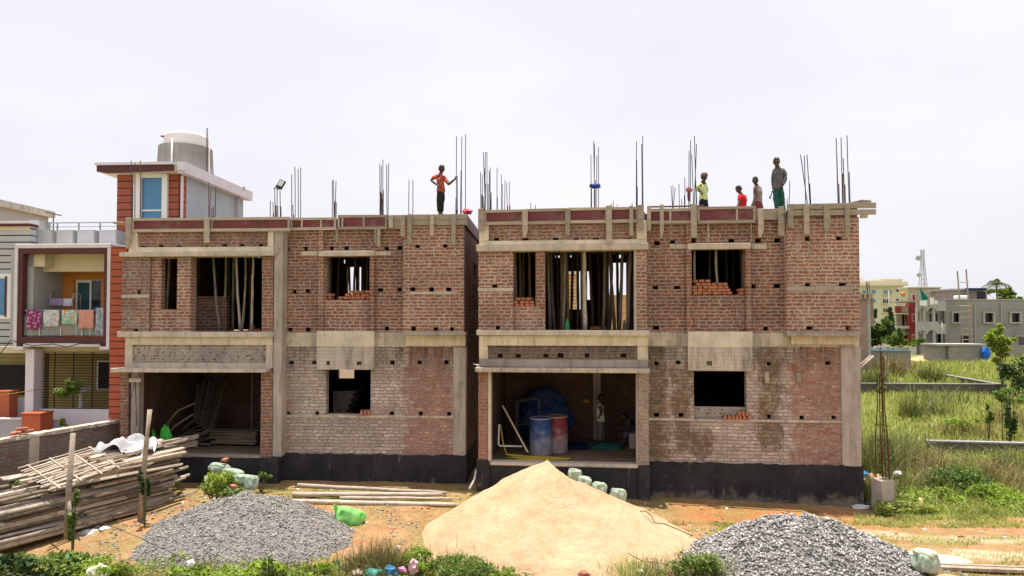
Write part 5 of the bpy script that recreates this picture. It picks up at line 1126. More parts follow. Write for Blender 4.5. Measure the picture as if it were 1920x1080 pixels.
QV = [plankmesh(L, w, h, i) for i, (L, w, h) in enumerate([(1.9, .13, .045), (2.4, .1, .05), (1.5, .15, .04), (2.1, .11, .055), (1.2, .12, .045), (2.7, .09, .06)])]
angp = math.atan2(ax.y, ax.x)
def put(me, s, c, z, dyaw=0, pitch=0, roll=0, name='bamboo_pole', label='', group=None, cat='bamboo pole'):
    o = bpy.data.objects.new(name, me); C.objects.link(o); p = gA+ax*s-cx_*c; o.location = (p.x, p.y, gz(p.x, p.y)+z); o.rotation_euler = (roll, pitch, angp+dyaw); return tag(o, label, cat, group)
rs = random.Random(12)
for lay in range(11):
    ncol = 4 if lay < 10 else 13
    for k in range(ncol):
        c = .03+k*.11+lay*.012+rs.uniform(-.03, .03); z = .13+lay*.085+rs.uniform(-.02, .02)
        s = rs.uniform(-1.6, -.7)
        put(rs.choice(PV), s, c, z, rs.uniform(-.035, .035), -rad(rs.uniform(0, 1.0)), label='one of the grey bamboo poles stacked in the long pile at the left', group='bamboo poles of the long pile')
for i in range(22):
    put(rs.choice(PV[:6]), rs.uniform(-2.0, -1.1), rs.uniform(-.05, 1.3), rs.uniform(.1, .95), rs.uniform(-.12, .12), rs.uniform(-.06, .03), label='one of the bamboo poles jutting out of the near end of the pile', group='bamboo poles at the near end of the pile')
for lay in range(22):
    for k in range(7 if lay < 20 else 10):
        c = -.06+k*.17+lay*.004+rs.uniform(-.07, .07); z = .1+lay*.052+rs.uniform(-.015, .015)+.03*(k>3)
        me = rs.choice(QV); Lx = max(v.co.x for v in me.vertices)
        put(me, PL-Lx-rs.uniform(-.12, .45)*(1+k*.1)-.45*(1-lay/22), c, z, rs.uniform(-.04, .06), rs.uniform(-.02, .012), rs.uniform(-.3, .3), 'split_plank', 'one of the split brown planks stacked at the far end of the pile', 'split planks of the long pile', 'plank')
for k in range(50):
    c = rs.uniform(0, 1.6); s = rs.uniform(1.0, PL-1.6)
    put(rs.choice(QV), s, c, .98+.07*s+rs.uniform(0, .1)-.08*(c < .2), rs.uniform(-.18, .14), rs.uniform(-.05, .03), rs.uniform(-.4, .4), 'split_plank', 'one of the short planks strewn over the top of the pile', 'planks strewn on the pile', 'plank')
# solid dark core so the pile carries its top
m = MB(); 
o_ = gA+ax*(PL*.5)-cx_*1.0
# bamboo lattice on top
lat = thing('bamboo_lattice', 'flat lattice of split bamboo lying on top of the pile', 'lattice', (0, 0, 0))
P0 = D(75, 895, 15.0); 
c00, c10, c01, c11 = D(98, 920, 13.55), D(42, 880, 14.9), D(226, 876, 15.1), D(176, 840, 16.5)
nn = (c10-c00)
lat.location = c00; m = MB()
for i in range(19):
    t = i/18; a = c00.lerp(c10, t)+Vector((rs.uniform(-.08, .05), rs.uniform(-.08, .05), rs.uniform(0, .03))); b_ = c01.lerp(c11, t)+Vector((rs.uniform(-.15, .1), rs.uniform(-.15, .1), rs.uniform(0, .03)))
    m.bar(a-c00-(b_-a)*.02, b_-c00, .045, .02)
m.build('long_slats', M['bamboo'], lat)
m = MB()
for t in (.08, .38, .68, .95):
    a = c00.lerp(c01, t); b_ = c10.lerp(c11, t); d_ = (b_-a)*.06; m.bar(a-c00-d_+Vector((0, 0, .035)), b_-c00+d_+Vector((0, 0, .035)), .035, .02)
m.build('cross_slats', M['plank_b'], lat)
# crumpled sheet on the pile and on the ground
def sheet(name, c, sx, sy, amp, rot, mat, label, seed, tilt=(0, 0)):
    n = 40; v = []
    for j in range(n):
        for i in range(n):
            u, w = i/(n-1)-.5, j/(n-1)-.5; k = 1+.25*mnoise.noise(Vector((u*3, w*3, seed)))
            z = amp*(abs(mnoise.noise(Vector((u*3.2, w*3.2, seed+3))))*1.2+.22*abs(mnoise.noise(Vector((u*9, w*9, seed)))))-.12*((abs(u)*2)**4+(abs(w)*2)**4)*amp*3
            v.append((u*sx*k, w*sy*k, z))
    q = (np.arange(n-1)[:, None]*n+np.arange(n-1)[None]).ravel(); o = npmesh(name, np.array(v), np.stack([q, q+1, q+n+1, q+n], 1), mat, smooth=False, loc=c); o.rotation_euler = (tilt[0], tilt[1], rot); return tag(o, label, 'plastic sheet')
M['psheet'] = simple('grey_white_sheet', (.5, .49, .51), .5, .2, 4, dirt=(.12, .13, .16), dirta=.9)
sheet('plastic_sheet', D(243, 842, 16.4), 1.3, .9, .42, .3, M['psheet'], 'crumpled white and dark grey sheet on top of the pile', 3)
sheet('plastic_sheet', D(196, 855, 16.8), .9, .6, .2, .3, M['psheet'], 'flat white sheet edge lying left of the crumpled sheet on the pile', 6)
p = G(182, 998, .05); sheet('plastic_sheet', p, .95, .8, .18, .6, M['psheet'], 'grey white sheet fallen on the ground between the two posts', 8)
# the two posts and things under the pile
rod('wooden_post', [D(126, 1000, 13.4)+Vector((0, 0, -.1)), D(129, 920, 13.4), D(137, 812, 13.5)], [.06, .055, .045], 'timber', 'front grey post holding the bamboo pile', 'post')
rod('wooden_post', [D(133, 1000, 13.35)+Vector((0, 0, -.05)), D(127.5, 915, 13.4)], [.04, .035], 'timber', 'short second pole tied to the front post of the pile', 'post')
rod('wooden_post', [D(263, 968, 15.0)+Vector((0, 0, -.1)), D(269, 890, 15.0), D(275, 826, 15.05), D(276, 815, 15.05), D(281, 768, 15.1)], [.06, .055, .05, .04, .05], 'plank_b', 'rear brown crooked post at the middle of the bamboo pile', 'post')
p = G(255, 960, .06); q_ = G(292, 962, .06); rod('log', [p, q_], .055, 'bamboo_d', 'short log on the ground by the rear post', 'log')
for i in range(24):
    p = G(rs.uniform(285, 335), rs.uniform(938, 957), .04+.0*i); p.z = .06+rs.uniform(0, .25); brick(p, rs.uniform(0, 3), 'one of the old bricks propping the far end of the pile', 'bricks under the bamboo pile')
# ---------------------------------------------------------------- boundary wall beside the pile
e1 = D(226, 785, 18.7); e0 = D(0, 822, 15.45); e0.z = e1.z = 0
dv = (e1-e0).normalized(); e0 = e0-dv*3.2; Lw = (e1-e0).length
bw = thing('boundary_wall', 'low grey brick boundary wall behind the bamboo pile', 'wall', e0, math.atan2(dv.y, dv.x)); ztw = 1.88
m = MB(); m.wall(0, Lw, 0, ztw-.08, 0, .2); m.build('wall_face', brickmat('brick_greyed', (.28, .2, .16), (.36, .28, .23), (.22, .19, .17), smear=.6, blotch=.3, light=(.3, .13, .08)), bw)
m = MB()
for i in range(26): m.box(i*Lw/26, (i+1)*Lw/26, -.05, .25, ztw-.08, ztw, jit=.012)
m.build('coping', M['conc'], bw)
m = MB(); kx = Lw-2.55; m.box(kx-.12, kx+.12, -.04, -.001, 0, ztw-.09); m.build('pilaster', M['conc'], bw)
for i, (px, py) in enumerate([(25, 812), (33, 808), (46, 809), (52, 811), (42, 805)]):
    t_ = (px+60)/226*0; p = D(px, py+3, 15.45+px*.0144); p.z = ztw+.04+(.07 if i == 4 else 0); brick(p, .5+i*.5, 'loose brick lying on the boundary wall coping', 'loose bricks on the boundary wall')
# ---------------------------------------------------------------- painted neighbour house
M['hw'] = simple('white_paint', (.70, .66, .72), .7, .08, 3, 30); M['hgrey'] = simple('grey_paint', (.42, .43, .43), .75, .1, 2, 20); M['hblue'] = simple('blue_grey_paint', (.40, .43, .48), .75, .12, 2, 20)
M['hred'] = simple('terracotta_paint', (.36, .085, .05), .7, .12, 3, 20); M['hmar'] = simple('maroon_paint', (.10, .03, .03), .6, .1); M['hcream'] = simple('cream_paint', (.62, .55, .38), .7, .08)
M['horange'] = simple('orange_paint', (.62, .24, .05), .7, .08); M['hyel'] = simple('yellow_paint', (.3, .25, .09), .7, .1); M['glassb'] = simple('blue_glass', (.05, .22, .42), .12, .1, spec=.7)
M['glassd'] = simple('dark_glass', (.02, .035, .04), .15, .1, spec=.5); M['frame'] = simple('white_frame', (.8, .8, .8), .5, .05); M['chrome'] = simple('steel_rail', (.45, .43, .42), .3, .05, metal=.8)
M['dark'] = simple('dark_recess', (.02, .02, .02), .9); M['pillar'] = simple('orange_pillar', (.5, .13, .06), .75, .12, 4)
YH = 1.9   # front wall of the house in the left frame
NH = thing('painted_house', 'painted house with orange balcony, striped red stair tower and blue window', 'house', FL.w(0, 0, 0), FL.a)
def hb(name, mat, x0, x1, y0, y1, Y, t=.1, Yr=None, parent=NH, bev=0):
    a, b_, z0, z1 = rr(FL, x0, x1, y0, y1, Y if Yr is None else Yr); m = MB(); m.box(a, b_, Y, Y+t, z0, z1); return m.build(name, M[mat] if isinstance(mat, str) else mat, parent, bevel=bev)
# striped wing at the far left
def stripes(name, base, line, pitch, w=.03, horiz=True, off=0):
    g = NT(name); o = g.xyz(); f = g.math('FRACT', g.math('DIVIDE', g.math('ADD', o[2], off), pitch)); k = g.ramp(f, w/pitch, w/pitch+.01, 1, 0)
    c = g.mix(k, g.hue(base, g.ramp(g.noise(2), .3, .7, .93, 1.05)), line); return g.done(c, .75)
sm = stripes('striped_grey', (.46, .47, .48), (.03, .012, .02), .205, .035)
a0, a1 = FL.hit(-60, 540, YH)[0], FL.hit(55, 540, YH)[0]
win = rr(FL, -20, 11, 517, 594, YH)
m = MB(); m.wall(a0, a1, FL.hit(20, 655, YH)[1], FL.hit(20, 428, YH)[1], YH, .25, [win]); m.build('wall', sm, NH)
hb('parapet_band', 'hcream', -60, 55, 424, 432, YH-.02, .3); hb('parapet_cap', 'hmar', -60, 55, 419, 424, YH-.08, .4); hb('parapet_cap', 'hw', -60, 55, 414, 419, YH-.1, .42)
wf = hb('window', 'frame', -20, 22, 513, 598, YH-.06, .05); hb('pane', 'glassb', -20, 8, 522, 591, YH-.075, .014, parent=wf); hb('frame_edge', 'hmar', 8.5, 12, 518, 594, YH-.075, .014, parent=wf)
xw = FL.hit(216, 540, YH)[0]
m = MB(); m.box(a1, xw, YH, YH+.25, FL.hit(120, 655, YH)[1], FL.hit(120, 462, YH)[1]); m.box(xw-.2, xw, YH+.25, 9, 0, 8); 
# main first floor block: recess wall behind the balcony
YB0 = YH-1.35; YB1 = YB0+1.42
def rB(x0, x1, y0, y1, Y=YB0): return rr(FL, x0, x1, y0, y1, Y)
bx0, bx1, bz0, bz1 = rB(26, 206, 457, 655)
fx0, fx1, fz0, fz1 = rB(32, 200, 465, 645)
m = MB()
m.box(bx0, bx1, YB0, YH+.3, FL.hit(110, 465, YB0)[1], bz1); m.build('balcony_roof', M['hw'], NH, bevel=.01)
m = MB(); m.box(bx0, bx0+.09, YB0, YB0+.5, bz0, fz1); m.box(bx0+.09, bx0+.28, YB0+.0, YB0+.5, bz0, bz0+.08); m.build('balcony_side', M['hw'], NH)
m = MB(); m.box(bx1-.09, bx1, YB0, YH+.3, bz0, fz1); m.build('balcony_side', M['hw'], NH)
m = MB(); k = .19; m.box(fx0-.02, fx1+.02, YB0+.03, YB0+.2, fz1-k*.8, fz1); m.box(fx0-.02, fx0+.13, YB0+.03, YB0+.2, bz0+.1, fz1-k*.8); m.box(fx1-.11, fx1+.02, YB0+.03, YB0+.2, bz0+.1, fz1-k*.8)
zfl = FL.hit(110, 632, YB0)[1]; m.box(fx0+.13, fx1-.11, YB0+.03, YB0+.2, zfl-.17, zfl); m.build('balcony_trim', M['hmar'], NH)
m = MB(); m.box(bx0+.28, bx1-.28, YB0+.02, YH+.2, zfl-.27, zfl-.175); m.box(bx1-.28, bx1-.09, YB0+.0, YB0+.4, bz0, bz0+.08); m.build('balcony_floor', M['hw'], NH)
m = MB(); m.box(bx0+.1, bx0+.7, YB0+.25, YB0+.6, fz1-.5, fz1-.1); m.box(bx0+.1, fx1-.1, YB0+.6, YB0+.85, fz1-.62, fz1-.1); m.build('ceiling_beam', M['hcream'], NH)
xo = FL.hit(110, 540, YB1)[0]
m = MB(); m.box(fx0-.4, fx0+.28, YB0+.25, YB1, zfl-.17, fz1-.02); m.box(fx0+.28, xo, YB1-.02, YB1+.1, zfl-.17, fz1-.02); m.build('balcony_wall', M['hgrey'], NH)
m = MB(); m.wall(xo+.0, fx1+.2, zfl-.17, fz1-.02, YB1, .2, [rr(FL, 137, 189, 524, 630, YB1)]); m.build('balcony_wall', M['horange'], NH)
d_ = hb('balcony_door', 'frame', 138, 189, 524, 632, YB1+.1, .05); hb('door_glass', simple('teal_glass', (.03, .09, .12), .15, .1, spec=.6), 145, 167, 530, 632, YB1+.09, .012, parent=d_); hb('door_glass', 'glassd', 171, 188, 526, 632, YB1+.085, .016, parent=d_)
hb('wall_lamp', 'hcream', 175, 181, 498, 504, YB1-.04, .04)
# rail with glass
rl = hb('railing', 'chrome', 35, 197, 581, 583.5, YB0+.1, .05)
for px in (36, 74, 114, 153.5, 191): hb('baluster', 'chrome', px-1.2, px+1.2, 583, 630, YB0+.1, .045, parent=rl)
gl = NT('pale_glass'); gl.b.inputs['Transmission Weight'].default_value = 0; gl.b.inputs['Alpha'].default_value = .25; M['glassc'] = gl.done((.55, .6, .57), .1, spec=.5)
hb('glass_panel', 'glassc', 37, 190, 590, 629, YB0+.12, .012, parent=rl)
hb('floor_strip', 'hgrey', 33, 200, 655, 665, YB1-.9, .5) if 0 else None
# roof parapet blocks and rail
m = MB()
for x0, x1 in ((55, 96), (106, 136), (145, 176), (186, 217)):
    a, b_, z0, z1 = rr(FL, x0, x1, 431, 457, YH+.3); m.box(a, b_, YH+.3, YH+.9, z0-.2, z1)
a, b_, z0, z1 = rr(FL, 55, 217, 434, 460, YH+.8); m.box(a, b_+.02, YH+.9, YH+1.0, z0-.2, z1); a, b_, z0, z1 = rr(FL, 55, 73, 413, 457, YH+.3); m.box(a, b_, YH+.28, YH+.8, z0, z1); m.build('roof_parapet', M['hgrey'], NH)
rl2 = hb('roof_rail', 'chrome', 72, 218, 416.5, 418.5, YH+.6, .04)
hb('roof_rail_bar', 'chrome', 72, 218, 424.5, 425.7, YH+.6, .03, parent=rl2)
for px in (107, 147, 187): hb('roof_rail_post', 'chrome', px-1, px+1, 418, 434, YH+.6, .03, parent=rl2)
# stair tower
YT = 3.6
tx0, tx1, tz0, tz1 = rr(FL, 219, 343, 327, 460, YT)
sr = stripes('striped_red', (.36, .1, .06), (.03, .012, .012), .235, .03)
wn_ = rr(FL, 252, 312, 326, 415, YT)
m = MB(); m.wall(tx0, tx1, 6.0, tz1, YT, .2, [(wn_[0], wn_[1], wn_[2]-1, tz1)]); m.build('tower_front', sr, NH)
yb_ = YT+4.2
m = MB(); m.box(tx1-.2, tx1, YT+.0+.201, yb_, 6, tz1); m.box(tx0, tx1, yb_, yb_+.2, 6, tz1); m.box(tx0, tx0+.2, YT+.2, yb_, 6, tz1); m.build('tower_wall', M['hblue'], NH)
ZT = tz1
m = MB(); a = FL.hit(181, 322, YT-.5)[0]; m.prism([(a, ZT-.0), (a, ZT+.2), (tx1-.06, ZT+.2), (tx1-.06, ZT-.0), (tx0, ZT-.06)], YT-.5, YT-.45); m.box(tx1-.13, tx1-.06, YT-.04, YT-.001, 6.4, ZT+.0); m.build('tower_trim', M['hmar'], NH)
m = MB(); m.box(a, tx1+.02, YT-.44, yb_+.3, ZT, ZT+.17); m.build('tower_soffit', M['hcream'], NH)
m = MB(); m.box(a-.04, tx1-.05, YT-.55, YT-.4, ZT+.2, ZT+.28); m.box(tx1-.058, tx1+.012, YT-.05, YT+.0, 6.4, ZT-.06); m.box(a-.04, tx1+.28, YT-.38, yb_+.4, ZT+.17, ZT+.3); m.box(tx1+.07, tx1+.28, YT-.5, YT-.381, ZT+.02, ZT+.28); m.box(tx1+.021, tx1+.28, YT-.38, yb_+.4, ZT-.05, ZT+.17); m.build('tower_roof', M['hw'], NH)
tw = hb('window', 'frame', 250, 262, 326, 415, YT-.1, .28)
hb('frame_edge', 'frame', 303, 313, 326, 415, YT-.1, .28, parent=tw); hb('frame_edge', 'frame', 262, 303, 326, 333, YT-.05, .1, parent=tw); hb('frame_edge', 'frame', 262, 303, 393, 396, YT-.02, .05, parent=tw); hb('pane', 'glassb', 262, 303, 330, 415, YT+.02, .02, parent=tw); hb('frame_edge', 'hgrey', 262, 266, 333, 415, YT-.03, .05, parent=tw)
m = MB(); xx = tx1+.1; m.tube([(xx, yb_-.5, 6), (xx, yb_-.5, ZT-.2), (xx+.1, yb_-.45, ZT), (xx+.2, yb_-.4, ZT+.35)], .045); m.build('drain_pipe', M['hgrey'], NH)
# red striped fin between the houses, ground floor
sr2 = stripes('striped_red_dark', (.42, .1, .055), (.05, .012, .01), .2, .025)
hb('striped_wall', sr2, 206, 236, 463, 785, YH+.05-1.6, .3)
# ground floor
zg = FL.hit(120, 768, YH)[1]
hb('column', 'hw', 47, 63, 655, 782, YB0+.2, .4)
hb('base_wall', 'hw', 55, 210, 767, 830, YB0+.45, .15)
hb('base_wall', 'hblue', -60, 47, 745, 830, YB0+.7, .15)
hb('room_wall', 'hyel', -60, 240, 640, 830, YH+1.6, .15)
wv = hb('window', 'frame', 181, 207, 676, 732, YH+1.5, .05); hb('pane', 'dark', 184, 205, 679, 729, YH+1.48, .015, parent=wv)
wv = hb('window', 'dark', -30, 46, 684, 740, YH+1.5, .05)
hb('side_wall', 'hyel', 64, 78, 657, 767, YH-.4, .3); hb('beam', 'hcream', -60, 215, 650, 662, YB0+.6, .3); hb('ceiling', 'hyel', -60, 215, 650, 657, YB0+.9, 3)
gr = NH; m = MB()
a, b_, z0, z1 = rr(FL, 66, 208, 660, 766, YB0+.5)
for i in range(22): zz = z0+(z1-z0)*i/21; m.box(a, b_, YB0+.5, YB0+.512, zz-.008, zz+.008)
for i in range(5): xx = a+(b_-a)*i/4; m.box(xx-.012, xx+.012, YB0+.514, YB0+.53, z0, z1)
m.build('window_grille', M['dark'], NH)
a, b_, z0, z1 = rr(FL, -40, 44, 664, 745, YB0+.8); m = MB()
for i in range(12): zz = z0+(z1-z0)*i/11; m.box(a, b_, YB0+.8, YB0+.812, zz-.008, zz+.008)
m.build('window_grille', M['dark'], NH)
hb('wall_corner', 'pillar', 210, 232, 655, 790, YB0+.1, .3)
hb('house_mass', 'hgrey', -60, 212, 470, 640, YH+1.3, 5) ; hb('roof_slab', 'hgrey', -60, 212, 458, 468, YH+.25, 6)
# wash basin, potted plant
p = rp(FL, 152, 765, YH+.3); wb = thing('wash_basin', 'white pedestal basin behind the ground floor grille', 'basin', p); m = MB(); m.lathe([(.09, 0), (.06, .1), (.06, .4), (.1, .45)], n=14); m.build('pedestal', M['frame'], wb, True); m = MB(); m.lathe([(.1, .44), (.28, .52), (.3, .6), (.27, .6), (.1, .5)], n=20); m.build('bowl', M['frame'], wb, True)
# front yard walls of the painted house
def wl(p0, p1, d0, d1, zt, th, mat, name, label, cat='wall'):
    A = DZ(p0, 0, d0); B = DZ(p1, 0, d1); v = B-A; t = thing(name, label, cat, (A.x, A.y, 0), math.atan2(v.y, v.x)); m = MB(); m.box(0, v.length, 0, th, 0, zt-.05); m.build('wall_face', M[mat], t, bevel=.01); m = MB(); m.box(-.02, v.length+.02, -.03, th+.03, zt-.049, zt); m.build('coping', M['hw'], t, bevel=.01)
ztop = D(0, 783, 19.3).z
wl(-60, 56, 19.0, 19.1, D(20, 783, 19.1).z, .15, 'hblue', 'yard_wall', 'pale blue yard wall left of the orange gate pillar')
wl(92, 117, 19.2, 19.3, D(100, 784, 19.2).z, .15, 'hblue', 'yard_wall', 'short pale blue yard wall right of the orange gate pillar')
wl(60, 212, 19.9, 20.0, D(120, 800, 19.9).z, .12, 'hgrey', 'yard_wall', 'low grey yard kerb wall below the painted house')
def pillar(x0, x1, y0, y1, d, label):
    A = DZ(x0, 0, d); B = DZ(x1, 0, d); w = (B-A).length; t = thing('gate_pillar', label, 'pillar', ((A.x+B.x)/2, (A.y+B.y)/2, 0), YAW); zt = D(x0, y0, d).z
    m = MB(); m.box(-w/2, w/2, -w*.5, w*.5, 0, zt-.06); m.build('shaft', M['pillar'], t, bevel=.01); m = MB(); m.box(-w/2-.02, w/2+.02, -w*.5-.02, w*.5+.02, zt-.059, zt); m.build('cap', M['hcream'] if 0 else M['pillar'], t, bevel=.01)
pillar(57, 92, 771, 810, 18.9, 'orange gate pillar standing at the boundary wall')
pillar(6, 30, 731, 783, 19.9, 'orange gate pillar behind the pale blue yard wall')
rod('clothes_line', [D(-20, 744, 18), D(97, 727, 19.5)], .008, 'hose', 'yellow line stretched in front of the painted house', 'line')
# far house behind at the left and small roof things
fh_ = thing('distant_house', 'grey house with weathered white roof edge behind the painted house', 'house', FL.w(0, 0, 0), FL.a)
YD = 9.0; a, b_, z0, z1 = rr(FL, -80, 10, 372, 440, YD); b_ = FL.hit(91, 390, YD+5)[0]; m = MB(); m.box(a, b_, YD, YD+5, 3, z1); m.build('wall', M['hgrey'], fh_)
m = MB(); m.box(a, b_+.2, YD-.3, YD+5.2, z1, z1+.3); m.build('roof_edge', concmat('weathered_white', (.6, .58, .55), .6), fh_)
rod('roof_pipe', [rp(FL, 85, 397, 5), rp(FL, 100, 401, 5), rp(FL, 115, 404, 5)], .02, 'steel', 'T-shaped dark pipe above the painted house roof rail', 'pipe')
rod('roof_pipe', [rp(FL, 100, 401, 5), rp(FL, 100, 436, 5)], .02, 'steel', 'upright dark pipe carrying the T-shaped pipe', 'pipe')
# water tank on its ring
wt = thing('water_tank', 'white ribbed water tank on a concrete ring above the stair tower', 'water tank', FL.w((FL.hit(312, 270, YT+2.6)[0]+FL.hit(390, 270, YT+2.6)[0])/2, YT+2.6, FL.hit(350, 279, YT+2.6)[1]))
s_ = (FL.hit(390, 270, YT+2.6)[0]-FL.hit(312, 270, YT+2.6)[0])/2; H_ = FL.hit(350, 253, YT+2.6)[1]-FL.hit(350, 279, YT+2.6)[1]
pr = [(s_*.97, 0)]; 
for i in range(6): pr += [(s_, H_*(.04+i*.13)), (s_*.985, H_*(.1+i*.13))]
pr += [(s_*.98, H_*.84), (s_*.9, H_*.9), (s_*.3, H_*.98), (s_*.05, H_)]
m = MB(); m.lathe(pr, n=36); m.build('tank', simple('tank_white', (.8, .75, .76), .5, .06), wt, True)
m = MB(); m.lathe([(.16, 0), (.16, .08), (.12, .12), (.02, .13)], (-s_*.55, -.1, H_*.93), 16); m.build('lid', M['frame'], wt, True)
m = MB(); m.box(-s_*.98, -s_*.98+.14, -s_*.55-.0, -s_*.5, H_*.58, H_*.68, Matrix.Rotation(rad(14), 4, 'Z')); m.build('maker_mark', simple('dark_red_mark', (.3, .03, .03), .6), wt)
cr_ = FL.hit(348, 320, YT+2.6)[0]; rw = (FL.hit(394, 300, YT+2.6)[0]-FL.hit(301, 300, YT+2.6)[0])/2; zr0, zr1 = ZT+.3, FL.hit(350, 279, YT+2.6)[1]
m = MB(); m.lathe([(rw*1.05, 0), (rw*1.0, (zr1-zr0)*.5), (rw*.97, zr1-zr0), (rw*.9, zr1-zr0)], (0, 0, 0), 32); o = m.build('tank_ring', concmat('ring_plaster', (.29, .28, .26), .3)); o.location = FL.w(cr_, YT+2.6, zr0); tag(o, 'patchy grey concrete ring carrying the white water tank', 'tank support')
rod('tank_pipe', [FL.w(FL.hit(322, 300, YT+1.6)[0], YT+1.6, ZT+.3), FL.w(FL.hit(322, 300, YT+1.6)[0], YT+1.6, zr1+.1)], .03, 'pvc', 'white pipe running up the left of the tank ring', 'pipe')
rod('tank_pipe', [FL.w(FL.hit(388, 300, YT+1.6)[0], YT+1.6, ZT+.2), FL.w(FL.hit(388.5, 240, YT+1.6)[0], YT+1.6, FL.hit(388.5, 240, YT+1.6)[1])], .025, 'steel', 'tall grey pipe right of the water tank', 'pipe')
rod('tank_pipe', [FL.w(FL.hit(393, 300, YT+1.6)[0], YT+1.6, ZT+.2), FL.w(FL.hit(392.5, 258, YT+1.6)[0], YT+1.6, FL.hit(392.5, 258, YT+1.6)[1]), FL.w(FL.hit(380, 257, YT+1.6)[0], YT+1.6, FL.hit(380, 257, YT+1.6)[1])], .02, 'pvc', 'hooked white pipe right of the water tank', 'pipe')
# washing
def cloth(px0, px1, py0, py1, col, label, Y=None, col2=None, seed=0, tilt=0):
    Y = YB0+.06 if Y is None else Y; a, b_, z0, z1 = rr(FL, px0, px1, py0, py1, Y); n, k = 14, 12; v = []
    W_, H = b_-a, z1-z0
    for j in range(k):
        for i in range(n):
            u, t = i/(n-1), j/(k-1); hem = .012*mnoise.noise(Vector((u*4+seed, 0, seed)))*t
            v.append((u*W_*(1-.06*t*math.sin(seed))+tilt*t*W_, -.035*math.sin(u*9+seed+t*2)*t-.01, -t*H*(1+hem*3)))
    q = (np.arange(k-1)[:, None]*n+np.arange(n-1)[None]).ravel()
    mt = simple('cloth_'+label.split()[0]+str(seed), col, .9, .15, 6, 30) if col2 is None else None
    if col2 is not None:
        g = NT('cloth_pat'+str(seed)); c = col
        for i_, cc in enumerate(col2): c = g.mix(g.ramp(g.noise(11+5*i_, g.vmath('ADD', g.obj, (i_*5, seed, 0)), 3, .6), .53, .56), c, cc)
        mt = g.done(c, .9)
    o = npmesh('laundry', np.array(v), np.stack([q, q+1, q+n+1, q+n], 1), mt, smooth=True, loc=FL.w(a, Y, z1)); o.rotation_euler = (0, 0, FL.a)
    sm_ = o.modifiers.new('t', 'SOLIDIFY'); sm_.thickness = .008; return tag(o, label, 'laundry', 'washing on the balcony')
cloth(51, 78, 581, 618, (.22, .03, .13), 'purple garment with pale flowers hung on the balcony rail', col2=[(.5, .3, .42)], seed=1)
cloth(82, 112, 581, 612, (.6, .62, .66), 'pale blue and white patterned dress on the balcony rail', col2=[(.25, .4, .42), (.6, .35, .35)], seed=2)
cloth(116, 146, 581, 608, (.2, .5, .4), 'green garment with orange flowers on the balcony rail', col2=[(.65, .2, .1), (.6, .58, .5)], seed=3)
cloth(147, 176, 581, 616, (.62, .3, .24), 'salmon pink towel hung flat on the balcony rail', seed=4)
cloth(180, 195, 577, 630, (.22, .28, .34), 'grey blue folded cloth at the right end of the rail', col2=[(.45, .45, .48)], seed=5)
cloth(93, 120, 560, 573, (.33, .25, .42), 'lavender cloth on the folding drying rack', YB0+.75, seed=6); cloth(120, 136, 560, 574, (.6, .58, .72), 'white lilac cloth on the folding drying rack', YB0+.73, seed=7)
dr = thing('drying_rack', 'arched steel drying rack standing on the balcony', 'drying rack', FL.w(0, 0, 0), FL.a)
for px in (93, 137):
    a = FL.hit(px, 560, YB0+.8)[0]; b_ = FL.hit(px+14, 560, YB0+1.1)[0]; zt = FL.hit(px, 546, YB0+.9)[1]; m = MB()
    m.tube([(a, YB0+.8, zfl), (a, YB0+.8, zt-.12), (a+.05, YB0+.85, zt-.02), ((a+b_)/2, YB0+.95, zt), (b_-.05, YB0+1.05, zt-.02), (b_, YB0+1.1, zt-.12), (b_, YB0+1.1, zfl)], .014); m.build('arched_leg', M['chrome'], dr, True)
m = MB(); a = FL.hit(93, 560, YB0+.8)[0]; b_ = FL.hit(137, 560, YB0+.8)[0]; zz = FL.hit(110, 560, YB0+.8)[1]
for dy in (0, .15, .3): m.tube([(a, YB0+.8+dy, zz), (b_, YB0+.8+dy, zz)], .008)
m.build('rails', M['chrome'], dr)
# the hanging service wires under the balcony
rod('cable', [rp(FL, -20, 690, YB0), rp(FL, 20, 638, YB0-.05), rp(FL, 28, 640, YB0-.03), rp(FL, 60, 648, YB0-.03), rp(FL, 100, 645, YB0-.03), rp(FL, 125, 651, YB0-.03), rp(FL, 150, 644, YB0-.03), rp(FL, 190, 645, YB0-.03)], .012, 'blackp', 'sagging black cable along the underside of the balcony', 'cable')

rs = random.Random(77); st = MB()
for i in range(1100):
    px, cpx, dd = rs.choice(((490, 490, 14.4), (1496, 1496, 12.75))); a = rs.uniform(0, 6.28); q = 1+abs(rs.gauss(0, .16)); r1, r2 = ((2.75, 2.05) if cpx == 490 else (2.35, 1.55))
    c = DZ(cpx, 0, dd); x, y = c.x+r1*q*math.cos(a), c.y+r2*q*math.sin(a); s = rs.uniform(.01, .026) if cpx == 490 else rs.uniform(.016, .034); st.mi = rs.choice([0, 0, 1, 2])
    st.box(-s, s, -s*.7, s*.7, -s*.5, s*.5, Matrix.Translation((x, y, gz(x, y)+s*.4)) @ Matrix.Rotation(rs.uniform(0, 6), 4, 'Z') @ Matrix.Rotation(rs.uniform(-.6, .6), 4, 'X'), jit=s*.3)
tag(st.build('stray_stones', [simple('stray_grey', (.3, .28, .26), .9), simple('stray_pale', (.5, .47, .43), .9), simple('stray_dark', (.15, .14, .13), .9)]), 'stray grey stones round the feet of the two gravel heaps', 'stones', kind='stuff')
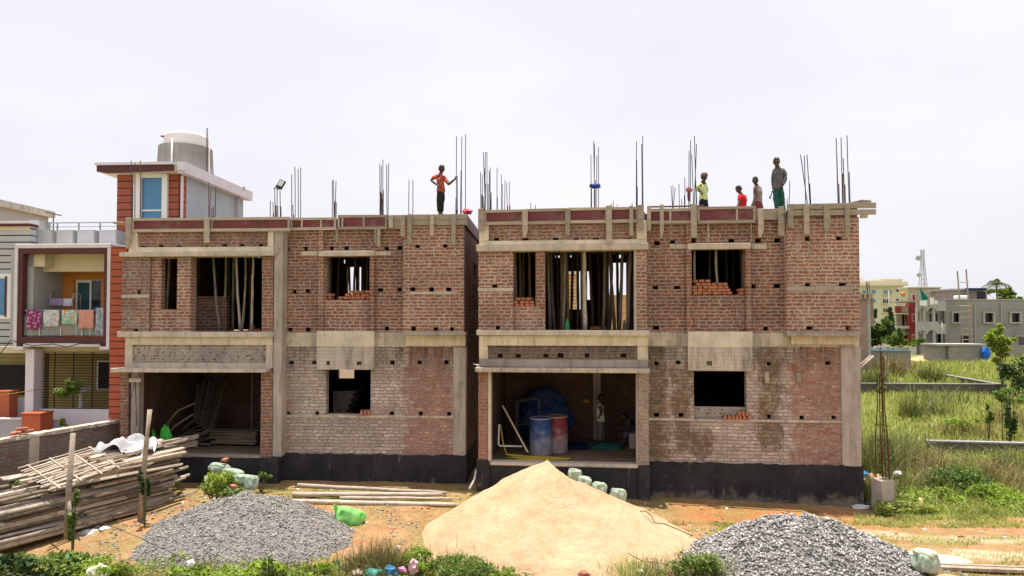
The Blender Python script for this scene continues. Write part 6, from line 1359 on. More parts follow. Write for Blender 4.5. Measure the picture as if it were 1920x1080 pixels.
# ---------------------------------------------------------------- beyond the field
def bld(px, d, ang, name, label, cat='house'):
    o = DZ(px, 0, d); F = Frame((o.x, o.y), YAW+ang); t = thing(name, label, cat, (o.x, o.y, 0), F.a); return F, t
def bb(F, t, name, mat, x0, x1, y0, y1, Y=0, th=.3, ground=False, par=None):
    a, b_, z0, z1 = rr(F, x0, x1, y0, y1, Y); m = MB(); m.box(a, b_, Y, Y+th, 0 if ground else z0, z1); return m.build(name, M[mat] if isinstance(mat, str) else mat, par or t)
M['apt'] = simple('pale_yellow_render', (.62, .6, .46), .8, .08, .3, 3); M['apt2'] = simple('cream_render', (.68, .62, .5), .8, .08, .3, 3); M['beige'] = simple('beige_render', (.5, .47, .33), .8, .1, .5, 4)
M['winb'] = simple('window_blue', (.12, .25, .33), .2, .1); M['wind'] = simple('dark_glass_and_shade', (.015, .015, .018), .3, .1); M['redp'] = simple('red_paint', (.3, .05, .045), .75, .12, 1, 8)  # wind: near-black panes, also painted shade filling doorways, openings and vents
M['ren'] = concmat('grey_render', (.30, .29, .285), .25, scale=.35, dark=(.14, .13, .13)); M['ren2'] = concmat('pale_render', (.42, .41, .4), .2, scale=.5)
F, t = bld(1655, 150, 0, 'apartment_block', 'pale yellow apartment block with blue windows far behind the field')
bb(F, t, 'wall', 'apt', 1596, 1695, 535, 660, 0, 7, True); bb(F, t, 'roof_slab', 'apt2', 1592, 1703, 532, 536, -1, 9); bb(F, t, 'parapet', 'apt2', 1594, 1702, 528, 532, -.8, .5); bb(F, t, 'stair_head', 'apt2', 1654, 1691, 525, 532, 2, 6); bb(F, t, 'stair_head', 'apt2', 1600, 1619, 522, 532, 2, 6); bb(F, t, 'stair_head_cap', 'apt', 1652, 1693, 523, 525, 1.6, 7)
for x0, x1, y0, y1, mt in ((1635, 1642, 544, 551, 'winb'), (1658, 1672, 544, 551, 'winb'), (1681, 1685, 543, 547, 'wind'), (1638, 1642, 561, 567, 'winb'), (1656, 1669, 561, 568, 'wind'), (1681, 1685, 560, 564, 'wind'), (1657, 1670, 578, 585, 'wind'), (1618, 1624, 544, 551, 'winb'), (1681, 1685, 577, 581, 'wind')):
    w = bb(F, t, 'window', 'frame', x0-.6, x1+.6, y0-.6, y1+.6, -.08, .07); bb(F, t, 'pane', mt, x0, x1, y0, y1, -.16, .07, par=w)
    if x1-x0 > 8:
        for k in (1, 2, 3): xx = x0+(x1-x0)*k/4; bb(F, t, 'mullion', 'frame', xx-.3, xx+.3, y0, y1, -.2, .035, par=w)
        bb(F, t, 'sill', 'apt2', x0-1.5, x1+1.5, y1+1, y1+2, -.6, .59)
F, t = bld(1700, 105, 0, 'narrow_house', 'narrow beige and red house with a ribbed red balcony far right')
bb(F, t, 'upper_block', 'beige', 1703, 1764, 540, 640, 1.0, 2.2); bb(F, t, 'roof_edge', 'apt2', 1702, 1766, 538, 540, .7, 2.7); bb(F, t, 'wall', 'beige', 1679, 1764, 588, 656, .9, 2, True)
bb(F, t, 'red_tower', 'redp', 1705, 1718, 568, 656, 0, 1, True); bb(F, t, 'red_wall', 'redp', 1718, 1727, 585, 656, .5, .5, True)
p_ = bb(F, t, 'balcony_parapet', 'redp', 1679, 1704, 574, 587, -.6, .2)
for k in range(6): bb(F, t, 'baluster', 'beige', 1691+k*2.1, 1692+k*2.1, 575, 586, -.66, .05, par=p_)
bb(F, t, 'roof_parapet', 'apt2', 1679, 1690, 564, 573, -.5, .3); bb(F, t, 'balcony_floor', 'apt2', 1679, 1704, 587, 589, -.7, 2); bb(F, t, 'balcony_floor', 'apt2', 1680, 1705, 611, 616, -.7, 2); bb(F, t, 'column', 'beige', 1680, 1682, 589, 656, -.5, .3)
bb(F, t, 'doorway', 'wind', 1692, 1696, 590, 611, .8, .09); bb(F, t, 'doorway', 'wind', 1698, 1703, 590, 602, .8, .09); bb(F, t, 'doorway', 'wind', 1690, 1700, 630, 656, .8, .09)  # doorways are near-black plates painting the shade inside
for y0 in (551, 588, 627): w = bb(F, t, 'window', 'apt2', 1710, 1717, y0, y0+15, -.08, .07); bb(F, t, 'pane', 'redp', 1711.3, 1715.7, y0+1.5, y0+13.5, -.12, .03, par=w)
bb(F, t, 'awning', 'winb', 1681, 1705, 624, 626.5, -2, 2)
F, t = bld(1800, 94, 0, 'grey_house', 'long unfinished grey house with scalloped arches and square framed windows')
zt = rr(F, 1773, 1990, 562, 660, 0)
hw_ = [rr(F, a, b_, c, e, 0) for a, b_, c, e in ((1788, 1799, 587, 604), (1848, 1862, 587, 604), (1898, 1912, 587, 604), (1801, 1818, 630, 643), (1910, 1926, 632, 647))]
m = MB(); m.wall(zt[0], zt[1], 0, zt[3], 0, .3, hw_); m.build('wall', M['ren'], t); m = MB(); m.box(zt[0], zt[1], 5.5, 6, 0, zt[3]); m.box(zt[0], zt[1], .31, 5.49, zt[3]-.3, zt[3]-.15); m.build('rear_wall', M['ren'], t)
for a, b_ in ((1785, 1802), (1844, 1866), (1894, 1916)):
    fr_ = bb(F, t, 'window_frame', 'ren2', a, b_, 584, 587, -.25, .24); bb(F, t, 'frame_side', 'ren2', a, a+3, 587, 604, -.2, .19, par=fr_); bb(F, t, 'frame_side', 'ren2', b_-3, b_, 587, 604, -.2, .19, par=fr_); bb(F, t, 'sill', 'ren2', a, b_, 604, 606.5, -.3, .29, par=fr_); bb(F, t, 'opening', 'wind', a+3, b_-3, 587, 604, .25, .04, par=fr_)  # opening plate paints the dark interior behind each hole
bb(F, t, 'window_hood', 'ren2', 1904, 1930, 629, 631, -.6, .59); bb(F, t, 'roof_edge', 'ren2', 1772, 1990, 561, 563, -.1, .5)
for x0, y0, y1 in ((1829, 571, 648), (1878, 568, 610), (1766, 600, 650)): bb(F, t, 'downpipe', 'ren2', x0-.7, x0+.7, y0, y1, -.2, .15)
# arched bay
def arches(F, x0, x1, n, ytop, yspring, ybase, Y, mat, t, name='arch_beam'):
    a, b_, z0, z1 = rr(F, x0, x1, ytop, ybase, Y); zs = F.hit((x0+x1)/2, yspring, Y)[1]; w = (b_-a)/n
    for i in range(n):
        xa = a+i*w; pts = [(xa, z0), (xa, z1), (xa+w, z1), (xa+w, z0)]; r = w*.42; cx = xa+w/2
        for k in range(9): q = math.pi*k/8; pts.append((cx+r*math.cos(q), z0+(zs-z0)*math.sin(q)))
        m = MB(); m.prism(pts, Y, Y+.3); m.build(name, mat, t)
arches(F, 1719, 1758, 2, 565, 577, 584, -1.2, M['ren2'], t); arches(F, 1719, 1758, 2, 611, 619, 626, -1.2, M['ren2'], t)
bb(F, t, 'bay_band', 'ren2', 1758, 1774, 565, 583, -1.2, .3); bb(F, t, 'bay_band', 'ren2', 1758, 1774, 607, 626, -1.2, .3); bb(F, t, 'bay_roof', 'ren', 1719, 1774, 563, 565, -1.2, 7); bb(F, t, 'bay_back', 'ren2', 1727, 1774, 583, 612, 1.0, .3); bb(F, t, 'bay_back', 'ren', 1719, 1774, 626, 658, 1.5, .3, True)
bb(F, t, 'balcony_wall', 'ren2', 1720, 1760, 603, 612, -1.15, .25); bb(F, t, 'doorway', 'wind', 1744, 1746.5, 588, 604, .9, .09); bb(F, t, 'doorway', 'wind', 1754, 1757.5, 588, 602, .9, .09); bb(F, t, 'doorway', 'wind', 1760, 1772, 626, 645, 1.3, .15)  # bay doorways: flat dark plates in place of real inner shade
for x0 in (1719, 1733, 1751): bb(F, t, 'column', 'ren2', x0, x0+3, 577, 656, -1.1, .3, True)
bb(F, t, 'roof_room', simple('roof_room_brick', (.3, .25, .22), .9, .2), 1785, 1851, 543, 562, 2.5, 5); bb(F, t, 'roof_room_opening_shade', 'wind', 1833, 1848, 547, 560, 2.4, .09); bb(F, t, 'roof_room_roof', 'ren2', 1784, 1852, 541, 543.5, 2.0, 6)  # dark plate on the roof room paints the shade of its opening
def lone(px0, px1, py0, py1, d, th, mat, name, label, cat, bev=0):
    A = DZ(px0, 0, d); B = DZ(px1, 0, d); z1, z0 = D((px0+px1)/2, py0, d).z, D((px0+px1)/2, py1, d).z; m = MB(); m.box(0, (B-A).length, 0, th, 0, z1-z0); o = m.build(name, M[mat] if isinstance(mat, str) else mat, bevel=bev); o.location = (A.x, A.y, z0); o.rotation_euler = (0, 0, YAW); return tag(o, label, cat)
lone(1815, 1850, 540, 544, 95.5, 1.5, 'tarp', 'blue_sheet', 'blue sheet over the roof room of the grey house', 'sheet'); lone(1795, 1815, 554, 561.5, 94.6, 1, 'frame', 'white_bundle', 'white bundle on the roof edge of the grey house behind the ladder', 'bundle', .1)
A, B, Cc = D(1724.5, 540, 93), D(1741, 560, 93), D(1729, 566, 93); m = MB(); m.poly([A, B, Cc]); o = m.build('green_sheet', simple('green_net', (.0, .18, .12), .8), origin=A); o.modifiers.new('t', 'SOLIDIFY').thickness = .06; tag(o, 'dark green triangular net hanging over the arched bay', 'net')
for i, (a, b_, c, e) in enumerate(((1725, 1738, 563, 573), (1744, 1751, 558, 571), (1752.5, 1757.5, 563, 570))): lone(a, b_, c, e, 92.2, .1, 'frame', 'white_laundry', ['widest white cloth hung on the arched roof parapet', 'tall white cloth hung in the middle of the roof parapet', 'smallest white cloth on the arched roof parapet'][i], 'laundry')
o = blob('flag', simple('orange_flag', (.75, .25, .05), .8), D(1693, 552, 104), (.35, .06, .4), .5, 2, 2, 3); tag(o, 'small orange flag above the ribbed red balcony', 'flag'); rod('flag_pole', [D(1691.5, 549, 104), D(1692.5, 574, 104)], .04, 'ren2', 'thin pole carrying the small orange flag', 'pole', n=5)
# bamboo ladder scaffold in front of the grey house
sc_ = thing('bamboo_scaffold', 'tall bamboo scaffold ladder leaning on the grey house', 'scaffold', DZ(1810, 0, 91))
bo = sc_.location
for a, b_ in (((1795, 508), (1806, 655)), ((1811.5, 505), (1822, 655))): m = MB(); m.tube([D(a[0], a[1], 92)-bo, D(b_[0], b_[1], 91)-bo], .09, 6); m.build('upright', M['bamboo'], sc_)
for i, y0 in enumerate((530, 574, 584, 595.5, 606, 617, 627, 637)): m = MB(); k = (y0-508)/147; m.tube([D(1793+11*k, y0, 91.3)-bo, D(1815+11*k, y0-1, 91.3)-bo], .07, 6); m.build('rung', M['bamboo'], sc_)
# phone mast
mt = thing('phone_mast', 'tall lattice phone mast with dishes on the skyline', 'mast', DZ(1730.5, 0, 200)); bo = mt.location
zb_, ztp = D(1730, 545, 200).z, D(1730, 468, 200).z
LG = [[Vector((sx*w, sy*w, z)) for z, w in ((zb_-8, 1.35), (zb_+3, 1.1), (zb_+7, .5), (ztp, .42))] for sx, sy in ((-1, -1), (1, -1), (1, 1), (-1, 1))]
def mastw(z): return .36 if z > ztp-3.2 else .36+(ztp-3.2-z)*.06
zs_ = [zb_-8+i*(ztp-zb_+8)/14 for i in range(15)]
for sx, sy in ((-1, -1), (1, -1), (1, 1), (-1, 1)): m = MB(); m.tube([(sx*mastw(z), sy*mastw(z), z) for z in zs_], .07, 5); m.build('leg', M['steel'] if 0 else M['hgrey'], mt)
m = MB()
for z0, z1 in zip(zs_, zs_[1:]):
    c0_ = [Vector((sx*mastw(z0), sy*mastw(z0), z0)) for sx, sy in ((-1, -1), (1, -1), (1, 1), (-1, 1))]; c1_ = [Vector((sx*mastw(z1), sy*mastw(z1), z1)) for sx, sy in ((-1, -1), (1, -1), (1, 1), (-1, 1))]
    for i in range(4): j = (i+1) % 4; m.tube([c0_[i], c1_[j]], .04, 4); m.tube([c0_[j], c1_[i]], .04, 4); m.tube([c1_[i], c1_[j]], .04, 4)
m.build('bracing', M['hgrey'], mt)
for dz, s_ in ((-2.5, .8), (-7.5, .6)): m = MB(); m.lathe([(.05, 0), (s_*.8, .1), (s_, .3), (s_*.9, .32)], n=14); o = m.build('dish', M['hgrey'], mt, True); o.location = (-1.4, -.8, ztp+dz); o.rotation_euler = (rad(90), 0, rad(-40))
mt2 = rod('far_mast', [DZ(1770, 20, 400)*1.0, D(1771, 536, 400)], .35, 'hgrey', 'very faint thin mast just left of the roof room', 'mast', n=5)
# ---- brick house fragment, sheds, walls
F, t = bld(1625, 58, 0, 'brick_house_corner', 'unfinished brick house corner with a grey column just right of the right house')
bb(F, t, 'wall', brickmat('brick_far', (.3, .13, .09), (.42, .22, .16), (.45, .4, .36), smear=.7), 1590, 1627, 556, 665, 0, 4, True); bb(F, t, 'column', 'ren2', 1627, 1632.5, 556, 665, -.05, .4, True); bb(F, t, 'wall', brickmat('brick_far2', (.3, .13, .09), (.42, .22, .16), (.45, .4, .36), smear=.7), 1632.5, 1638, 556, 612, 0, 4); bb(F, t, 'roof_shuttering', 'bamboo', 1590, 1638, 549, 553, -.6, 5); bb(F, t, 'roof_shuttering', 'plank_b', 1592, 1636, 553, 556, -.3, 4.5)
for i, px in enumerate((1614, 1622, 1631, 1636)): bb(F, t, 'shuttering_block', 'timber', px, px+2, 550, 560, -.8, .2)
rebars(F, [(1624, 528), (1626.5, 530), (1629, 527)], .2, 'thin bars on the unfinished brick house corner', .2, zb=F.hit(1625, 552, 0)[1], r=.03)
SH = concmat('shed_render', (.3, .275, .255), .2, scale=1)
F, t = bld(1650, 60, 0, 'shed', 'rough grey shed with branches on its roof beside the right house')
bb(F, t, 'wall', SH, 1590, 1708, 659, 690, 0, 3.2, True); bb(F, t, 'roof', 'winb', 1588, 1709, 657, 659, -.15, 3.5)
m = MB(); rs = random.Random(3); a, b_, z0, z1 = rr(F, 1606, 1705, 652, 657, 0)
for i in range(90): x = rs.uniform(a, b_); y = rs.uniform(-.1, 2.5); an = rs.uniform(-.6, .6); l = rs.uniform(.3, 1.1); m.bar((x, y, z0+.03+rs.uniform(0, .15)), (x+l*math.cos(an), y+l*math.sin(an), z0+.05+rs.uniform(0, .3)), .06, .04)
tag(m.build('branches', M['bamboo'], origin=None), 'dry branches and planks heaped on the shed roof', 'branches', kind='stuff'); o = bpy.data.objects['branches']; o.location = t.location; o.rotation_euler = t.rotation_euler
F, t = bld(1800, 72, 0, 'shed', 'low grey shed with a dark doorway and a blue tarpaulin at its side')
bb(F, t, 'wall', SH, 1779, 1841, 648, 681, 0, 4, True); bb(F, t, 'roof', 'ren2', 1762, 1853, 645, 648, -.2, 3.4); bb(F, t, 'side_wall', 'ren', 1763, 1774, 648, 678, .3, 3, True); bb(F, t, 'doorway', 'wind', 1774, 1779, 652, 678, .5, .2)  # shed doorway is a dark box standing in for shade
for px in (1784, 1796, 1810, 1824): bb(F, t, 'vent_hole_shade', 'wind', px-.6, px+.6, 660.5, 661.7, -.02, .01)  # vents are tiny dark plates, their inner shade painted on the wall
tag(blob('tarpaulin', simple('bright_blue_tarp', (.01, .14, .6), .5, .3, 2), D(1848, 663, 71.5), (.42, .4, .75), .25, 2, 3, 3, flat=True), 'bright blue tarpaulin hanging at the side of the low shed', 'tarpaulin')
def lowwall(a, b_, ztop, th, mat, label, cap=True, hgt=.6):
    v = b_-a; t = thing('low_wall', label, 'wall', (a.x, a.y, 0), math.atan2(v.y, v.x)); L = Vector((v.x, v.y)).length; zz = a.z
    m = MB(); n = 8
    m.prism([(0, -.3), (L, -.3), (L, b_.z-.05), (0, a.z-.05)], 0, th); m.build('wall_face', M[mat], t); m = MB(); m.prism([(-.02, a.z-.049), (L, b_.z-.049), (L, b_.z), (-.02, a.z)], -.04, th+.04); m.build('coping', M['ren'], t)
M['dwall'] = concmat('dark_wall', (.12, .115, .1), .3)
lowwall(D(1590, 718, 43), D(1888, 720, 42), 0, .2, 'dwall', 'long dark low wall crossing the overgrown field'); lowwall(D(1742, 697, 57), D(1874, 720, 42.5), 0, .2, 'dwall', 'pale-topped low wall running diagonally into the field'); lowwall(D(1740, 826, 23.7), D(1990, 832, 23.2), 0, .2, 'dwall', 'near low wall with a pale top in the tall grass')
lowwall(D(1885, 648, 80), D(1960, 650, 80), 0, .2, 'ren', 'low brick wall in front of the grey house at the right edge'); lowwall(D(1702, 645, 85), D(1718, 645, 85), 0, .2, 'frame', 'short white wall in front of the red house'); lowwall(D(1718, 647, 85), D(1732, 648, 85), 0, .2, 'ren', 'short grey wall between the white wall and the shed'); lowwall(D(1634, 637, 82), D(1662, 640, 82), 0, .2, 'frame', 'white wall low behind the dark tree')
V_, F_, _ = heap('s', 0, 0, 2.2, 2.5, .5, 0, None, '', '', 1.2, 4, .04, 40, .1); p = DZ(1732, 0, 76); tag(npmesh('sand_heap', V_, F_, M['sand'], smooth=True, loc=(p.x, p.y, gz(p.x, p.y)+.05)), 'distant low sand heap between the two sheds', 'sand heap', kind='stuff')
# yellow striped house behind, seen through the openings
F, t = bld(1080, 42, 0, 'yellow_house', 'yellow striped house glimpsed through the wide balcony opening'); bb(F, t, 'wall', stripes('striped_yellow', (.65, .5, .22), (.3, .2, .1), .22, .05), 1020, 1081, 514, 660, 0, 6, True); bb(F, t, 'roof_edge', 'apt', 1015, 1083, 509, 514, -.4, 6.6); bb(F, t, 'window', 'frame', 1064, 1067, 530, 570, -.1, .09)
F, t = bld(1155, 36, 0, 'yellow_house', 'tan plank-banded wall glimpsed at the right of the wide balcony opening'); bb(F, t, 'wall', stripes('striped_tan', (.62, .4, .22), (.35, .22, .12), .42, .04), 1130, 1176, 553, 660, 0, 4, True)
F, t = bld(650, 44, 0, 'yellow_house', 'tan house glimpsed through the lower window of the left house'); bb(F, t, 'wall', 'apt2', 600, 690, 560, 720, 0, 4, True)
# stub column with its bars
p0 = G(1667, 958, 0); sc = thing('concrete_column_stub', 'short concrete column stub with long rusty bars beside the right house', 'column', (p0.x, p0.y, 0), YAW+rad(16))
d0 = depth(p0.x, p0.y); w_ = 30/1280*d0; hz_ = D(1667, 899, d0).z
m = MB(); m.box(-w_/2, w_/2, 0, w_*.9, -.1, hz_, jit=.01); m.build('stub', M['conc_col'], sc, bevel=.02)
for i, (dx, dy) in enumerate(((-.13, .06), (-.05, .05), (.09, .05), (.15, .08), (-.12, .28), (.12, .28))):
    m = MB(); H = D(1655, 652+8*i if i < 4 else 700, d0).z; m.tube([(dx*.8, dy, hz_-.05), (dx*.7-.03, dy, hz_+.9), (dx*.3-.08, dy*.7, hz_+1.7), (dx*.3-.12+.01*i, dy*.7, H)], .012, 6); m.build('bar', M['rust'], sc)
for zz in (.6, .95, 1.3): m = MB(); m.tube([(-.15, .03, hz_+zz), (.1, .03, hz_+zz), (.1, .25, hz_+zz), (-.15, .25, hz_+zz), (-.15, .03, hz_+zz)], .008, 5); m.build('tie', M['rust'], sc)
rod('leaning_stick', [rp(FR, 1613, 690, .5), rp(FR, 1637, 668, 1.2)], .03, 'bamboo', 'thin bamboo stick leaning up beside the right house corner', 'stick'); rod('leaning_stick', [rp(FR, 1611, 686, .5), rp(FR, 1632, 667, 1.2)], .025, 'plank_b', 'brown stick leaning behind the thin bamboo stick', 'stick')
for px, y0, y1, d_, lb in ((1667, 545, 640, 80, 'grey power pole among the dark trees'), (1767, 605, 645, 88, 'thin pole in front of the grey house arches')): rod('power_pole', [D(px+1, y1, d_), D(px-.5, y0, d_)], .07, 'conc_grey', lb, 'pole')
V_, F_, _ = heap('c', 0, 0, .7, .5, .5, 0, None, '', '', 1.2, 9, .06, 30, .2); p = DZ(1632, 0, 18.6); tag(npmesh('soil_mound', V_, F_, simple('orange_soil', (.5, .27, .15), .95, .3), smooth=True, loc=(p.x, p.y, 0)), 'mound of pinkish soil beyond the right plinth corner', 'soil mound', kind='stuff')
# ---------------------------------------------------------------- plants
LM = dict(bright=leafmat('leaf_bright', (.14, .26, .02), (.34, .44, .06), .4), mid=leafmat('leaf_mid', (.06, .14, .02), (.18, .28, .05), .35), dark=leafmat('leaf_dark', (.025, .06, .015), (.09, .15, .04), .25), grass=leafmat('grass_blades', (.24, .33, .05), (.54, .58, .2), .35, c3=(.5, .44, .22)), dry=leafmat('dry_blades', (.16, .12, .05), (.4, .33, .16), .3), olive=leafmat('olive_blades', (.08, .105, .03), (.24, .27, .085), .3), palm=leafmat('palm_leaf', (.05, .09, .03), (.14, .19, .07), .2))
M['stem'] = simple('green_brown_stem', (.12, .12, .05), .9)
def rows(a): return np.asarray(a, float)
def leafcloud(c, r, n, size, seed, up=.0, shape='ball', aspect=.55):
    g = np.random.default_rng(seed)
    d = g.normal(size=(n, 3)); d /= np.linalg.norm(d, axis=1)[:, None]; rad_ = g.random(n)**(.45)
    p = d*rad_[:, None]
    # clumps: pull leaves towards sub-centres so gaps open
    k = max(5, n//90); cs = g.normal(size=(k, 3)); cs /= np.linalg.norm(cs, axis=1)[:, None]; cs *= (.45+.5*g.random(k))[:, None]
    idx = g.integers(0, k, n); p = cs[idx]*(1.0)+p*.38
    if shape == 'dome': p[:, 2] = np.abs(p[:, 2])
    p = p*np.array(r)
    a = g.normal(size=(n, 3)); a[:, 2] *= .6; a /= np.linalg.norm(a, axis=1)[:, None]
    nrm = g.normal(size=(n, 3)); nrm[:, 2] = np.abs(nrm[:, 2])+.6; b_ = np.cross(a, nrm); b_ /= np.linalg.norm(b_, axis=1)[:, None]
    s = size*(.6+.8*g.random(n))[:, None]
    dr = np.array([0, 0, -.25])*s
    v = np.stack([p-a*s, p+b_*s*aspect+a*s*.1, p+a*s+dr, p-b_*s*aspect+a*s*.1], 1)+np.array(c)
    f = np.arange(4*n).reshape(n, 4); return v.reshape(-1, 3), f
def merge(parts):
    vs = []; fs = []; o = 0
    for v, f in parts: vs.append(v); fs.append(f+o); o += len(v)
    return np.concatenate(vs), np.concatenate(fs)
def bush(px, py, d, r, n, size, mat, label, seed, name='bush', stems=5, cat='bush', z=None, group=None):
    p = D(px, py, d); gzv = gz(p.x, p.y)
    t = thing(name, label, cat, (p.x, p.y, gzv), 0, group); cz = p.z-gzv if z is None else z
    v, f = leafcloud((0, 0, max(cz, r[2]*.5)), r, n, size, seed); v[:, 2] = np.maximum(v[:, 2], .01); npmesh('foliage', v, f, LM[mat], t)
    rs = random.Random(seed); m = MB()
    for i in range(stems): a = rs.uniform(0, 6.28); q = rs.uniform(.2, .7); m.tube([(0, 0, -.05), (r[0]*q*.5*math.cos(a), r[1]*q*.5*math.sin(a), cz*.5), (r[0]*q*math.cos(a), r[1]*q*math.sin(a), cz+r[2]*.3)], [.02, .014, .006], 5)
    m.build('stems', M['stem'], t); return t
def blades(pos, h, w, seed, lean=.35, mat='grass', name='grass', label=None, spread=1, wz=None):
    g = np.random.default_rng(seed); n = len(pos); a = g.uniform(0, 2*np.pi, n); fa = g.uniform(0, 2*np.pi, n)
    hd = np.stack([np.cos(a), np.sin(a), np.zeros(n)], 1); sd = np.stack([np.cos(fa), np.sin(fa), np.zeros(n)], 1)
    h = h*(.55+.7*g.random(n)); L = lean*g.random(n)*h
    w = np.asarray(w)*(.7+.6*g.random(n)); up = np.array([0, 0, 1.])
    b0 = pos-sd*w[:, None]; b1 = pos+sd*w[:, None]; mid = pos+up*(h*.55)[:, None]+hd*(L*.35)[:, None]; top = pos+up*(h*(1-.25*L/h))[:, None]+hd*(L*1.1)[:, None]
    v = np.stack([b0, b1, mid+sd*(w*.75)[:, None], mid-sd*(w*.75)[:, None], top+sd*(w*.12)[:, None], top-sd*(w*.12)[:, None]], 1).reshape(-1, 3)
    i = np.arange(n)[:, None]*6; f = np.concatenate([i+np.array([0, 1, 2, 3]), i+np.array([3, 2, 4, 5])]); o = npmesh(name, v, f, LM[mat]); 
    if label: tag(o, label, 'grass', kind='stuff')
    return o
rng = np.random.default_rng(5)
def field(n, px0, px1, d0, d1, clump=.5, skip=None):
    out = []
    while len(out) < n:
        px = rng.uniform(px0, px1); d = math.sqrt(rng.uniform(d0*d0, d1*d1)); p = DZ(px, 0, d)
        if mnoise.noise(Vector((p.x*.5, p.y*.35, 4)))+.6*mnoise.noise(Vector((p.x*2.2, p.y*2.2, 1))) < rng.uniform(-.6, .6)*clump*2-.25: continue
        if skip and skip(px, d, p): continue
        out.append((p.x, p.y, gz(p.x, p.y)))
    return np.array(out)
sk = lambda px, d, p: (p.x < 6.95 and p.y < 9.2) or p.y < -.75+.25*math.sin(p.x*1.7)
P_ = field(16000, 1608, 2050, 16.0, 24, .5, sk); blades(P_, .28, .010, 1, 1.1, 'grass', 'grass', 'tall yellow green grass of the nearer field right of the house')
P_ = field(11000, 1600, 2050, 24, 43, .6, lambda px, d, p: p.x < 7.2 and p.y < 9.2); blades(P_, .38, .022, 2, .8, 'grass', 'grass', 'yellow green grass between the near and the far low wall')
P_ = field(12000, 1596, 2050, 44, 92, .4, lambda px, d, p: (59 < d < 64 and px < 1710) or (71 < d < 77 and 1705 < px < 1855) or (d > 76 and px < 1740)); blades(P_, .55, .045, 3, .5, 'grass', 'grass', 'bright grass of the far field before the grey house')
# darker tall clumps
def clump(px, d, n, h, sp, mat, label, seed, lean=.7, w=.01):
    p = DZ(px, 0, d); g = np.random.default_rng(seed); q = g.normal(size=(n, 2))*sp; pos = np.stack([p.x+q[:, 0], p.y+q[:, 1], np.full(n, gz(p.x, p.y))], 1)
    o = blades(pos-np.array([p.x, p.y, 0]), h, w, seed, lean, mat, 'grass_clump'); o.location = (p.x, p.y, 0); tag(o, label, 'grass clump', 'tall grass clumps in the field'); return o
clump(1636, 19.5, 700, 1.25, .3, 'olive', 'dark tall grass clump against the right house corner', 11, .9)
clump(1655, 21.5, 500, 1.3, .35, 'olive', 'dark arching grass clump just right of the stub column bars', 12, 1.1)
clump(1722, 20.5, 500, .95, .5, 'dry', 'brown arching grass clump behind the stub column', 13, 1.3)
clump(1615, 17.4, 260, .6, .2, 'olive', 'dark grass clump at the right plinth corner', 14, .8)
clump(1742, 49, 220, 1.5, .4, 'olive', 'tall grass clump at the start of the diagonal wall', 15, .9, .04)
clump(1706, 32, 200, 1.15, .25, 'olive', 'dark grass clump below the far low wall on the left', 16, .7, .018)
clump(1748, 33, 200, .9, .5, 'olive', 'low dark grass clump below the middle of the far low wall', 17, 1.0, .018)
clump(1630, 44.5, 300, 1.6, .6, 'olive', 'grass clump in front of the shed by the house corner', 18, .8, .035)
clump(1668, 56, 260, 1.7, .7, 'dry', 'dry pale grass clump before the branch-topped shed', 19, .8, .04)
clump(1840, 19.5, 300, .8, .4, 'dry', 'dry grass clump under the near low wall', 20, 1.2)
clump(1900, 20.5, 350, .9, .5, 'olive', 'dark grass clump at the right edge under the near wall', 21, 1.1)
# trees
def tree(px, py, d, r, n, size, mat, label, seed, name='tree', blobs=6, trunk=.12, base_py=None, cat='tree'):
    p = D(px, py, d); g0 = gz(p.x, p.y); t = thing(name, label, cat, (p.x, p.y, g0)); cz = p.z-g0; rs = random.Random(seed); parts = []; m = MB()
    m.tube([(0, 0, -.2), (rs.uniform(-.05, .05)*r[0], 0, cz*.5), (0, 0, cz)], [trunk, trunk*.75, trunk*.4], 8)
    for i in range(blobs):
        a = rs.uniform(0, 6.28); q = rs.uniform(.3, .75); zz = rs.uniform(-.7, .8); c = Vector((r[0]*q*math.cos(a), r[1]*q*math.sin(a), cz+r[2]*zz)); k = rs.uniform(.35, .55)
        parts.append(leafcloud(c, (r[0]*k, r[1]*k, r[2]*k), n//blobs, size, seed*10+i)); m.tube([(0, 0, cz*.55+r[2]*zz*.3), tuple(c*.6+Vector((0, 0, cz*.3))), tuple(c)], [trunk*.4, trunk*.25, trunk*.1], 5)
    v, f = merge(parts); npmesh('crown', v, f, LM[mat], t); m.build('trunk', M['stem'], t); return t
tree(1652, 610, 80, (1.6, 1.5, 2.5), 6500, .17, 'dark', 'dark leafy tree in front of the pale yellow apartment block', 1, blobs=12)
tree(1672, 628, 76, (1.2, 1.2, 1.6), 2200, .17, 'mid', 'mid green tree right of the dark leafy tree', 2, blobs=8)
tree(1742-20, 640, 84, (.9, .9, .6), 600, .15, 'mid', 'small shrub-like tree in front of the red wall', 3)
tree(1693, 645, 78, (1.2, 1, .7), 900, .13, 'bright', 'pale green low tree below the ribbed red balcony', 31)
tree(1880, 558, 130, (2.9, 3, 1.6), 2400, .34, 'mid', 'round green tree behind the grey house roof under the palm', 4, blobs=9)
tree(1857, 640, 42, (.55, .5, .6), 1100, .085, 'bright', 'x', 5)['label'] = 'left part of the bright green sapling in the field'
bpy.data.objects.remove([o for o in bpy.data.objects if o.get('label') == 'left part of the bright green sapling in the field'][0])
for o in [o for o in bpy.data.objects if o.name.split('.')[0] in ('crown', 'trunk') and o.parent is None]: bpy.data.objects.remove(o)
p = DZ(1877, 0, 42); g0 = gz(p.x, p.y); t = thing('sapling', 'slender sapling with vivid yellow green leaves in the field', 'tree', (p.x, p.y, g0)); parts = []; m = MB()
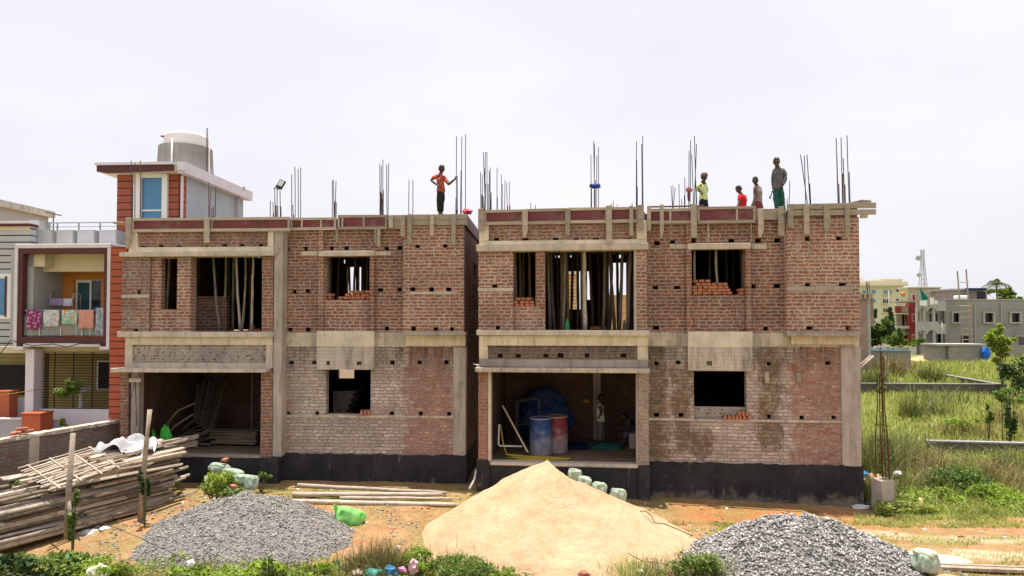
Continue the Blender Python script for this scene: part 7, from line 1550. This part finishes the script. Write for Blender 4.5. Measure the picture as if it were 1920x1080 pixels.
for i, (px, py, r_, n) in enumerate(((1871, 618, .36, 420), (1865, 634, .5, 620), (1855, 634, .3, 260), (1878, 645, .5, 520), (1893, 638, .32, 260), (1880, 660, .42, 420), (1872, 674, .35, 260), (1862, 650, .4, 300))):
    c = D(px, py, 42)-Vector((p.x, p.y, g0)); parts.append(leafcloud(c, (r_*1.15, r_*1.1, r_), int(n*1.7), .075, 50+i)); m.tube([(c.x*.2, 0, max(.4, c.z-1.4)), tuple(c)], [.03, .01], 5)
v, f = merge(parts); npmesh('crown', v, f, LM['bright'], t); m.tube([(0, 0, -.1), (-.05, 0, 1.6), (-.2, 0, 3.4)], [.07, .05, .02], 7); m.build('trunk', M['stem'], t)
# palm
pp = D(1868, 530, 120); t = thing('palm_tree', 'coconut palm crown rising behind the grey house', 'palm', (pp.x, pp.y, 0)); m = MB(); m.tube([(0, 0, 0), (.2, 0, pp.z*.5), (0, 0, pp.z)], [.22, .16, .13], 8); m.build('trunk', M['stem'], t); parts = []; rs = random.Random(8)
for i in range(17):
    a = i*2.4; el = rs.uniform(-.5, 1.35); L = rs.uniform(1.7, 2.4); vs = []; fs = []; dr = Vector((math.cos(a)*math.cos(el), math.sin(a)*math.cos(el), math.sin(el))); sd = dr.cross(Vector((0, 0, 1))).normalized()
    for k in range(14):
        q = (k+1)/14; c = Vector((0, 0, pp.z))+dr*L*q+Vector((0, 0, -1.1*q*q*L*.6))
        for s_ in (-1, 1): n0 = len(vs); e = c+sd*s_*.55*math.sin(math.pi*min(1, q+.15))+Vector((0, 0, -.35))+dr*.15; vs += [tuple(c), tuple(c+dr*.12), tuple(e+dr*.04), tuple(e)]; fs.append((n0, n0+1, n0+2, n0+3))
    parts.append((np.array(vs), np.array(fs)))
v, f = merge(parts); npmesh('fronds', v, f, LM['palm'], t)
# bushes and weeds
bush(1800, 905, 18.0, (.85, .5, .5), 4200, .042, 'mid', 'big leafy bush of round leaves right of the stub column', 61, stems=9)
bush(1855, 935, 17.0, (.65, .4, .34), 2400, .045, 'bright', 'lower bright leafy bush in front of the big leafy bush', 62)
bush(1765, 945, 16.9, (.6, .35, .26), 1800, .04, 'bright', 'low spreading bush at the foot of the stub column greenery', 63)
bush(1900, 955, 16.4, (.5, .4, .25), 1000, .04, 'bright', 'bright low bush at the right edge of the greenery', 64)
bush(1690, 950, 16.2, (.35, .25, .14), 500, .035, 'mid', 'small dark plant at the right foot of the stub column', 65)
bush(1905, 705, 40, (1.0, .8, 1.1), 1500, .09, 'dark', 'dark bush right of the sapling at the right edge', 66)
bush(1905, 738, 36, (.9, .6, .5), 900, .08, 'mid', 'green creeper mass over the end of the far low wall', 67)
bush(1853, 778, 25, (.17, .17, .4), 350, .045, 'mid', 'slim upright plant left of the creeper-covered bars', 68)
t = bush(1890, 790, 24.5, (.27, .25, .75), 900, .05, 'dark', 'creeper-covered bars standing in the field at right', 69, stems=0)
for dx in (-.2, -.05, .08, .2): m = MB(); m.tube([(dx, 0, 0), (dx, 0, 1.95+dx)], .012, 5); m.build('bar', M['rust'], t)
bush(1655, 735, 42, (.5, .4, .5), 500, .07, 'mid', 'leafy plant in front of the far low wall near the tall bars', 70)
bush(1812, 790, 27, (.8, .5, .35), 700, .05, 'bright', 'low bright green patch in the middle of the field', 71)
bush(402, 905, 16.0, (.42, .35, .33), 1500, .036, 'bright', 'leafy weed covering the foot of the left sandbags', 72)
bush(440, 925, 15.6, (.35, .3, .12), 500, .03, 'mid', 'low weeds on the soil right of the pile end', 73)
bush(272, 905, 14.7, (.14, .14, .4), 500, .035, 'dark', 'climbing plant beside the rear post of the pile', 74)
bush(490, 895, 16.9, (.25, .2, .12), 300, .03, 'mid', 'small weed at the lowest left sandbag', 75)
bush(137, 965, 13.1, (.14, .14, .42), 500, .04, 'mid', 'creeper winding up the front post of the pile', 76)
bush(100, 1058, 12.0, (.7, .4, .22), 1300, .05, 'mid', 'broad-leaved weeds under the near end of the pile', 77)
bush(30, 1070, 11.8, (.6, .4, .24), 1000, .06, 'dark', 'dark broad leaves at the bottom left corner', 78)
bush(200, 1066, 11.9, (.55, .35, .2), 1300, .032, 'bright', 'fine bright weeds left of the fine gravel heap', 79)
bush(60, 905, 14.6, (.4, .3, .2), 700, .04, 'mid', 'weeds growing on top of the near end of the pile', 80)
bush(400, 1078, 11.9, (.75, .3, .16), 1300, .042, 'bright', 'yellow green leafy weeds in front of the fine gravel heap', 81)
bush(500, 1070, 11.9, (.45, .3, .2), 900, .042, 'bright', 'yellow green weeds mounting around the slender plant', 82)
bush(585, 1078, 11.9, (.5, .3, .16), 1000, .042, 'bright', 'low leafy weeds right of the slender plant', 83)
bush(502, 1020, 11.6, (.1, .1, .34), 260, .035, 'mid', 'slender upright plant in front of the fine gravel heap', 84, z=.45)
bush(860, 1062, 12.1, (.65, .4, .2), 2200, .028, 'mid', 'fine leafy weeds at the left foot of the sand heap', 85)
bush(790, 1050, 12.2, (.4, .3, .24), 1400, .03, 'bright', 'green weeds behind the torn packet', 86)
bush(1305, 1062, 12.0, (.45, .35, .26), 2400, .03, 'mid', 'dense feathery bush left of the coarse stone heap', 87)
bush(940, 1075, 11.9, (.35, .3, .12), 800, .03, 'bright', 'low weeds on the foot of the sand heap', 88)
for i, (px, d, n, h, sp, mt, lb) in enumerate(((715, 12.4, 420, .62, .2, 'dry', 'brown dry weed tuft right of the fine gravel heap'), (690, 12.5, 350, .4, .3, 'olive', 'dull green tuft beside the brown dry tuft'), (735, 12.3, 200, .55, .1, 'olive', 'dark upright tuft behind the small pink scrap'), (1180, 12.2, 260, .42, .25, 'grass', 'sparse grass tuft below the front of the sand heap'), (1220, 12.1, 160, .3, .3, 'olive', 'low tuft left of the feathery bush'), (1335, 12.3, 200, .4, .2, 'grass', 'grass tuft between the feathery bush and the stone heap'), (860, 12.3, 160, .45, .3, 'dry', 'dry stalks over the weeds left of the sand heap'))):
    clump(px, d, n, h, sp, mt, lb, 90+i, .9, .006)['group'] = 'grass tufts along the front'
# short turf patches on the open ground
def turf(n, boxes, h, w, seed, label):
    out = []; rs = random.Random(seed)
    while len(out) < n:
        x0, x1, y0, y1 = rs.choice(boxes); px, py = rs.uniform(x0, x1), rs.uniform(y0, y1); p = G(px, py, .05)
        if mnoise.noise(Vector((p.x*1.4, p.y*2.2, 7))) < rs.uniform(-.35, .25): continue
        if p.y > -.7 and p.x < 7: continue
        out.append((p.x, p.y, gz(p.x, p.y)))
    blades(np.array(out), h, w, seed, 1.2, 'grass', 'short_grass', label)
turf(9000, [(560, 860, 926, 965), (560, 860, 930, 985), (380, 560, 935, 960), (580, 820, 935, 960), (1290, 1640, 938, 952), (1560, 1920, 955, 985), (1330, 1450, 985, 1003), (1620, 1920, 1003, 1020), (1250, 1400, 985, 1000), (1740, 1920, 1030, 1075)], .05, .006, 5, 'thin short grass on the bare ground before the houses')
turf(5200, [(1600, 1920, 958, 985), (1680, 1920, 950, 972)], .1, .008, 6, 'short bright grass along the edge of the greenery at right')
turf(6500, [(0, 1400, 1062, 1110)], .13, .008, 8, 'grass along the bottom edge in front of the heaps')
# potted plant of the painted house
t = bush(132, 727, 18.9, (.42, .25, .3), 620, .055, 'mid', 'potted bushy plant in front of the ground floor grille', 95, stems=0, cat='plant', name='potted_plant')
m = MB(); m.lathe([(.12, 0), (.18, .35), (.2, .36), (.17, .33)], (0, 0, t.location.z*0+.9), 14); m.build('pot', M['pillar'], t, True)
t = bush(124, 792, 19.0, (.16, .14, .14), 160, .04, 'bright', 'small yellow leafed plant above the boundary wall', 96, cat='plant')

# low leafy cover that nobody could count
def cover(n, boxes, hgt, size, mat, seed, label):
    g = np.random.default_rng(seed); rs = random.Random(seed); c = []
    while len(c) < n:
        x0, x1, y0, y1 = rs.choice(boxes); p = G(rs.uniform(x0, x1), rs.uniform(y0, y1), .0); k = mnoise.noise(Vector((p.x*1.1, p.y*1.3, seed)))
        if k < rs.uniform(-.35, .15) or (p.x < 6.95 and p.y > -.5): continue
        c.append((p.x, p.y, gz(p.x, p.y)+rs.random()*hgt*(.4+1.2*max(0, k+.3))))
    v, f = leafcloud((0, 0, 0), (1e-6, 1e-6, 1e-6), n, size, seed); v = v+np.repeat(np.array(c), 4, axis=0); tag(npmesh('weeds', v, f, LM[mat]), label, 'weeds', kind='stuff')
cover(9500, [(1690, 1990, 895, 965), (1730, 1990, 870, 940), (1640, 1760, 945, 968)], .28, .04, 'bright', 3, 'leafy bright weeds covering the slope right of the stub column')
cover(3500, [(1610, 1990, 850, 930)], .3, .035, 'mid', 4, 'darker broad weeds mixed into the near field grass')
cover(3400, [(0, 330, 1055, 1110), (320, 640, 1062, 1110), (620, 1010, 1050, 1110), (1150, 1400, 1050, 1110)], .16, .035, 'mid', 5, 'low weeds along the bottom edge in front of the heaps')
cover(1500, [(0, 330, 1066, 1110), (320, 640, 1060, 1110), (700, 960, 1060, 1110)], .2, .04, 'bright', 6, 'yellow green low leaves along the bottom edge')
cover(900, [(370, 470, 915, 945), (280, 340, 925, 950)], .08, .03, 'bright', 7, 'small weeds on the soil between the pile and the left plinth')

turf(2600, [(0, 660, 1058, 1110), (620, 1010, 1045, 1110), (1150, 1400, 1045, 1110)], .3, .005, 19, 'tall dry stalks mixed through the front weeds')
bpy.data.objects[[o.name for o in bpy.data.objects if o.get('label') == 'tall dry stalks mixed through the front weeds'][0]].data.materials[0] = LM['dry']
for i, (px, d_, n, h, sp) in enumerate(((1650, 17.6, 220, .8, .25), (1720, 18.5, 260, .7, .4), (1790, 17.2, 200, .6, .4), (1880, 18.8, 260, .8, .4), (1690, 23, 240, .9, .5), (1820, 27, 260, .8, .7), (1760, 38, 220, 1.1, .9), (1890, 30, 240, 1.0, .6))):
    clump(px, d_, n, h, sp, 'dry' if i % 2 else 'olive', ['dry clump behind the stub column foot', 'olive clump left of the big leafy bush', 'dry clump in front of the big leafy bush', 'olive clump near the right edge of the leafy slope', 'dry clump behind the tall column bars', 'olive clump in the middle of the field', 'wide dry clump under the far low wall', 'olive clump left of the creeper-covered bars'][i] if 0 else ['olive clump behind the stub column foot', 'dry clump left of the big leafy bush', 'olive clump in front of the big leafy bush', 'dry clump near the right edge of the leafy slope', 'olive clump behind the tall column bars', 'dry clump in the middle of the field', 'wide olive clump under the far low wall', 'dry clump near the creeper-covered bars'][i], 120+i, 1.0, .01 if d_ < 25 else .018)
